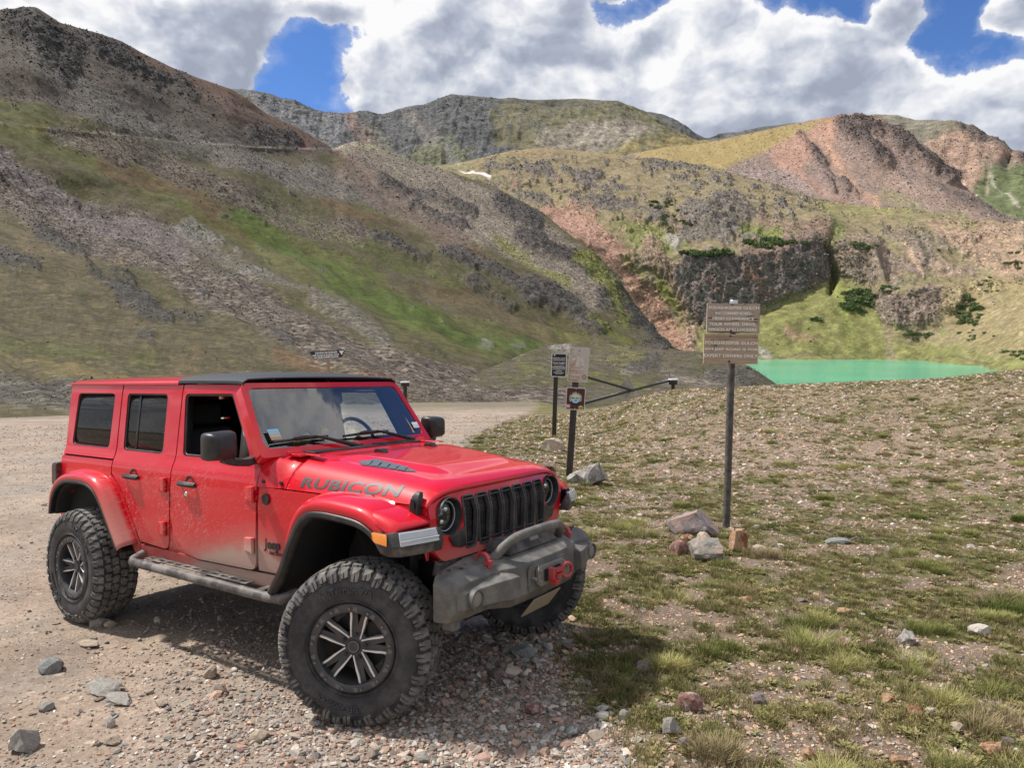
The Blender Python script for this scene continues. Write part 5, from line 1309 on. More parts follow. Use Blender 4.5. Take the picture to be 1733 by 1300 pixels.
# bumper ---------------------------------------------------------------------
def bumper():
    st = {.79: [(3.49, .80), (3.53, .80), (3.555, .765), (3.545, .66), (3.52, .605), (3.49, .61)],
          .755: [(3.475, .838), (3.53, .83), (3.595, .785), (3.60, .655), (3.565, .60), (3.48, .60)],
          .70: [(3.46, .850), (3.545, .842), (3.612, .795), (3.615, .655), (3.585, .60), (3.47, .60)],
          .46: [(3.42, .86), (3.56, .856), (3.635, .812), (3.64, .66), (3.605, .605), (3.39, .585)],
          .40: [(3.37, .862), (3.585, .858), (3.665, .82), (3.675, .66), (3.64, .60), (3.40, .58)],
          .34: [(3.38, .864), (3.605, .858), (3.70, .822), (3.71, .655), (3.675, .595), (3.42, .575)],
          .0: [(3.40, .864), (3.615, .858), (3.712, .822), (3.722, .65), (3.685, .59), (3.44, .57)]}
    ks = sorted(st); seq = [-k for k in ks[::-1] if k] + ks
    bm = bmesh.new(); b_loft(bm, [[(x, y, z) for x, z in st[abs(y)]] for y in seq]); recalc(bm)
    bp = finish('front_bumper', bm, STEEL, car, bevel=.007, seg=2, smooth=30, bang=18)
    for s in (-1, 1):
        bm = bmesh.new()
        b_loft(bm, [[(x0 - .05, s * y, .785 + tz), (x1, s * y, .762 + tz), (x1 + .008, s * y, .672), (x0, s * y, .648)] for y, x0, x1, tz in ((.735, 3.595, 3.606, -.014), (.70, 3.612, 3.640, -.004), (.60, 3.63, 3.665, .002), (.50, 3.65, 3.700, .014), (.41, 3.69, 3.745, .026), (.345, 3.70, 3.748, .022))]); recalc(bm)
        pd = finish('bumper_pod', bm, STEEL, bp, bevel=.006, seg=2, bang=18)
        M_ = basis((3.662, s * .640, .716), (0, 1, 0), (0, 0, 1), (1, 0, 0))
        bm = bmesh.new(); b_lathe(bm, [(.052, -.02), (.054, .014), (.046, .016), (.044, .006)], 32, 'X', (3.662, s * .640, .716)); recalc(bm); finish('lamp_bezel', bm, STEEL, pd)
        bm = bmesh.new(); b_lathe(bm, [(0, .012), (.03, .010), (.044, .004)], 28, 'X', (3.662, s * .640, .716)); recalc(bm)
        finish('fog_lamp', bm, mat_plain('dusty_lamp', (.24, .215, .19), .6), pd, smooth=80)
        bm = bmesh.new(); b_tube(bm, [(3.50, s * .445, .83), (3.515, s * .445, .885), (3.54, s * .445, .905), (3.575, s * .445, .905), (3.60, s * .445, .885), (3.61, s * .445, .845), (3.605, s * .445, .82)], [.010, .012, .013, .014, .015, .015, .014], 10)
        b_box(bm, (3.60, s * .445, .86), (.05, .026, .03)); finish('tow_hook', bm, HOOK, bp, bevel=.003)
        bm = bmesh.new(); b_box(bm, (3.54, s * .70, .585), (.08, .07, .07)); finish('bumper_foot', bm, STEEL, bp, bevel=.012)
        for x, y in ((3.48, .72), (3.50, .665), (3.53, .60), (3.50, .53), (3.58, .30), (3.58, .17)):
            bm = bmesh.new(); b_cyl(bm, (x, s * y, .84), (x, s * y, .868 if y < .5 else (.852 if y > .7 else .858)), .010, 8); finish('bolt', bm, BLKD, bp)
    # hoop
    hp = [(3.56, -.40, .845), (3.585, -.375, .88), (3.62, -.33, .925), (3.64, -.28, .96), (3.648, -.22, .975), (3.65, 0, .98), (3.648, .23, .975), (3.64, .30, .965), (3.62, .335, .935), (3.59, .335, .89), (3.565, .335, .845)]
    hp = [(3.56, -.37, .845), (3.585, -.35, .88), (3.615, -.315, .925), (3.638, -.26, .958), (3.648, -.20, .970), (3.65, 0, .975), (3.648, .20, .970), (3.638, .26, .958), (3.615, .315, .925), (3.585, .35, .88), (3.56, .37, .845)]
    bm = bmesh.new(); b_tube(bm, dense3(hp, 4), .0275, 16); finish('hoop', bm, STEEL, bp, smooth=60)
    # winch between the frame rails
    bm = bmesh.new(); b_loft(bm, [[(3.45, y, .86), (3.45, y, zt), (3.58, y, zt), (3.62, y, .875), (3.62, y, .86)] for y, zt in ((-.27, .875), (-.24, .925), (-.02, .93), (.0, .905), (.12, .905), (.14, .93), (.24, .925), (.27, .88))]); recalc(bm)
    w = finish('winch', bm, BLKD, bp, bevel=.01)
    bm = bmesh.new(); b_box(bm, (3.595, .03, .915), (.004, .09, .03), Matrix.Rotation(R(-30), 3, 'Y')); finish('winch_label', bm, mat_plain('label_grey', (.3, .3, .3), .5), w)
    # fairlead plate and shackle
    bm = bmesh.new(); b_prism(bm, fillet([(-.22, .655), (.19, .655), (.21, .68), (.21, .775), (.19, .80), (-.20, .80), (-.22, .78)], .015, 2), .008, basis((3.712, 0, 0), (0, 1, 0), (0, 0, 1), (1, 0, .0))); fp = finish('fairlead_plate', bm, STEEL, bp, bevel=.002)
    bm = bmesh.new(); hs = fillet([(-.15, .69), (-.13, .672), (.13, .672), (.15, .69), (.155, .74), (.14, .785), (-.12, .792), (-.15, .765)], .015, 3)
    b_prism(bm, hs, .022, basis((3.722, 0, 0), (0, 1, 0), (0, 0, 1), (1, 0, 0)))
    for y, z in ((-.13, .70), (-.13, .765), (.135, .70), (.135, .765), (-.185, .73), (.185, .73)): b_cyl(bm, (3.72, y, z), (3.752, y, z), .011, 10)
    finish('fairlead', bm, mat_plain('worn_alloy', (.30, .29, .28), .45, .6, dust=.4), fp, bevel=.005)
    bm = bmesh.new(); b_box(bm, (3.752, -.005, .732), (.01, .17, .065)); finish('fairlead_mouth', bm, DARKV, fp)
    bm = bmesh.new(); b_box(bm, (3.770, -.045, .735), (.045, .04, .07)); b_box(bm, (3.785, .01, .750), (.03, .09, .022)); b_box(bm, (3.785, .01, .722), (.03, .09, .018))
    ring = [(3.80 + .012 * math.cos(t), .075 + .038 * math.cos(t), .735 + .040 * math.sin(t)) for t in np.linspace(0, 2 * math.pi, 17)]
    b_tube(bm, ring, .012, 8, cap=False); b_box(bm, (3.785, -.035, .688), (.045, .05, .03)); finish('winch_shackle', bm, HOOK, fp, bevel=.006)
    bm = bmesh.new(); Mp = basis((3.665, 0, .60), (0, 1, .0), Vector((-.62, 0, -.62)).normalized(), Vector((.62, 0, -.62)).normalized())
    b_prism(bm, rrect(0, .075, .31, .15, .01), .004, basis((3.705, .01, .595), (0, 1, 0), Vector((-.62, 0, -.785)).normalized(), Vector((.785, 0, -.62)).normalized())); finish('number_plate', bm, TANPL, bp)
    # valance below the grille, behind the bumper
    bm = bmesh.new(); b_loft(bm, [[(3.36, y, .88), (3.40, y, .862), (3.395, y, .80), (3.33, y, .78)] for y in (-.62, -.5, .5, .62)]); recalc(bm); finish('valance', bm, BLKD, car, bevel=.01)
def dense3(p, n):
    p = [Vector(a) for a in p]; out = []
    for i in range(len(p) - 1):
        p0 = p[max(i - 1, 0)]; p1 = p[i]; p2 = p[i + 1]; p3 = p[min(i + 2, len(p) - 1)]
        for k in range(n):
            t = k / n; out.append(.5 * ((2 * p1) + (p2 - p0) * t + (2 * p0 - 5 * p1 + 4 * p2 - p3) * t * t + (3 * p1 - p0 - 3 * p2 + p3) * t ** 3))
    out.append(p[-1]); return out
bumper()

# wheels ---------------------------------------------------------------------
def tyre_profile(t):
    """distance t across the tread from its middle -> (r, y, nr, ny)"""
    s = 1 if t >= 0 else -1; a = abs(t); R0 = .428
    if a < .108:
        return R0 - .006 * (a / .108) ** 2, t, 1.0, 0.0
    r1 = .040; arc = r1 * R(75)
    if a < .108 + arc:
        th = (a - .108) / r1; return R0 - .006 - r1 + r1 * math.cos(th), s * (.108 + r1 * math.sin(th)), math.cos(th), s * math.sin(th)
    th = R(75); d = a - .108 - arc; r = R0 - .006 - r1 + r1 * math.cos(th); y = .108 + r1 * math.sin(th)
    return r - d * .98, s * (y + .010 * math.sin(min(d / .12, 1) * math.pi) + d * .06), .12, s * .99
def make_wheel():
    w = empty('wheel'); w.parent = car
    # outer face towards -y
    bm = bmesh.new(); prof = []
    for t in np.linspace(-.30, .30, 61):
        r, y, _, _ = tyre_profile(t); prof.append((r, y))
    prof = [(p[0], p[1]) for p in prof if p[0] > .232]
    prof = [(.226, -.105), (.230, -.125)] + prof + [(.230, .125), (.226, .105)]
    b_lathe(bm, prof, 72, 'Y'); recalc(bm)
    ty = finish('tyre', bm, RUBBER, w, smooth=50)
    # moulded tread blocks
    bm = bmesh.new(); N = 40; rr_ = random.Random(5)
    def block(poly, h, inset=.90):
        cx = sum(p[0] for p in poly) / len(poly); cy = sum(p[1] for p in poly) / len(poly); lo = []; hi = []
        for a, t in poly:
            r, y, nr, ny = tyre_profile(t); th = a / .43
            lo.append(bm.verts.new(((r - .002) * math.cos(th), y, (r - .002) * math.sin(th))))
            a2, t2 = cx + (a - cx) * inset, cy + (t - cy) * inset; r, y, nr, ny = tyre_profile(t2); th = a2 / .43; q = r + nr * h
            hi.append(bm.verts.new((q * math.cos(th), y + ny * h, q * math.sin(th))))
        bm.faces.new(hi)
        for i in range(len(poly)):
            j = (i + 1) % len(poly); bm.faces.new((lo[i], lo[j], hi[j], hi[i]))
    L = 2 * math.pi * .43 / N
    for k in range(N):
        a = k * L; j = lambda: (rr_.random() - .5) * .003
        # two interlocking centre rows, S-shaped blocks
        for s, o in ((1, 0), (-1, .5)):
            c = a + o * L
            S = [(-.42, .004), (-.05, .010), (.02, .002), (.44, .006), (.50, .030), (.30, .040), (.34, .056), (-.04, .058), (-.10, .048), (-.46, .050), (-.52, .026), (-.36, .018)]
            block([(c + u_ * L * .92 + j(), s * (v_ + .002)) for u_, v_ in S], .016, .88)
            S2 = [(-.45, .064), (-.12, .060), (-.02, .070), (.42, .064), (.46, .090), (.28, .104), (-.08, .106), (-.16, .096), (-.42, .102), (-.50, .084)]
            block([(c + (u_ + .35) * L * .92 + j(), s * v_) for u_, v_ in S2], .016, .88)
        # shoulder lugs wrapping on to the sidewall
        for s, o in ((1, .1), (-1, .6)):
            c = a + o * L; t1 = .190 if k % 2 else .172
            block([(c - .40 * L, s * .114), (c + .36 * L, s * .112), (c + .46 * L, s * .135), (c + .30 * L, s * .155), (c + .34 * L, s * t1), (c + .05 * L, s * (t1 + .004)), (c + .02 * L, s * .146), (c - .05 * L, s * .146), (c - .10 * L, s * (t1 + .002)), (c - .38 * L, s * (t1 - .006)), (c - .40 * L, s * .150), (c - .30 * L, s * .132)], .014, .90)
    recalc(bm); tr = finish('tread', bm, TREAD, ty, smooth=0)
    # raised lettering and rings on the outer wall
    def arc(txt, ang, rad, size):
        def bend(p):
            r = rad + p.y; th = ang + p.x / rad
            return (r * math.cos(th), -(.1555 - .0) + 0 - p.z, r * math.sin(th))
        return bend
    bm = bmesh.new()
    for r_ in (.262, .372): b_lathe(bm, [(r_ - .004, -.150 + .0), (r_ - .002, -.1605), (r_ + .002, -.1605), (r_ + .004, -.150)], 72, 'Y')
    recalc(bm); finish('sidewall_rib', bm, RUBBER, ty)
    LET = mat_plain('raised_rubber', (.045, .047, .055), .5, dust=.3, dustcol=(.2, .19, .18))
    for txt, an in (('BFGoodrich', R(255)), ('All-Terrain T/A', R(95))):
        # read from outside with the letter tops outward: x grows with the angle seen from -y
        text_mesh('sidewall_lettering', txt, .048, LET, ty, None, .003, .0008, sx=1.05,
                  bend=(lambda an_: lambda p: ((.318 + p.y) * math.cos(an_ - p.x / .318), -.164 - p.z, (.318 + p.y) * math.sin(an_ - p.x / .318)))(an))
    # rim
    bm = bmesh.new(); b_lathe(bm, [(.232, .12), (.215, .11), (.205, .06), (.200, -.06), (.195, -.128)], 60, 'Y')
    b_lathe(bm, [(.195, -.120), (.196, -.150), (.204, -.156), (.232, -.156), (.241, -.148), (.242, -.118), (.236, -.11)], 72, 'Y'); recalc(bm)
    rim = finish('rim', bm, RIMD, w, smooth=40)
    bm = bmesh.new()
    for k in range(13):
        t = 2 * math.pi * (k + .3) / 13; c = (.219 * math.cos(t), 0, .219 * math.sin(t)); b_cyl(bm, (c[0], -.15, c[2]), (c[0], -.163, c[2]), .0075, 6)
    finish('beadlock_bolts', bm, mat_plain('bolt_grey', (.2, .2, .2), .4, .7), rim)['kind'] = 'stuff'
    bm = bmesh.new()
    for k in range(26):
        t0 = 2 * math.pi * k / 26; dt = .075
        if k % 2: continue
        p = []
        for r_, t in ((.206, t0 - dt), (.209, t0 + dt), (.231, t0 + dt * .4), (.231, t0 - dt * .4)): p.append(bm.verts.new((r_ * math.cos(t), -.1575, r_ * math.sin(t))))
        bm.faces.new(p)
    finish('ring_marks', bm, mat_plain('ring_relief', (.15, .15, .15), .5, .4), rim, smooth=0)['kind'] = 'stuff'
    # spokes: five V pairs, dark body with a machined bright face
    for k in range(5):
        b0 = R(270 - 11 + 72 * k)
        bm = bmesh.new(); bl = bmesh.new()
        for s in (-1, 1):
            a_in = b0 + s * R(4); a_out = b0 + s * R(20.5)
            pi_ = Vector((math.cos(a_in) * .052, math.sin(a_in) * .052)); po = Vector((math.cos(a_out) * .200, math.sin(a_out) * .200))
            d = (po - pi_).normalized(); nn = Vector((-d.y, d.x)) * s
            def P3(q, y): return (q.x, y, q.y)
            # body of the spoke lies outside the bright line
            for bmx, lo, hi, yt, yb in ((bm, .004, .040, -.098, -.060), (bl, -.002, .0058, -.110, -.085)):
                secs = []
                for f in (0, .25, .55, .72, 1.0):
                    q = pi_.lerp(po, f); wob = (.003 if f > .6 else 0) if bmx is bl else 0
                    wd = hi + (.004 if (f > .5 and bmx is bl) else 0); y_ = yt - .018 * f
                    secs.append([P3(q + nn * (lo + wob), y_), P3(q + nn * (wd + wob), y_), P3(q + nn * (wd + wob), yb), P3(q + nn * (lo + wob), yb)])
                b_loft(bmx, secs)
        recalc(bm); recalc(bl)
        finish('spoke', bm, RIMD, rim, bevel=.003); finish('spoke_face', bl, RIML, rim, bevel=.0015)
    bm = bmesh.new(); b_lathe(bm, [(.0, -.118), (.030, -.118), (.034, -.112), (.036, -.106), (.066, -.104), (.078, -.092), (.078, -.05)], 40, 'Y'); recalc(bm); finish('hub_cap', bm, RIMD, rim, smooth=40)
    bm = bmesh.new(); b_lathe(bm, [(.026, -.1195), (.031, -.1195)], 40, 'Y'); recalc(bm); finish('cap_ring', bm, mat_plain('cap_relief', (.22, .22, .22), .4, .6), rim, solid=.001)
    for k in range(5):
        t = R(270 + 25 + 72 * k); c = (.064 * math.cos(t), 0, .064 * math.sin(t)); bm = bmesh.new()
        b_lathe(bm, [(.017, -.085), (.017, -.098), (.010, -.103), (.010, -.115), (0, -.117)], 12, 'Y', c); recalc(bm); finish('lug_nut', bm, BLK, rim)
    bm = bmesh.new(); b_cyl(bm, (0, -.03, 0), (0, -.01, 0), .16, 40); b_box(bm, (.10, -.03, .06), (.09, .06, .12)); finish('brake_disc', bm, mat_plain('cast_iron', (.05, .048, .045), .6, .4), w)
    return w
wheel = make_wheel()
def place(o, x, y, ang, spin):
    side = 1 if y < 0 else -1
    o.location = (x, y, .436)
    o.rotation_euler = (Matrix.Rotation(ang + (0 if side > 0 else math.pi), 4, 'Z') @ Matrix.Rotation(spin, 4, 'Y')).to_euler()
STEER = R(25)
w2 = copy_tree(wheel, car); w3 = copy_tree(wheel, car); w4 = copy_tree(wheel, car)
place(wheel, 3.008, -.835, STEER, 0); place(w2, 0, -.835, 0, R(38)); place(w3, 3.008, .835, STEER, R(20)); place(w4, 0, .835, 0, R(70))

# underbody and cabin ----------------------------------------------------------
def under_and_cabin():
    UB = mat_plain('underbody_dusty_black', (.02, .019, .018), .8, dust=.35, dustcol=(.12, .105, .09))
    bm = bmesh.new()
    for s in (-1, 1): b_box(bm, (1.45, s * .42, .58), (4.0, .08, .14))
    finish('frame_rails', bm, UB, car, bevel=.01)
    for x in (0, 3.008):
        bm = bmesh.new(); b_cyl(bm, (x, -.70, .436), (x, .70, .436), .045, 14); bmesh.ops.create_uvsphere(bm, u_segments=20, v_segments=12, radius=.15, matrix=Matrix.Translation((x, .18 if x > 1 else 0, .436)))
        finish('axle', bm, UB, car)
    bm = bmesh.new(); b_tube(bm, [(3.19, -.62, .50), (3.16, .55, .52)], .022, 10); b_tube(bm, [(3.17, -.66, .44), (3.17, .66, .44)], .02, 10)
    for s in (-1, 1):
        b_cyl(bm, (2.95, s * .56, .45), (2.93, s * .50, 1.0), .055, 14); b_cyl(bm, (3.08, s * .50, .45), (3.10, s * .48, 1.0), .03, 10)
        b_tube(bm, [(2.96, s * .50, .40), (2.2, s * .40, .52)], .03, 10)
    o = finish('suspension', bm, UB, car); o['kind'] = 'stuff'
    bm = bmesh.new(); b_box(bm, (2.9, 0, .86), (.85, .86, .44)); b_box(bm, (1.2, 0, .52), (1.4, .7, .12)); b_box(bm, (3.0, .0, .62), (.5, .5, .2)); finish('engine_bay', bm, DARKV, car)
    for s in (-1, 1):
        bm = bmesh.new(); b_loft(bm, [[(x, s * .74, z), (x, s * .50, z), (x, s * .50, z + .03), (x, s * .74, z + .03)] for x, z in ((2.38, .62), (2.42, .85), (2.62, 1.08), (3.35, 1.08))]); finish('inner_arch', bm, DARKV, car)
        bm = bmesh.new(); b_box(bm, (-.02, s * .62, 1.05), (.95, .30, .04)); finish('inner_arch', bm, DARKV, car)
    # dashboard, wheel, seats, roll bars
    bm = bmesh.new(); b_loft(bm, [[(2.03, y, 1.33), (2.015, y, 1.40), (1.98, y, 1.43), (1.85, y, 1.435), (1.78, y, 1.39), (1.80, y, 1.10), (2.05, y, 1.0)] for y in (-.66, 0, .66)]); recalc(bm); finish('dashboard', bm, INT, car, bevel=.02)
    bm = bmesh.new(); c = Vector((1.72, .37, 1.40)); ax, ay, az_ = Vector((0, 1, 0)), Vector((-.42, 0, .90)).normalized(), None
    b_tube(bm, [c + ax * (.185 * math.cos(t)) + ay * (.185 * math.sin(t)) for t in np.linspace(0, 2 * math.pi, 33)], .015, 8, cap=False)
    for t in (0, math.pi, -math.pi / 2): b_tube(bm, [c, c + ax * (.18 * math.cos(t)) + ay * (.18 * math.sin(t))], .018, 8)
    b_tube(bm, [c, c + Vector((.2, 0, -.08))], .04, 10); finish('steering_wheel', bm, INT, car)
    for x, ys_ in ((1.12, (-.37, .37)), (.25, (-.37, .37))):
        for y in ys_:
            se = empty('seat'); se.parent = car
            bm = bmesh.new(); b_loft(bm, [[(x + a, y + b * k, z) for a, b in ((.26, -.23), (.26, .23), (-.22, .23), (-.22, -.23))] for z, k in ((.80, .9), (.86, 1), (.94, 1), (.97, .9))]); recalc(bm); finish('seat_cushion', bm, INT, se, bevel=.03)
            bm = bmesh.new(); b_loft(bm, [[(x - .16 - (z - .95) * .22 + a, y + b * k, z) for a, b in ((.06, -.23), (.06, .23), (-.06, .23), (-.06, -.23))] for z, k in ((.92, .85), (1.1, 1), (1.35, .98), (1.52, .8))]); recalc(bm); finish('seat_back', bm, INT, se, bevel=.03)
            bm = bmesh.new(); b_box(bm, (x - .31, y, 1.62), (.09, .26, .17)); finish('headrest', bm, INT, se, bevel=.03)
    bm = bmesh.new()
    for s in (-1, 1):
        b_tube(bm, [(1.98, s * .62, 1.42), (1.72, s * .60, 1.80), (1.0, s * .60, 1.83), (-.45, s * .60, 1.80)], .03, 10); b_tube(bm, [(1.02, s * .66, 1.0), (.98, s * .60, 1.82)], .035, 10); b_tube(bm, [(.12, s * .66, 1.0), (.12, s * .60, 1.82)], .03, 10)
    b_tube(bm, [(1.0, -.6, 1.82), (1.0, .6, 1.82)], .03, 10); b_tube(bm, [(.12, -.6, 1.82), (.12, .6, 1.82)], .03, 10)
    finish('roll_bars', bm, INT, car)
    bm = bmesh.new(); b_box(bm, (1.74, 0, 1.70), (.03, .26, .075)); finish('rear_view_mirror', bm, GLOSSB, car, bevel=.01)
    # badges on the cowl
    def sideM(x, z, off=.0): return None
    for s in (-1, 1):
        f = (lambda s: lambda p: (2.19 + (p.x if s < 0 else -p.x), s * (ys(.85, 2.19) - .006 + .003 + p.z), .850 + p.y))(s)
        text_mesh('name_badge', 'Jeep', .085, BLK, car, None, .003, .0022, sx=.98, bend=f)
        f2 = (lambda s: lambda p: (2.20 + (p.x if s < 0 else -p.x), s * (ys(.79, 2.19) - .006 + .002 + p.z), .795 + p.y))(s)
        text_mesh('model_badge', 'RUBICON', .026, mat_plain('badge_red_black', (.10, .01, .015), .5), car, None, .001, .0008, sx=1.5, bend=f2)
under_and_cabin()

def ducks():
    cols = [((.75, .55, .05), -.40, .020, .9, 'small yellow rubber duck on the dashboard, nearest the passenger side'), ((.62, .66, .10), -.325, .027, 1.0, 'greenish yellow rubber duck on the dashboard beside the small yellow one'),
            ((.80, .58, .08), -.165, .034, 1.2, 'largest yellow rubber duck, at the middle of the dashboard'), ((.42, .40, .62), -.07, .026, .9, 'pale lavender rubber duck on the dashboard')]
    for c, y, r_, k, lab in cols:
        root = empty('rubber_duck', CARM @ Matrix.Translation((1.94, y, 1.434)) @ Matrix.Scale(1.1, 4)); setp(root, lab, 'rubber duck', 'rubber ducks on the dashboard')
        m = mat_plain('duck_vinyl', c, .35)
        bm = bmesh.new(); bmesh.ops.create_uvsphere(bm, u_segments=16, v_segments=10, radius=r_, matrix=Matrix.Translation((0, 0, r_ * .8)) @ Matrix.Diagonal((1.3, 1, .8, 1)))
        b_tube(bm, [(-r_ * .9, 0, r_ * .9), (-r_ * 1.5, 0, r_ * 1.5)], [r_ * .5, r_ * .12], 8); finish('body', bm, m, root)
        bm = bmesh.new(); bmesh.ops.create_uvsphere(bm, u_segments=14, v_segments=10, radius=r_ * .72, matrix=Matrix.Translation((r_ * .45, 0, r_ * 2.0))); finish('head', bm, m, root)
        bm = bmesh.new(); b_tube(bm, [(r_ * 1.0, 0, r_ * 1.95), (r_ * 1.5, 0, r_ * 1.9)], [r_ * .28, r_ * .1], 8); finish('beak', bm, mat_plain('duck_beak', (.8, .25, .03), .4), root)
ducks()
# ================================================================== SIGNS AND THE ROAD GATE
def hit(u, v, dmax=60):
    """where the sight line through a photo pixel meets the near ground"""
    r = ray(float(u), float(v)); lo = None; t = .8
    prev = t
    while t < dmax:
        p = CAM + r * t
        if p[2] < float(ground_z(p[0], p[1])): break
        prev = t; t *= 1.02
    a, b = prev, t
    for _ in range(14):
        m_ = (a + b) / 2; p = CAM + r * m_
        if p[2] < float(ground_z(p[0], p[1])): b = m_
        else: a = m_
    return CAM + r * (a + b) / 2
def mpp(P): return float((np.asarray(P) - CAM) @ FW) / FPX       # metres per photo pixel at that depth
def lean_frame(P, yaw=0.0, lean=0.0, tilt=0.0):
    return Matrix.Translation(Vector(P)) @ Matrix.Rotation(yaw, 4, 'Z') @ Matrix.Rotation(lean, 4, 'Y') @ Matrix.Rotation(tilt, 4, 'X')
def label_text(s, w, h, mat, par, x, z, y, name='lettering', weight=.0, ext=.0015, shear=0.0):
    """one line of writing, w x h metres, centred at (x, z) on the face at depth y (front is -y)"""
    o = text_mesh(name, s, 1.0, mat, par, None, 0.0, 0.0, shear=shear)
    co = np.empty(len(o.data.vertices) * 3, np.float32); o.data.vertices.foreach_get('co', co); co = co.reshape(-1, 3); mn, mx = co.min(0), co.max(0); me_old = o.data
    sc = h / max(mx[1] - mn[1], 1e-6)
    bpy.data.objects.remove(o)
    o = text_mesh(name, s, sc, mat, par, None, ext, weight, shear=shear)
    k = w / max((mx[0] - mn[0]) * sc, 1e-6); cx, cy = (mn[0] + mx[0]) / 2 * sc, (mn[1] + mx[1]) / 2 * sc
    for v in o.data.vertices:
        a, b, c = v.co; v.co = ((a - cx) * k + x, y - c, (b - cy) + z)
    return o
XZ = basis((0, 0, 0), (1, 0, 0), (0, 0, 1), (0, -1, 0))
def plate(name, poly, y, th, mat, par, bevel=.0):
    bm = bmesh.new(); b_prism(bm, poly, th, basis((0, y, 0), (1, 0, 0), (0, 0, 1), (0, -1, 0))); recalc(bm)
    return finish(name, bm, mat, par, bevel=bevel, smooth=0)
def wood_mat(name, c1, c2, sc=1.0, crack=True):
    m, g, b = new_mat(name); tc = g.n('ShaderNodeTexCoord').outputs['Object']
    q = g.mapping(tc, scale=(1.6, 6, 26 * sc)); w = g.vm('ADD', q, g.vm('SCALE', g.noise(tc, 4, 2, .5, color=True), scale=1.2))
    n = g.noise(w, 1.6, 6, .68); n2 = g.noise(g.mapping(tc, scale=(1.5, 1.5, 40 * sc)), 1.5, 4, .6)
    c = g.mix(g.mapr(n, .3, .7), (*c1, 1), (*c2, 1)); c = g.mix(g.mapr(n2, .62, .78, 0, .7), c, (.16, .115, .08, 1))
    st = g.noise(g.mapping(tc, scale=(3, 3, 12)), 2.2, 4, .7); c = g.mix(g.mapr(st, .6, .68, 0, .75), c, (.05, .038, .03, 1))
    g.link(c, b.inputs['Base Color']); b.inputs['Roughness'].default_value = .85
    bp = g.n('ShaderNodeBump'); bp.inputs['Strength'].default_value = .7; bp.inputs['Distance'].default_value = .004; g.link(g.m('ADD', n, n2), bp.inputs['Height']); g.link(bp.outputs[0], b.inputs['Normal'])
    return m
WOOD = wood_mat('weathered_sign_wood', (.38, .29, .22), (.52, .415, .335)); WOOD2 = wood_mat('warm_sign_wood', (.40, .285, .195), (.53, .40, .29)); WOODP = wood_mat('post_wood', (.30, .19, .13), (.36, .25, .18))
def worn_white(name, c, thr=.62):
    m, g, b = new_mat(name); tc = g.n('ShaderNodeTexCoord').outputs['Object']
    g.link(g.mix(g.mapr(g.noise(tc, 45, 4, .7), thr, thr + .1), (*c, 1), (.42, .34, .27, 1)), b.inputs['Base Color']); b.inputs['Roughness'].default_value = .7; return m
LETW = worn_white('worn_white_paint', (.92, .90, .85), .72)
RUSTP = mat_plain('old_pipe', (.085, .078, .075), .6, .3, dust=.7, bump=.5, bscale=60, dustcol=(.20, .175, .16), var=.35)
BPOST = mat_plain('black_sign_post', (.028, .024, .022), .55, dust=.3, dustcol=(.10, .08, .07))

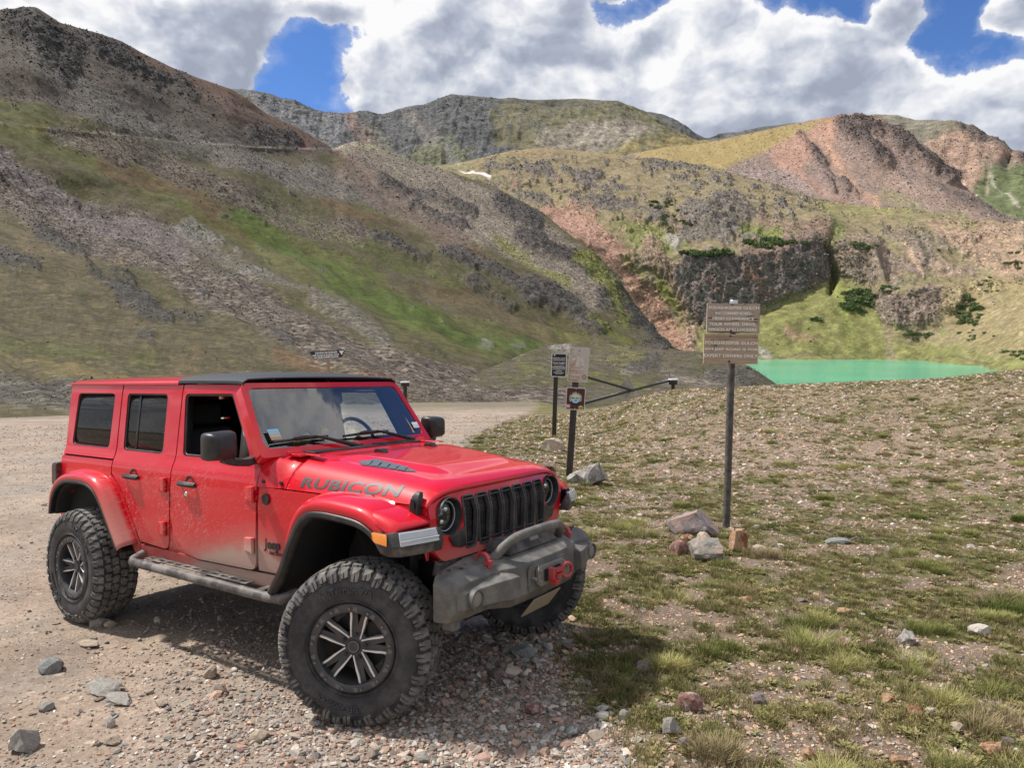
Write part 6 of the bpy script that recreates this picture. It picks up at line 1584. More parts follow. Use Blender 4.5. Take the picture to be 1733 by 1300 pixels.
def wooden_sign():
    P = hit(1229, 893); k = mpp(P); k = k * .995
    M_ = lean_frame(P, R(-3), R(.75)); root = empty('trail_sign', M_)
    setp(root, 'weathered brown wooden sign with white routed lettering on a tall dark pipe among rocks', 'sign')
    X = lambda u: (u - 1240.5) * k; Z = lambda v: (893 - v) * k * 1.003
    bm = bmesh.new(); r_ = 6.0 * k; b_tube(bm, [(0, 0, -.3), (0, 0, Z(505))], r_, 20); finish('post', bm, RUSTP, root)
    bm = bmesh.new(); b_lathe(bm, [(0, .052), (.028, .046), (.044, .030), (.052, .008), (.052, -.02)], 24, 'Z', (0, 0, Z(513))); recalc(bm); finish('post_cap', bm, mat_plain('dull_chrome', (.6, .6, .62), .25, .9, dust=.3), root)
    f = -r_ - .012
    def ragged(u0, u1, v0, v1, seed, amp=.9):
        rr_ = random.Random(seed); pts = []
        for i in range(13): pts.append((X(u0 + (u1 - u0) * i / 12), Z(v1 + (rr_.random() - .5) * amp * 2)))
        for i in range(13): pts.append((X(u1 - (u1 - u0) * i / 12), Z(v0 + (rr_.random() - .5) * amp * .5)))
        return pts
    b1 = plate('upper_board', ragged(1195.3, 1281.5, 515.2, 564.0, 3, 1.0), f, .032, WOOD, root)
    b2 = plate('lower_board', ragged(1191.5, 1280.0, 565.6, 614.6, 5, .5), f, .036, WOOD2, root)
    # splits along the grain
    for (ua, ub, v, w_) in ((1196, 1236, 545.2, .5), (1232, 1250, 543, 1.2), (1262, 1280, 541, 1.6), (1270, 1279, 546, 1.0), (1196, 1206, 539, 1.3), (1197, 1205, 550, 1.1), (1260, 1272, 536.4, .8), (1198, 1262, 562.8, .8)):
        n = 7; up = [(X(ua + (ub - ua) * i / n), Z(v - w_ * .5 * math.sin(math.pi * i / n) - random.random() * .5)) for i in range(n + 1)]; lo = [(X(ub - (ub - ua) * i / n), Z(v + w_ * .6 * math.sin(math.pi * i / n) + .15)) for i in range(n + 1)]
        plate('split', up + lo, f - .0325, .0012, DARKV, b1)
    for v in (570.5, 586.5, 596.8, 606.6):
        plate('groove', [(X(1192.5), Z(v + .35)), (X(1279), Z(v + .35)), (X(1279), Z(v - .2)), (X(1192.5), Z(v - .2))], f - .0365, .001, mat_plain('groove_shade', (.15, .10, .07), .9) if v == 570.5 else bpy.data.materials.get('pale_groove') or mat_plain('pale_groove', (.50, .40, .30), .9), b2)
    for txt, u0, u1, v in (('POUGHKEEPSIE GULCH', 1198, 1279.5, 522.3), ('RECOMMENDED:', 1209, 1267.5, 531.4), ('HIGH CLEARANCE', 1204.5, 1272, 540.2), ('FOUR WHEEL DRIVE.', 1200, 1276, 549.3), ('WINCH AND LOCKERS', 1198, 1276.5, 558.2)):
        label_text(txt, (u1 - u0) * k, 4.5 * k, LETW, b1, (X(u0) + X(u1)) / 2, Z(v), f - .033, weight=.0011)
    for txt, u0, u1, v in (('POUGHKEEPSIE GULCH', 1193.5, 1278.5, 580.3), ('4X4 JEEP ROAD IS FOR', 1192.5, 1279.5, 591.2), ('EXPERT DRIVERS ONLY', 1192, 1279.5, 601.6)):
        label_text(txt, (u1 - u0) * k, 5.0 * k, LETW, b2, (X(u0) + X(u1)) / 2, Z(v), f - .037, weight=.0010)
    for u, v, r in ((1236, 517, 1.5), (1235, 560, 1.7), (1234.5, 569, 1.7), (1233.5, 611, 2.0)):
        bm = bmesh.new(); b_lathe(bm, [(0, -.046), (r * k * .8, -.044), (r * k, -.038), (r * k, -.03)], 14, 'Y', (X(u), f, Z(v))); recalc(bm); finish('bolt', bm, RUSTP, root)
wooden_sign()

def rr_plate(root, u0, u1, v0, v1, X, Z, rim, rad, face_m, rim_m, y, name='panel'):
    a = plate(name, fillet([(X(u0), Z(v1)), (X(u1), Z(v1)), (X(u1), Z(v0)), (X(u0), Z(v0))], rad, 4), y, .004, rim_m, root)
    plate('face', fillet([(X(u0) + rim, Z(v1) + rim), (X(u1) - rim, Z(v1) + rim), (X(u1) - rim, Z(v0) - rim), (X(u0) + rim, Z(v0) - rim)], rad * .7, 4), y - .0042, .0012, face_m, a)
    return a
def forest_signs():
    P = hit(963, 806); k = mpp(P)
    # tall black perforated post
    root = empty('forest_sign_post', lean_frame(P, R(4), R(3.6))); setp(root, 'black perforated steel post carrying a faded brown sign and a small maroon badge sign', 'sign post')
    X = lambda u: (u - 963) * k; Z = lambda v: (806 - v) * k; ca = math.cos(R(3.6)); H = Z(592)
    bm = bmesh.new(); w = 5.4 * k; b_box(bm, (0, 0, H / 2 - .1), (w * 2, .045, H + .2)); finish('post', bm, BPOST, root, bevel=.006)
    HOLE = mat_plain('post_hole_grey', (.16, .15, .145), .8)
    bm = bmesh.new()
    for i in range(int(H / .05)): b_cyl(bm, (w * .45, -.0225, .04 + i * .05), (w * .45, -.0245, .04 + i * .05), .007, 6)
    o = finish('post_holes', bm, HOLE, root, smooth=0); o['kind'] = 'stuff'
    # faded brown forest board (hangs on the post; turned slightly)
    s = .0
    WM = mat_plain('faded_white_edge', (.62, .60, .57), .5, dust=.2); m, g, b = new_mat('sun_faded_brown'); tc = g.n('ShaderNodeTexCoord').outputs['Object']
    sp = g.n('ShaderNodeSeparateXYZ'); g.link(tc, sp.inputs[0])
    fade = g.m('ADD', g.mapr(g.noise(tc, 9, 6, .7), .35, .65), g.m('ADD', g.mapr(sp.outputs[0], -.12, .3, -.35, .75, False), g.mapr(sp.outputs[2], H - .45, H + .1, -.15, .75, False)), clamp=True)
    g.link(g.mix(fade, (.42, .26, .165, 1), (.56, .50, .47, 1)), b.inputs['Base Color']); b.inputs['Roughness'].default_value = .6
    def L(u, v, top=646): return X(u) - 0, Z(v)
    # sign-local pixel helper: the post leans, so undo it when reading pixels
    def q(u, v):
        a, b_ = (u - 963) * k, (806 - v) * k; c, s_ = math.cos(R(3.6)), math.sin(R(3.6)); return a * c - b_ * s_, a * s_ + b_ * c
    x0, z0 = q(959, 645.5); x1, z1 = q(996.5, 589); 
    XX = lambda t: x0 + (x1 - x0) * t; ZZ = lambda t: z0 + (z1 - z0) * t
    br = empty('forest_board', lean_frame(P, R(4), R(3.6))); setp(br, 'sun faded brown national forest sign with rounded corners on the black post', 'sign')
    a = plate('panel', fillet([(XX(0), ZZ(0)), (XX(1), ZZ(0)), (XX(1), ZZ(1)), (XX(0), ZZ(1))], .04, 5), -.026, .004, WM, br)
    plate('face', fillet([(XX(.035), ZZ(.022)), (XX(.965), ZZ(.022)), (XX(.965), ZZ(.978)), (XX(.035), ZZ(.978))], .032, 5), -.0302, .0012, m, a)
    W, Hh = x1 - x0, z1 - z0; PW = mat_plain('pale_print', (.66, .60, .55), .6); PB = mat_plain('brown_print', (.27, .15, .09), .6)
    label_text('National', W * .50, Hh * .075, PW, a, XX(.36), ZZ(.215), -.0316, weight=.0012, ext=.0004); label_text('Forest', W * .36, Hh * .072, PW, a, XX(.31), ZZ(.115), -.0316, weight=.0012, ext=.0004)
    # worn ghost of a landscape emblem: trunk, boughs, ground lines
    for poly in ([(.36, .47), (.52, .47), (.49, .70), (.54, .74), (.40, .74), (.41, .70)], [(.14, .64), (.22, .70), (.30, .68), (.38, .73), (.36, .66), (.24, .62), (.20, .58)], [(.52, .66), (.62, .72), (.70, .66), (.78, .60), (.70, .56), (.62, .62), (.54, .60)], [(.30, .46), (.62, .46), (.60, .44), (.30, .44)], [(.14, .375), (.72, .385), (.74, .365), (.14, .355)], [(.62, .50), (.74, .56), (.80, .50), (.72, .47)]):
        plate('emblem', [(XX(p), ZZ(r)) for p, r in poly], -.0316, .0006, PW, a)
    plate('seal', circ(XX(.82), ZZ(.15), W * .115, 20), -.0316, .0006, PB, a); plate('seal_centre', circ(XX(.82), ZZ(.15), W * .085, 20), -.0324, .0006, mat_plain('seal_tan', (.40, .30, .24), .6), a); plate('seal_mark', circ(XX(.82), ZZ(.15), W * .03, 12), -.0332, .0006, PW, a)
    bm = bmesh.new(); b_cyl(bm, (XX(.5), -.028, ZZ(.90)), (XX(.5), -.036, ZZ(.90)), .011, 12); finish('bolt', bm, DARKV, a)
    # maroon badge sign
    br = empty('badge_sign', lean_frame(P, R(4), R(3.6))); setp(br, 'small square maroon sign with round mountain badge below the faded brown sign', 'sign')
    x0, z0 = q(955.5, 692.5); x1, z1 = q(990.5, 656.5)
    XX = lambda t: x0 + (x1 - x0) * t; ZZ = lambda t: z0 + (z1 - z0) * t; W = x1 - x0
    a = plate('panel', fillet([(XX(0), ZZ(0)), (XX(1), ZZ(0)), (XX(1), ZZ(1)), (XX(0), ZZ(1))], .03, 5), -.026, .004, WM, br)
    plate('face', fillet([(XX(.04), ZZ(.04)), (XX(.96), ZZ(.04)), (XX(.96), ZZ(.96)), (XX(.04), ZZ(.96))], .024, 5), -.0302, .0012, mat_plain('maroon_print', (.085, .022, .02), .45), a)
    cx, cz = XX(.50), ZZ(.52); DK = mat_plain('navy_print', (.015, .02, .045), .5)
    plate('badge_ring', circ(cx, cz, W * .335, 36), -.0316, .0006, DK, a)
    sky = plate('badge_sky', circ(cx, cz, W * .25, 32), -.0324, .0006, mat_plain('pale_yellow_print', (.66, .68, .42), .5), a)
    lo = [(cx + W * .25 * math.cos(t), cz + W * .25 * math.sin(t)) for t in np.linspace(math.pi * 1.02, 2 * math.pi * .99, 20)] + [(cx + W * .22, cz + W * .02), (cx - W * .22, cz + W * .02)]
    plate('badge_lake', lo, -.0332, .0006, mat_plain('pale_blue_print', (.42, .62, .74), .5), a)
    for p0, p1, h_ in ((-.23, -.02, .06), (.0, .20, .05)):
        plate('badge_mountain', [(cx + W * p0, cz - W * .01), (cx + W * (p0 * .75 + p1 * .25), cz + W * h_), (cx + W * (p0 + p1) / 2, cz + W * h_ * .5), (cx + W * (p0 * .3 + p1 * .7), cz + W * h_ * .8), (cx + W * p1, cz - W * .01)], -.034, .0006, DK, a)
    plate('badge_reflection', [(cx - W * .06, cz - W * .13), (cx + W * .04, cz - W * .04), (cx + W * .08, cz - W * .10), (cx + W * .02, cz - W * .16)], -.034, .0006, mat_plain('mid_blue_print', (.13, .30, .42), .5), a)
    for txt, ang, up in (('WESTERN SLOPE 4 WHEELERS', R(90), 1),):
        for i, ch in enumerate(txt):
            if ch == ' ': continue
            t = ang + R(118) - R(236) * i / (len(txt) - 1); r_ = W * .292
            text_mesh('badge_letter', ch, W * .085, LETW, a, basis((cx + r_ * math.cos(t), -.0326, cz + r_ * math.sin(t)), (math.sin(t), 0, -math.cos(t)), (math.cos(t), 0, math.sin(t)), (0, -1, 0)), .0003, .0006)
    for i in range(5): plate('flag_sticker', [(XX(.03), ZZ(.10 + i * .028)), (XX(.24), ZZ(.09 + i * .028)), (XX(.24), ZZ(.118 + i * .028)), (XX(.03), ZZ(.128 + i * .028))], -.0316, .0008, mat_plain('flag_red' if i % 2 else 'flag_pale', (.60, .22, .22) if i % 2 else (.75, .62, .60), .5), a)
    plate('round_sticker', circ(XX(.80), ZZ(.11), W * .12, 24), -.0316, .0008, mat_plain('sticker_yellow', (.68, .56, .22), .5), a); plate('sticker_mark', [(XX(.72), ZZ(.08)), (XX(.76), ZZ(.14)), (XX(.80), ZZ(.10)), (XX(.85), ZZ(.15)), (XX(.89), ZZ(.07))], -.0326, .0006, DARKV, a)
    for t in (.055, .93): bm = bmesh.new(); b_cyl(bm, (XX(.5), -.030, ZZ(t + .01)), (XX(.5), -.036, ZZ(t + .01)), .009, 10); finish('bolt', bm, mat_plain('bolt_pale', (.7, .68, .66), .4), a)
forest_signs()

def black_sign():
    P = hit(937.5, 738); k = mpp(P); ln = R(1.6)
    root = empty('road_closure_sign', lean_frame(P, R(3), ln)); setp(root, 'small black and white seasonal road sign on a thin post left of the brown sign', 'sign')
    def q(u, v):
        a, b_ = (u - 937.5) * k, (738 - v) * k; c, s_ = math.cos(ln), math.sin(ln); return a * c - b_ * s_, a * s_ + b_ * c
    bm = bmesh.new(); b_box(bm, (0, 0, q(943, 605)[1] / 2 - .1), (7.2 * k, .05, q(943, 605)[1] + .2)); finish('post', bm, mat_plain('dark_wood_post', (.045, .035, .03), .8, var=.3), root, bevel=.006)
    x0, z0 = q(932.0, 637.5); x1, z1 = q(958.6, 598.5); XX = lambda t: x0 + (x1 - x0) * t; ZZ = lambda t: z0 + (z1 - z0) * t; W, Hh = x1 - x0, z1 - z0
    WM = mat_plain('white_sign_edge', (.70, .70, .70), .5)
    a = plate('panel', fillet([(XX(0), ZZ(0)), (XX(1), ZZ(0)), (XX(1), ZZ(1)), (XX(0), ZZ(1))], .02, 4), -.03, .004, WM, root)
    plate('face', fillet([(XX(.045), ZZ(.03)), (XX(.955), ZZ(.03)), (XX(.955), ZZ(.97)), (XX(.045), ZZ(.97))], .015, 4), -.0342, .0012, mat_plain('black_sign_face', (.012, .012, .018), .4), a)
    plate('triangle', [(XX(.12), ZZ(.94)), (XX(.26), ZZ(.94)), (XX(.19), ZZ(.87))], -.0356, .0006, WM, a)
    for txt, w, h, z in (('SEASONAL ROAD', .84, .042, .795), ('RESTRICTIONS', .74, .042, .715), ('ROAD CLOSED', .8, .034, .605), ('OCT 31 - JUNE 15', .70, .034, .540), ('TO MOTOR VEHICLES', .7, .018, .470), ('SNOWMOBILES ALLOWED', .82, .026, .325), ('ON SNOW', .42, .032, .255), ('ON DESIGNATED ROADS', .7, .022, .19), ('WHEN SIGNED', .5, .018, .14)):
        label_text(txt, W * w, Hh * h, WM, a, XX(.5), ZZ(z), -.0356, weight=.002, ext=.0004)
    plate('white_bar', [(XX(.07), ZZ(.385)), (XX(.93), ZZ(.385)), (XX(.93), ZZ(.42)), (XX(.07), ZZ(.42))], -.0356, .0006, WM, a)
black_sign()

def parking_sign():
    P = hit(557.5, 690, 60); P = at_dist(557.5, 680, 33.0); P[2] = float(ground_z(P[0], P[1])); k = mpp(P)
    v0 = float(pix(P)[1])
    root = empty('parking_notice', lean_frame(P, R(2), R(-.3))); setp(root, 'black arrow-shaped notice board with white writing on a wooden stake beyond the red roof', 'sign')
    X = lambda u: (u - 557.5) * k; Z = lambda v: (v0 - v) * k
    bm = bmesh.new(); b_box(bm, (0, 0, Z(607) / 2 - .1), (4.6 * k, .08, Z(607) + .2)); finish('stake', bm, WOODP, root, bevel=.01)
    po = fillet([(X(526.5), Z(595.5)), (X(584), Z(592.3)), (X(586), Z(594.5)), (X(580), Z(605.2)), (X(534), Z(607.2))], .02, 3)
    a = plate('board', po, -.045, .03, mat_plain('black_notice', (.012, .013, .02), .4), root)
    WM = mat_plain('notice_white', (.75, .76, .78), .5)
    for txt, u0, u1, v in (('DRIVING OR PARKING', 536.5, 573, 596.8), ('OFF ROAD IS ILLEGAL STAY', 532, 576, 600.8), ('ON MAINTAINED ROADS', 534, 575, 604.3)):
        o = label_text(txt, (u1 - u0) * k, 2.4 * k, WM, a, 0, 0, -.0762, weight=.005, ext=.0005)
        for v_ in o.data.vertices: x, y, z = v_.co; v_.co = (x + (X(u0) + X(u1)) / 2, y, z + Z(v) + x * .055)
    plate('triangle', [(X(576), Z(594.0)), (X(584.2), Z(593.6)), (X(580.5), Z(601))], -.0752, .001, WM, a)
parking_sign()

def gate():
    g0 = at_dist(1139, 660, 36.0); g0[2] = float(ground_z(g0[0], g0[1])); k = mpp(g0)
    BK = mat_plain('dark_gate_steel', (.022, .018, .018), .5); WC = mat_plain('white_gate_top', (.72, .74, .76), .5)
    def P3(u, v, d): p = at_dist(u, v, d); return tuple(p)
    root = empty('road_gate', Matrix.Identity(4)); root.location = (0, 0, 0); setp(root, 'swing gate of thin dark poles with a grey diamond marker, beyond the signs', 'gate')
    bm = bmesh.new(); b_cyl(bm, (g0[0], g0[1], g0[2] - .6), P3(1139, 650, 36), 3.0 * k, 12); finish('gate_post', bm, BK, root)
    bm = bmesh.new(); b_cyl(bm, P3(1139, 651, 36), P3(1139, 643.5, 36), 7.5 * k, 20); cp = finish('post_head', bm, BK, root)
    bm = bmesh.new(); b_cyl(bm, P3(1139, 643.6, 36), P3(1139, 641.2, 36), 8.2 * k, 20); finish('cap', bm, WC, cp)
    bm = bmesh.new(); b_tube(bm, [P3(1134, 644, 36), P3(1060, 663.5, 31.5), P3(984, 684, 27.5)], [2.0 * k] * 3, 10); arm = finish('gate_arm', bm, BK, root)
    bm = bmesh.new(); b_tube(bm, [P3(1134, 642.6, 36), P3(1076, 658.2, 32.4)], .022, 8); finish('reflective_strip', bm, WC, arm)
    bm = bmesh.new(); b_tube(bm, [P3(1046, 665.6, 30.7), P3(986, 681.8, 27.6)], .020, 8); finish('reflective_strip', bm, WC, arm)
    bm = bmesh.new(); b_tube(bm, [P3(985, 636, 28), P3(1072, 661.2, 32)], [1.7 * k] * 2, 10); finish('gate_brace', bm, BK, root)
    c = np.array(P3(1060.5, 657, 32.2)); kk = mpp(c); M4 = Matrix.Translation(Vector(c))
    dm = [(-11.5, -3.5), (0, -20), (11.5, -3.5), (0.5, 20.5)]
    bm = bmesh.new(); b_prism(bm, [(a * kk, b * kk) for a, b in [(-11.5, 2.5), (-.5, -19.5), (12, 1.5), (1, 20)]], .008, M4 @ basis((0, 0, 0), (1, 0, 0), (0, 0, 1), (0, -1, 0))); recalc(bm)
    m, g, b = new_mat('worn_marker_grey'); tc = g.n('ShaderNodeTexCoord').outputs['Object']; g.link(g.mix(g.mapr(g.noise(tc, 5, 5, .6), .4, .6), (.30, .24, .20, 1), (.38, .35, .33, 1)), b.inputs['Base Color']); b.inputs['Roughness'].default_value = .7
    finish('diamond_marker', bm, m, root, smooth=0)
    # the opposite gate post, past the car's roof
    q = at_dist(686, 690, 36.0); q[2] = float(ground_z(q[0], q[1])); r2 = empty('gate_end_post', Matrix.Translation(Vector(q))); setp(r2, 'short black gate post with a pale round cap, just past the windscreen corner', 'post'); kq = mpp(q); v0 = float(pix(q)[1])
    h = (v0 - 652) * kq
    bm = bmesh.new(); b_cyl(bm, (0, 0, -.3), (0, 0, h), 3.2 * kq, 12); finish('post', bm, BK, r2)
    bm = bmesh.new(); b_cyl(bm, (0, 0, h - .06), (0, 0, h + 4.5 * kq), 7.2 * kq, 20); cp = finish('post_head', bm, BK, r2)
    bm = bmesh.new(); b_cyl(bm, (0, 0, h + 4.5 * kq), (0, 0, h + 6.3 * kq), 8 * kq, 20); finish('cap', bm, WC, cp)
gate()
# ================================================================== ROCKS, GRAVEL, GRASS, SHRUBS
def rock_mat(name, c1, c2, patch=None, sc=1.0):
    m, g, b = new_mat(name); tc = g.n('ShaderNodeTexCoord').outputs['Object']; oi = g.n('ShaderNodeObjectInfo').outputs['Random']
    q = g.vm('ADD', tc, g.vm('SCALE', (7, 3, 5), scale=oi))
    n = g.noise(q, 6 / sc, 7, .68, dist=.6); n2 = g.noise(q, 34 / sc, 5, .7)
    c = g.mix(g.mapr(n, .32, .66), (*c1, 1), (*c2, 1)); c = g.vm('SCALE', c, scale=g.mapr(n2, .25, .75, .62, 1.38, False))
    if patch: c = g.mix(g.mapr(g.noise(q, 3.2 / sc, 4, .65), .52, .6), c, (*patch, 1))
    g.link(c, b.inputs['Base Color']); b.inputs['Roughness'].default_value = .92; b.inputs['Specular IOR Level'].default_value = .2
    bp = g.n('ShaderNodeBump'); bp.inputs['Strength'].default_value = .8; bp.inputs['Distance'].default_value = .02 * sc; g.link(g.m('ADD', n, g.m('MULTIPLY', n2, .4)), bp.inputs['Height']); g.link(bp.outputs[0], b.inputs['Normal'])
    return m
RM = {'grey': rock_mat('grey_rock', (.28, .262, .235), (.40, .38, .345), (.33, .31, .27)), 'lichen': rock_mat('lichened_grey_rock', (.28, .255, .235), (.44, .41, .38), (.20, .17, .16)), 'pinkgrey': rock_mat('rose_grey_rock', (.14, .13, .14), (.26, .21, .20), (.34, .24, .20)),
      'green': rock_mat('green_grey_rock', (.17, .19, .165), (.32, .27, .235), (.40, .28, .22)), 'orange': rock_mat('orange_rock', (.36, .19, .10), (.52, .36, .24), (.24, .10, .06)), 'tan': rock_mat('tan_rock', (.38, .30, .22), (.52, .43, .34)),
      'red': rock_mat('dark_red_rock', (.20, .09, .075), (.33, .20, .17), (.45, .36, .32)), 'pale': rock_mat('pale_rock', (.48, .43, .37), (.62, .57, .50)), 'brown': rock_mat('brown_rock', (.17, .13, .11), (.28, .22, .19)), 'blue': rock_mat('blue_grey_rock', (.19, .20, .195), (.29, .29, .275))}
def rock_mesh(name, seed, n=70, flat=.75, sub=0):
    """angular stone: hull of random points, chamfered, roughened"""
    r_ = random.Random(seed); bm = bmesh.new()
    for _ in range(n):
        v = Vector((r_.gauss(0, 1), r_.gauss(0, 1), r_.gauss(0, 1))).normalized() * (r_.uniform(.72, 1.0)); bm.verts.new((v.x * .5, v.y * .5, v.z * .5 * flat))
    for _ in range(5):
        pass
    h = bmesh.ops.convex_hull(bm, input=bm.verts[:]); bmesh.ops.delete(bm, geom=[g_ for g_ in h['geom_interior'] if isinstance(g_, bmesh.types.BMVert)], context='VERTS')
    # broad cleaved faces
    for _ in range(7):
        nrm = Vector((r_.gauss(0, 1), r_.gauss(0, 1), r_.gauss(0, .8))).normalized(); d = r_.uniform(.26, .40) * (1 if abs(nrm.z) < .6 else flat)
        res = bmesh.ops.bisect_plane(bm, geom=bm.verts[:] + bm.edges[:] + bm.faces[:], plane_co=nrm * d, plane_no=nrm, clear_outer=True)
        ed = [e for e in res['geom_cut'] if isinstance(e, bmesh.types.BMEdge)]
        if len(ed) > 2:
            try: bmesh.ops.contextual_create(bm, geom=ed)
            except Exception: pass
    bmesh.ops.triangulate(bm, faces=bm.faces[:])
    if sub:
        bmesh.ops.subdivide_edges(bm, edges=bm.edges[:], cuts=sub, use_grid_fill=True)
        for v in bm.verts:
            p = v.co * 5 + Vector((seed, 0, 0)); v.co += v.co.normalized() * (mnoise.fractal(p, .7, 2.1, 4) * .035)
    bm.normal_update(); me = bpy.data.meshes.new(name); bm.to_mesh(me); bm.free()
    if sub:
        me.polygons.foreach_set('use_smooth', [True] * len(me.polygons)); me.set_sharp_from_angle(angle=R(28))
    return me
BIG = [rock_mesh('rock_shape', 100 + i, 60, .72, 3) for i in range(7)]
def put_rock(u, v, w, h, kind, label, group=None, seed=0, rot=None, sink=.33, depth=.8, name='rock', tilt=(0, 0)):
    """v is where the stone meets the ground in the photograph; w, h its width and height there in pixels"""
    P = hit(u, v); k = mpp(P); r_ = random.Random(seed * 77 + int(u)); sc = Vector((w * k * 1.22, w * k * depth, h * k * 1.9))
    src = BIG[(seed) % len(BIG)]; me = src.copy(); me.materials.append(RM[kind])
    o = bpy.data.objects.new(name, me); COL.objects.link(o)
    P = P + np.array([0, sc.y * .30, 0]); P[2] = float(ground_z(P[0], P[1]))
    o.matrix_world = Matrix.Translation((P[0], P[1], P[2] + sc.z * (.5 - sink))) @ Matrix.Rotation(R(tilt[0]), 4, 'X') @ Matrix.Rotation(R(tilt[1]), 4, 'Y') @ Matrix.Diagonal((*sc, 1)) @ Matrix.Rotation(r_.random() * 6.28 if rot is None else rot, 4, 'Z')
    setp(o, label, 'rock', group)
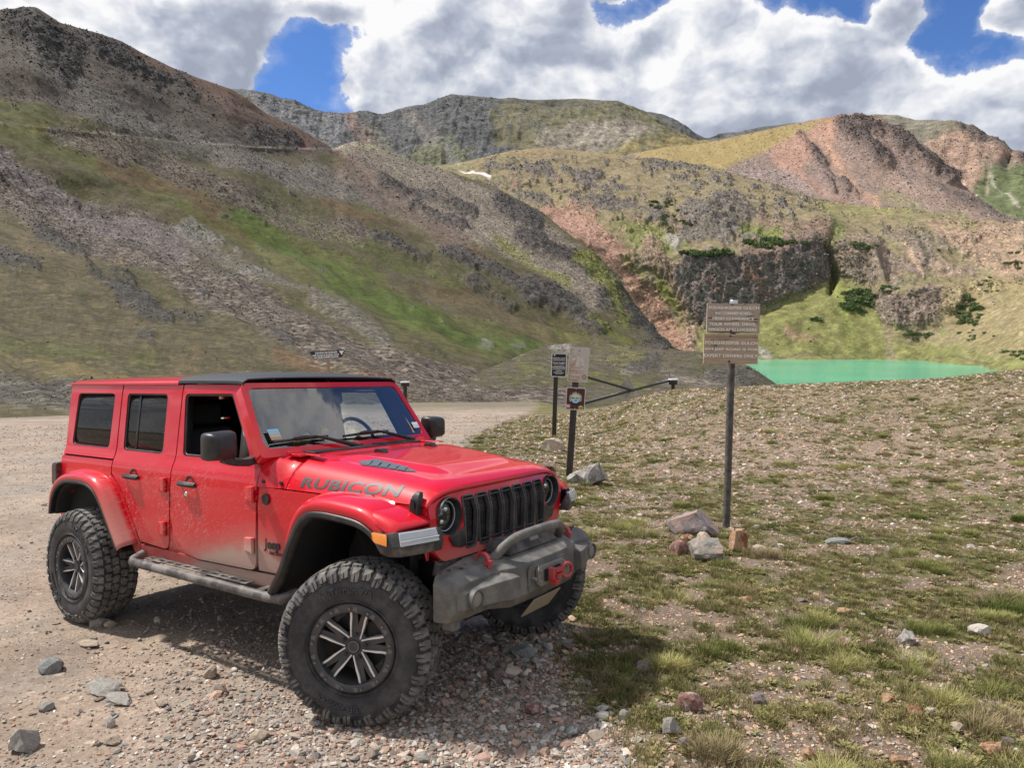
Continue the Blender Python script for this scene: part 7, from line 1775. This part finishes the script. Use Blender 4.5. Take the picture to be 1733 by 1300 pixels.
for a in [
    (935, 764, 46, 24, 'tan', 'low tan rock in the turf beside the thin post of the black sign', None, 1),
    (1003, 822, 60, 40, 'lichen', 'grey lichened boulder just right of the black perforated post', None, 2),
    (975, 818, 30, 20, 'grey', 'small grey rock peeping out left of the lichened boulder', None, 3),
    (1183, 908, 92, 46, 'pinkgrey', 'large dark grey slab behind the other rocks at the foot of the wooden sign', None, 4),
    (1151, 940, 32, 28, 'red', 'rough dark red stone at the left end of the cairn round the sign pipe', None, 5),
    (1164, 926, 30, 22, 'orange', 'ochre stone tucked under the large slab at the sign pipe', None, 6),
    (1167, 936, 20, 18, 'pale', 'whitish stone beside the dark red one in the cairn', None, 2),
    (1194, 922, 30, 22, 'tan', 'peach coloured cracked stone in the middle of the cairn', None, 0),
    (1200, 951, 78, 40, 'green', 'large greenish grey rock at the front of the cairn', None, 3),
    (1252, 934, 36, 42, 'orange', 'tall orange stone right of the sign pipe', None, 1),
    (1243, 918, 20, 26, 'orange', 'narrow ochre stone leaning between the sign pipe and the orange stone', None, 4),
    (1285, 940, 30, 18, 'tan', 'flat pale stone in the grass right of the orange stone', None, 5),
    (33, 1276, 52, 44, 'grey', 'big squarish grey boulder in the bottom left corner of the track', None, 2),
    (163, 1062, 36, 16, 'grey', 'grey stone wedged at the rear tyre', None, 3),
    (184, 1064, 20, 12, 'tan', 'small tan stone next to the grey one at the rear tyre', None, 6),
    (172, 1178, 84, 26, 'grey', 'long pale slab half buried in the track', None, 4, -.4, .30, .45),
    (200, 1192, 70, 14, 'grey', 'narrow ledge of rock just below the long slab', None, 1, -.4, .30, .3),
    (80, 1140, 50, 26, 'blue', 'bluish rock half buried at the left of the track', None, 5, None, .35),
    (75, 1205, 30, 16, 'grey', 'small flat grey stone left of the long slab', None, 3),
    (148, 1096, 46, 10, 'tan', 'thin tan ledge of stone sticking out of the dirt', None, 6, -.3, .3, .4),
    (353, 1149, 26, 20, 'tan', 'angular tan stone between the two near wheels', None, 0),
    (372, 1176, 28, 15, 'brown', 'rounded brown stone a little nearer than the angular tan one', None, 5),
    (183, 1232, 20, 18, 'pale', 'pale round stone in the lower left of the track', None, 1),
    (186, 1262, 32, 14, 'tan', 'flat brownish stone below the pale round one', None, 2),
    (270, 1196, 28, 10, 'tan', 'low stone in the middle of the dirt', None, 3),
    (435, 1258, 34, 18, 'tan', 'tan stone in the gravel left of the front tyre', None, 6),
    (1171, 1206, 44, 34, 'red', 'jagged dark red stone in the grass', None, 0),
    (1138, 1246, 38, 34, 'grey', 'blocky grey stone below the jagged red one', None, 2),
    (1159, 1268, 28, 18, 'pinkgrey', 'small grey stone leaning against the blocky one', None, 3),
    (1019, 1220, 28, 14, 'pale', 'whitish flat stone at the edge of the turf', None, 5),
    (1057, 1222, 20, 20, 'grey', 'egg-shaped grey stone right of the whitish flat one', None, 1),
    (1089, 1138, 38, 20, 'brown', 'dark brown stone half hidden in turf near the front tyre', None, 4),
    (1147, 1136, 28, 13, 'orange', 'small orange stone right of the dark brown stone', None, 0),
    (1433, 1097, 32, 20, 'red', 'rose coloured stone in the middle of the meadow', None, 6),
    (1350, 1110, 22, 13, 'red', 'small reddish stone left of the rose coloured one', None, 4),
    (1539, 1093, 30, 26, 'lichen', 'upright grey stone in the meadow on the right', None, 2),
    (1477, 1094, 20, 10, 'red', 'pinkish chip of rock between the rose and the upright stones', None, 3),
    (1664, 1078, 38, 20, 'pale', 'pale cream stone near the right edge', None, 1),
    (1551, 1124, 44, 14, 'lichen', 'long flat grey stone below the upright one', None, 4, -.2),
    (1424, 922, 42, 10, 'blue', 'flat slate coloured stone lying far out in the meadow', None, 5, .1),
    (1431, 1042, 24, 14, 'orange', 'cream and orange stone above the rose coloured one', None, 6),
    (1265, 1020, 26, 10, 'orange', 'flat reddish stone in bare soil below the cairn', None, 2),
    (1288, 1195, 30, 20, 'pinkgrey', 'mottled stone sunk in grass left of the bare patch', None, 5),
    (1505, 1192, 26, 14, 'orange', 'bright orange stone in bare soil at the lower right', None, 0),
    (1552, 1214, 32, 16, 'orange', 'larger orange stone below the bright orange one', None, 3),
    (1578, 1212, 22, 12, 'pale', 'pale stone touching the larger orange one', None, 1),
    (1372, 1288, 30, 18, 'orange', 'ochre stone at the bottom edge of the picture', None, 6),
    (1310, 1278, 18, 10, 'tan', 'small tan stone left of the ochre stone at the bottom edge', None, 4),
    (1625, 1240, 26, 14, 'tan', 'sandy stone near the lower right corner', None, 5),
    (1690, 1282, 46, 24, 'orange', 'rusty orange rock in the lower right corner', None, 2),
    (1710, 1262, 26, 12, 'pinkgrey', 'mauve stone behind the rusty rock in the corner', None, 1),
    (1525, 1300, 34, 18, 'orange', 'orange stone cut by the bottom edge', None, 3),
    (968, 1248, 30, 18, 'blue', 'teal grey stone in gravel below the turf edge', None, 6),
    (714, 1292, 30, 14, 'grey', 'grey stone in gravel in front of the front tyre', None, 5),
    (905, 1212, 34, 22, 'red', 'dark red and cream stone in the gravel right of the front tyre', None, 4),
    (885, 1118, 48, 28, 'blue', 'dark angular rock in the shade under the bumper', None, 2),
    (840, 1150, 36, 16, 'brown', 'brown flat rock in front of the dark angular one', None, 3),
    (1170, 1200, 16, 8, 'pale', 'pale chip beside the jagged dark red stone', None, 0),
]: put_rock(*a)

# individually scattered stones ---------------------------------------------------------
SMALL = [rock_mesh('stone_shape', 300 + i, 26, .62, 0) for i in range(8)]
def scatter_polar(n, d0, d1, az=R(47), power=1.0, seed=1):
    r_ = np.random.default_rng(seed); t = r_.random(n); d = d0 * (d1 / d0) ** (t ** power); a = (r_.random(n) * 2 - 1) * az
    return d * np.sin(a), d * np.cos(a), d
def under_wheel(x, y):
    q = (np.stack([x, y, plane_z(x, y)], -1) - TOFF) @ T3
    return (np.abs(q[..., 0] - 0) < .32) & (np.abs(np.abs(q[..., 1]) - .835) < .2) | (np.abs(q[..., 0] - 3.008) < .36) & (np.abs(np.abs(q[..., 1]) - .835) < .26)
def loose_stones():
    kinds_t = ['tan', 'grey', 'brown', 'tan', 'pinkgrey', 'blue']; kinds_m = ['tan', 'orange', 'pale', 'red', 'grey', 'pinkgrey', 'tan']
    x, y, d = scatter_polar(1500, 2.7, 15, R(40), 1.0, 11); mm = meadow_mask(x, y); bad = under_wheel(x, y); nt = nm = 0; r_ = random.Random(3)
    cache = {}
    for i in range(len(x)):
        if bad[i]: continue
        tr = mm[i] < .4
        if tr and nt >= 125 or (not tr) and nm >= 150: continue
        if mm[i] > .4 and mm[i] < .5: continue
        s = d[i] * r_.uniform(.0045, .0105) * (1.5 if r_.random() < .12 else 1); s = min(max(s, .02), .11)
        kd = r_.choice(kinds_t if tr else kinds_m); si = r_.randrange(len(SMALL))
        if (kd, si) not in cache:
            me = SMALL[si].copy(); me.materials.append(RM[kd]); cache[(kd, si)] = me
        o = bpy.data.objects.new('loose_stone', cache[(kd, si)]); COL.objects.link(o)
        z = float(ground_z(x[i], y[i])); sz = (s * r_.uniform(.8, 1.3), s * r_.uniform(.7, 1.1), s * r_.uniform(.55, .95))
        o.matrix_world = Matrix.Translation((x[i], y[i], z + sz[2] * .14)) @ Matrix.Rotation(r_.random() * 6.28, 4, 'Z') @ Matrix.Rotation(r_.uniform(-.5, .5), 4, 'X') @ Matrix.Diagonal((*sz, 1))
        if tr: nt += 1; setp(o, 'small angular stone lying loose on the dirt track', 'stone', 'small loose stones on the dirt track')
        else: nm += 1; setp(o, 'small stone lying loose in the alpine turf', 'stone', 'small loose stones in the alpine turf')
loose_stones()

# instanced ground cover that nobody could count ------------------------------------------
def instancer(name, pts, scale, rot, col, protos, label=None, norm=None):
    me = bpy.data.meshes.new(name); me.vertices.add(len(pts)); me.vertices.foreach_set('co', np.asarray(pts, np.float32).ravel())
    def at(n, t, v, k): a = me.attributes.new(n, t, 'POINT'); a.data.foreach_set(k, np.asarray(v, np.float32).ravel())
    at('scl', 'FLOAT_VECTOR', scale, 'vector'); at('rot', 'FLOAT_VECTOR', rot, 'vector'); c4 = np.ones((len(pts), 4), np.float32); c4[:, :3] = col
    a = me.attributes.new('tint', 'FLOAT_COLOR', 'POINT'); a.data.foreach_set('color', c4.ravel())
    o = bpy.data.objects.new(name, me); COL.objects.link(o)
    gt = bpy.data.node_groups.new(name + '_nodes', 'GeometryNodeTree'); gt.interface.new_socket('Geometry', in_out='INPUT', socket_type='NodeSocketGeometry'); gt.interface.new_socket('Geometry', in_out='OUTPUT', socket_type='NodeSocketGeometry')
    N = gt.nodes.new; L = gt.links.new; gi = N('NodeGroupInput'); go = N('NodeGroupOutput'); ip = N('GeometryNodeInstanceOnPoints'); mp = N('GeometryNodeMeshToPoints')
    gm = N('GeometryNodeGeometryToInstance')
    for p in protos[::-1]:
        oi = N('GeometryNodeObjectInfo'); oi.inputs['Object'].default_value = p; oi.inputs['As Instance'].default_value = True; L(oi.outputs['Geometry'], gm.inputs[0])
    ip.inputs['Pick Instance'].default_value = True
    ri = N('FunctionNodeRandomValue'); ri.data_type = 'INT'; 
    for s_ in ri.inputs:
        if s_.name == 'Min' and s_.type == 'INT': s_.default_value = 0
        if s_.name == 'Max' and s_.type == 'INT': s_.default_value = len(protos) - 1
    L([s_ for s_ in ri.outputs if s_.type == 'INT'][0], ip.inputs['Instance Index'])
    def named(n, t): q = N('GeometryNodeInputNamedAttribute'); q.data_type = t; q.inputs[0].default_value = n; return q.outputs[0]
    L(named('scl', 'FLOAT_VECTOR'), ip.inputs['Scale']); eu = N('FunctionNodeEulerToRotation'); L(named('rot', 'FLOAT_VECTOR'), eu.inputs[0]); L(eu.outputs[0], ip.inputs['Rotation'])
    L(gi.outputs[0], mp.inputs[0]); L(mp.outputs[0], ip.inputs['Points']); L(gm.outputs[0], ip.inputs['Instance']); L(ip.outputs[0], go.inputs[0])
    md = o.modifiers.new('scatter', 'NODES'); md.node_group = gt
    setp(o, label, None, None, 'stuff'); return o
def tint_mat(name, rough=.9, grad=False, trans=0.0):
    m, g, b = new_mat(name); a = g.n('ShaderNodeAttribute'); a.attribute_name = 'tint'; a.attribute_type = 'INSTANCER'
    c = a.outputs['Color']
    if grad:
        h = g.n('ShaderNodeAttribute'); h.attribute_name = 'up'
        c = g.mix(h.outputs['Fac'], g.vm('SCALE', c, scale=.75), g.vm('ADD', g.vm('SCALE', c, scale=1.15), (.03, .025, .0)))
    else:
        tc = g.n('ShaderNodeTexCoord').outputs['Object']; c = g.vm('SCALE', c, scale=g.mapr(g.noise(tc, 3, 5, .7), .3, .7, .75, 1.25, False))
    g.link(c, b.inputs['Base Color']); b.inputs['Roughness'].default_value = rough; b.inputs['Specular IOR Level'].default_value = .2
    return m
def proto(name, me, mat): me.materials.append(mat); return bpy.data.objects.new(name, me)
def gravel():
    gm = tint_mat('gravel_stone'); pr = [proto('gravel_piece', rock_mesh('gravel_piece', 500 + i, 16, .65, 0), gm) for i in range(6)]
    x, y, d = scatter_polar(230000, 2.4, 38, R(44), 1.0, 21); P = XYZ(x, y); V = np.stack([x, y, ground_z(x, y)], -1); u, v = pix(V)
    mm = meadow_mask(x, y); bm_ = bare_mask(x, y)
    bed = np.clip(np.exp(-(((u - 640) / 330) ** 2 + ((v - 1240) / 120) ** 2)) + np.exp(-(((u - 880) / 130) ** 2 + ((v - 1130) / 70) ** 2)) + .7 * np.exp(-(((u - 960) / 150) ** 2 + ((v - 1260) / 80) ** 2)) + .5 * np.exp(-(((u - 360) / 90) ** 2 + ((v - 1080) / 70) ** 2)), 0, 1.3)
    n = fbm(P / .8, 4, .6)
    pt = np.clip(.15 + 1.0 * bed + n * .6, .03, 1); fz = sstep(d, 7, 13); pmw = np.clip(.05 + .60 * bm_ + .1 * n + .16 * fz, .02, 1)
    keep = rng.random(len(x)) < (pt * (1 - mm) + pmw * mm)
    keep &= d < 37
    x, y, d, V, mm, bed = x[keep], y[keep], d[keep], V[keep], mm[keep], bed[keep]; N_ = len(x); pu, pv = pix(V)
    s = np.exp(rng.normal(math.log(.0150), .45, N_)) * (1 + .5 * np.clip(bed, 0, 1)); s = np.where((d > 7) & (mm > .4), d * np.exp(rng.normal(math.log(.0024), .42, N_)), np.maximum(s, d * .0021)); rub = np.exp(-(((pu - 850) / 95) ** 2 + ((pv - 1105) / 45) ** 2)); s = s * (1 + 1.0 * rub); s = np.minimum(s, .13); farp = (mm > .4) & (rng.random(N_) < sstep(d, 6, 11) * .4)
    pal = np.array([[.36, .29, .23], [.42, .35, .29], [.31, .285, .255], [.24, .19, .16], [.38, .25, .18], [.50, .45, .40], [.23, .215, .195], [.33, .22, .18]]); ci = rng.integers(0, len(pal), N_)
    col = pal[ci] * (1 + .2 * rng.normal(size=(N_, 1))); warm = rng.random(N_) < .5 * mm; col[warm] = np.array([.48, .33, .22]) * (1 + .2 * rng.normal(size=(warm.sum(), 1)))
    col[farp] = np.array([[.52, .43, .34], [.58, .52, .46], [.46, .30, .20], [.20, .17, .15]])[rng.integers(0, 4, farp.sum())] * (1 + .15 * rng.normal(size=(farp.sum(), 1))); V[:, 2] += s * .12; sc = np.stack([s * rng.uniform(.8, 1.4, N_), s * rng.uniform(.7, 1.2, N_), s * rng.uniform(.6, 1.0, N_)], -1); rot = np.stack([rng.uniform(-.5, .5, N_), rng.uniform(-.5, .5, N_), rng.uniform(0, 6.28, N_)], -1)
    instancer('gravel', V, sc, rot, np.clip(col, .03, .7), pr)
gravel()
def tuft(seed, n, h, spread, lean, width):
    r_ = np.random.default_rng(seed); V = []; F = []; up = []
    for _ in range(n):
        a = r_.random() * 6.28; rad = spread * math.sqrt(r_.random()); bx, by = rad * math.cos(a), rad * math.sin(a); hh = h * r_.uniform(.5, 1.15); ld = a + r_.normal() * .7; l = lean * r_.uniform(.2, 1.2) * hh
        w = width * r_.uniform(.7, 1.3); pa = r_.random() * 6.28; px, py = math.cos(pa) * w, math.sin(pa) * w; i = len(V)
        mx, my = bx + math.cos(ld) * l * .35, by + math.sin(ld) * l * .35; tx, ty = bx + math.cos(ld) * l, by + math.sin(ld) * l
        V += [(bx - px, by - py, -.004), (bx + px, by + py, -.004), (mx + px * .8, my + py * .8, hh * .6), (mx - px * .8, my - py * .8, hh * .6), (tx, ty, hh)]; up += [0, 0, .55, .55, 1]
        F += [(i, i + 1, i + 2), (i, i + 2, i + 3), (i + 3, i + 2, i + 4)]
    me = bpy.data.meshes.new('grass_tuft'); me.from_pydata(V, [], F); a = me.attributes.new('up', 'FLOAT', 'POINT'); a.data.foreach_set('value', up); me.update(); return me
def leafy(seed):
    r_ = np.random.default_rng(seed); V = []; F = []; up = []
    for _ in range(26):
        a = r_.random() * 6.28; l = r_.uniform(.012, .03); w = l * .32; z = r_.uniform(.004, .018); b0 = r_.uniform(0, .025); c, s = math.cos(a), math.sin(a); i = len(V)
        V += [(c * b0, s * b0, z * .4), (c * (b0 + l * .5) - s * w, s * (b0 + l * .5) + c * w, z), (c * (b0 + l), s * (b0 + l), z * 1.2), (c * (b0 + l * .5) + s * w, s * (b0 + l * .5) - c * w, z)]; up += [0, .5, 1, .5]; F += [(i, i + 1, i + 2), (i, i + 2, i + 3)]
    me = bpy.data.meshes.new('leaf_rosette'); me.from_pydata(V, [], F); a = me.attributes.new('up', 'FLOAT', 'POINT'); a.data.foreach_set('value', up); me.update(); return me
def grass():
    gm = tint_mat('grass_blade', .7, True)
    short = [proto('grass_tuft', tuft(i, 46, .042, .045, .8, .0013), gm) for i in range(6)] + [proto('leaf_rosette', leafy(40 + i), gm) for i in range(3)]
    tall = [proto('grass_tuft', tuft(60 + i, 80, .085, .055, 1.0, .0012), gm) for i in range(5)]
    x, y, d = scatter_polar(120000, 2.6, 36, R(44), .92, 31); P = XYZ(x, y); mm = meadow_mask(x, y); b_ = bare_mask(x, y); cl = fbm(P / .5, 3, .6)
    keep = rng.random(len(x)) < mm * (1 - (.93 - .25 * sstep(d, 9, 16)) * b_) * np.clip(.52 + cl * 1.5, .06, 1)
    x, y, d, P = x[keep], y[keep], d[keep], P[keep]; N_ = len(x); V = np.stack([x, y, ground_z(x, y)], -1)
    big = fbm(P / 1.4, 3, .6)[:, None]; tone = np.clip(.5 + big * 1.5 + rng.normal(size=(N_, 1)) * .22, 0, 1)
    col = np.array([.098, .115, .036]) * (1 - tone) + np.array([.28, .25, .105]) * tone
    dry = rng.random(N_) < .36; col[dry] = np.array([.24, .185, .105]) * (1 + .2 * rng.normal(size=(dry.sum(), 1)))
    s = rng.uniform(.7, 1.25, N_) * (1 + .5 * sstep(d, 8, 25)); sc = np.stack([s, s, s * rng.uniform(.7, 1.2, N_)], -1); rot = np.stack([rng.normal(0, .1, N_), rng.normal(0, .1, N_), rng.uniform(0, 6.28, N_)], -1)
    instancer('grass', V, sc, rot, np.clip(col, .015, .5), short)
    # taller tussocks gathered in clumps
    cx, cy, cd = scatter_polar(560, 2.7, 26, R(42), .85, 41); m2 = meadow_mask(cx, cy) * (1 - .4 * bare_mask(cx, cy)); tu, tv = pix(XYZ(cx, cy, plane_z(cx, cy))); k = (rng.random(len(cx)) < m2 * .62) & ~((tu < 1120) & (tv > 960) & (tv < 1190)); cx, cy, cd = cx[k], cy[k], cd[k]
    XX, YY, CC, SS = [], [], [], []
    for a, b, dd in zip(cx, cy, cd):
        n = rng.integers(5, 18); rad = rng.uniform(.04, .16); yl = rng.random(); c = np.array([.10, .135, .032]) * (1 - yl) + np.array([.42, .39, .16]) * yl
        if rng.random() < .22: c = np.array([.30, .24, .14])
        an = rng.uniform(0, 6.28, n); q = rad * np.sqrt(rng.random(n)); XX.append(a + q * np.cos(an) * 1.5); YY.append(b + q * np.sin(an)); CC.append(np.tile(c, (n, 1)) * (1 + .15 * rng.normal(size=(n, 1)))); SS.append(np.full(n, rng.uniform(.65, 1.15)))
    x = np.concatenate(XX); y = np.concatenate(YY); col = np.concatenate(CC); s = np.concatenate(SS) * rng.uniform(.8, 1.2, len(x)); N_ = len(x); V = np.stack([x, y, ground_z(x, y)], -1)
    sc = np.stack([s, s, s], -1); rot = np.stack([rng.normal(0, .12, N_), rng.normal(0, .12, N_), rng.uniform(0, 6.28, N_)], -1)
    instancer('tall_grass', V, sc, rot, np.clip(col, .02, .6), tall)
grass()

# dark mats of dwarf conifers on the slopes over the lake -----------------------------------
def shrubs():
    gm, g, b = new_mat('conifer_needles'); tc = g.n('ShaderNodeTexCoord').outputs['Object']; n = g.noise(tc, 2.2, 4, .7)
    g.link(g.mix(g.mapr(n, .3, .7), (.085, .13, .045, 1), (.18, .23, .085, 1)), b.inputs['Base Color']); b.inputs['Roughness'].default_value = .8
    protos = []
    for s in range(4):
        r_ = np.random.default_rng(900 + s); V = []; F = []
        for _ in range(330):
            p = r_.normal(size=3); p /= np.linalg.norm(p); p[2] = abs(p[2]); rad = .5 * r_.uniform(.6, 1.08) * (1 + .22 * math.sin(3 * math.atan2(p[1], p[0]) + s)); c = p * rad; q = r_.normal(size=(3, 3)) * .075; i = len(V)
            V += [tuple(c + q[0]), tuple(c + q[1]), tuple(c + q[2] + p * .06)]; F.append((i, i + 1, i + 2))
        me = bpy.data.meshes.new('shrub_crown'); me.from_pydata(V, [], F); me.materials.append(gm); me.update(); protos.append(me)
    uu, vv = pix(MIDP); dd = np.linalg.norm(MIDP - CAM, axis=-1)
    flat = MIDP.reshape(-1, 3); uu, vv, dd = uu.ravel(), vv.ravel(), dd.ravel(); r_ = random.Random(8)
    def add(u, v, w, h, label, group):
        cost = (uu - u) ** 2 + (vv - v) ** 2; k = np.argsort(cost)[:6]; k = k[np.argmin(dd[k])]; P = flat[k]; m_ = float((P - CAM) @ FW) / FPX
        o = bpy.data.objects.new('dwarf_conifer', protos[r_.randrange(4)]); COL.objects.link(o)
        o.matrix_world = Matrix.Translation((P[0], P[1], P[2] - h * m_ * .1)) @ Matrix.Diagonal((w * m_ * 1.25, w * m_ * .9, h * m_ * 1.7, 1)) @ Matrix.Rotation(r_.random() * 6.28, 4, 'Z'); setp(o, label, 'shrub', group)
    def cluster(n, cx, cy, rx, ry, w, label):
        for i in range(n):
            a = r_.random() * 6.28; q = math.sqrt(r_.random()); add(cx + rx * q * math.cos(a), cy + ry * q * math.sin(a), w * r_.uniform(.7, 1.3), w * r_.uniform(.34, .55), label, label)
    cluster(38, 1454, 507, 32, 18, 13, 'dwarf conifer in the large dark thicket on the grass right of the cliff')
    cluster(26, 1640, 528, 20, 26, 11, 'dwarf conifer in the thicket right of the reddish rock face')
    cluster(20, 1195, 428, 50, 3.5, 14, 'dwarf conifer in the green strip along the top edge of the dark cliff')
    cluster(26, 1312, 412, 52, 8, 14, 'dwarf conifer on the ledge over the middle of the dark cliff')
    cluster(8, 1503, 486, 16, 5, 9, 'dwarf conifer above the large thicket')
    cluster(9, 1555, 566, 24, 8, 9, 'dwarf conifer low on the slope above the lake')
    cluster(9, 1463, 414, 34, 7, 10, 'dwarf conifer on top of the brown knob right of the cleft')
    cluster(7, 1716, 436, 14, 26, 10, 'dwarf conifer near the right edge high above the lake')
    cluster(10, 1675, 482, 28, 14, 6, 'tiny scattered dwarf conifer on the pale right-hand slope')
    cluster(10, 1650, 566, 38, 12, 6, 'tiny scattered dwarf conifer just above the right end of the lake')
    cluster(12, 1145, 372, 26, 18, 9, 'dwarf conifer among the rocks at the top of the ribbed outcrop')
    cluster(7, 1120, 345, 24, 8, 9, 'dwarf conifer on the shoulder above the red gully')
    cluster(9, 1718, 600, 24, 8, 10, 'dwarf conifer by the shore at the right edge')
    add(1382, 540, 16, 6, 'lone dark dwarf conifer on the grass between cliff and lake', None)
shrubs()

# broken rock lying on the slopes: far too much to count -------------------------------------
def slope_rubble():
    gm = tint_mat('slope_rock'); pr = [proto('slope_rock', rock_mesh('slope_rock', 700 + i, 22, .7, 0), gm) for i in range(6)]
    for name, n, lo, hi, wt in (('hillside', 60000, .0008, .0026, .025), ('lakeside_mound', 8000, .0010, .0026, .08), ('lake_hill', 30000, .0009, .0028, .03), ('red_shoulder', 12000, .0008, .0024, .12), ('far_mountain', 6000, .0008, .0022, .1), ('far_right_mountain', 3000, .0008, .0022, .1)):
        P, col, scree, rock, u, v = COVER[name]; w = (np.clip(scree - .25, 0, 1) * .9 + rock * 1.3 + wt) * ((u > -150) & (u < 1880)) * (v < 735)
        if name == 'hillside': w = w * (1 + 5 * np.exp(-np.linalg.norm(P - CAM, axis=1) / 90))
        if name == 'lake_hill': w = w * (1 - .5 * sstep(u, 1450, 1600)) * (1 - .6 * sstep(v, 520, 580))
        # even spread over what is seen: weight by the ground each vertex stands for
        w = w / w.sum(); ix = rng.choice(len(P), n, replace=True, p=w); Q = P[ix] + rng.normal(size=(n, 3)) * .6; d = np.linalg.norm(Q - CAM, axis=1)
        s = d * np.exp(rng.uniform(math.log(lo), math.log(hi), n)); big = rng.random(n) < .03; s[big] *= 1.9
        g_ = col[ix].mean(1, keepdims=True); c = (col[ix] * .55 + g_ * np.array([[1.06, .98, .92]]) * .45) * np.exp(rng.normal(.34, .32, (n, 1)))
        sc = np.stack([s * rng.uniform(.8, 1.5, n), s * rng.uniform(.7, 1.2, n), s * rng.uniform(.5, 1.0, n)], -1); rot = np.stack([rng.uniform(-.6, .6, n), rng.uniform(-.6, .6, n), rng.uniform(0, 6.28, n)], -1)
        Q[:, 2] = P[ix][:, 2] + s * .05
        instancer('slope_rubble', Q, sc, rot, np.clip(c, .02, .6), pr)
slope_rubble()
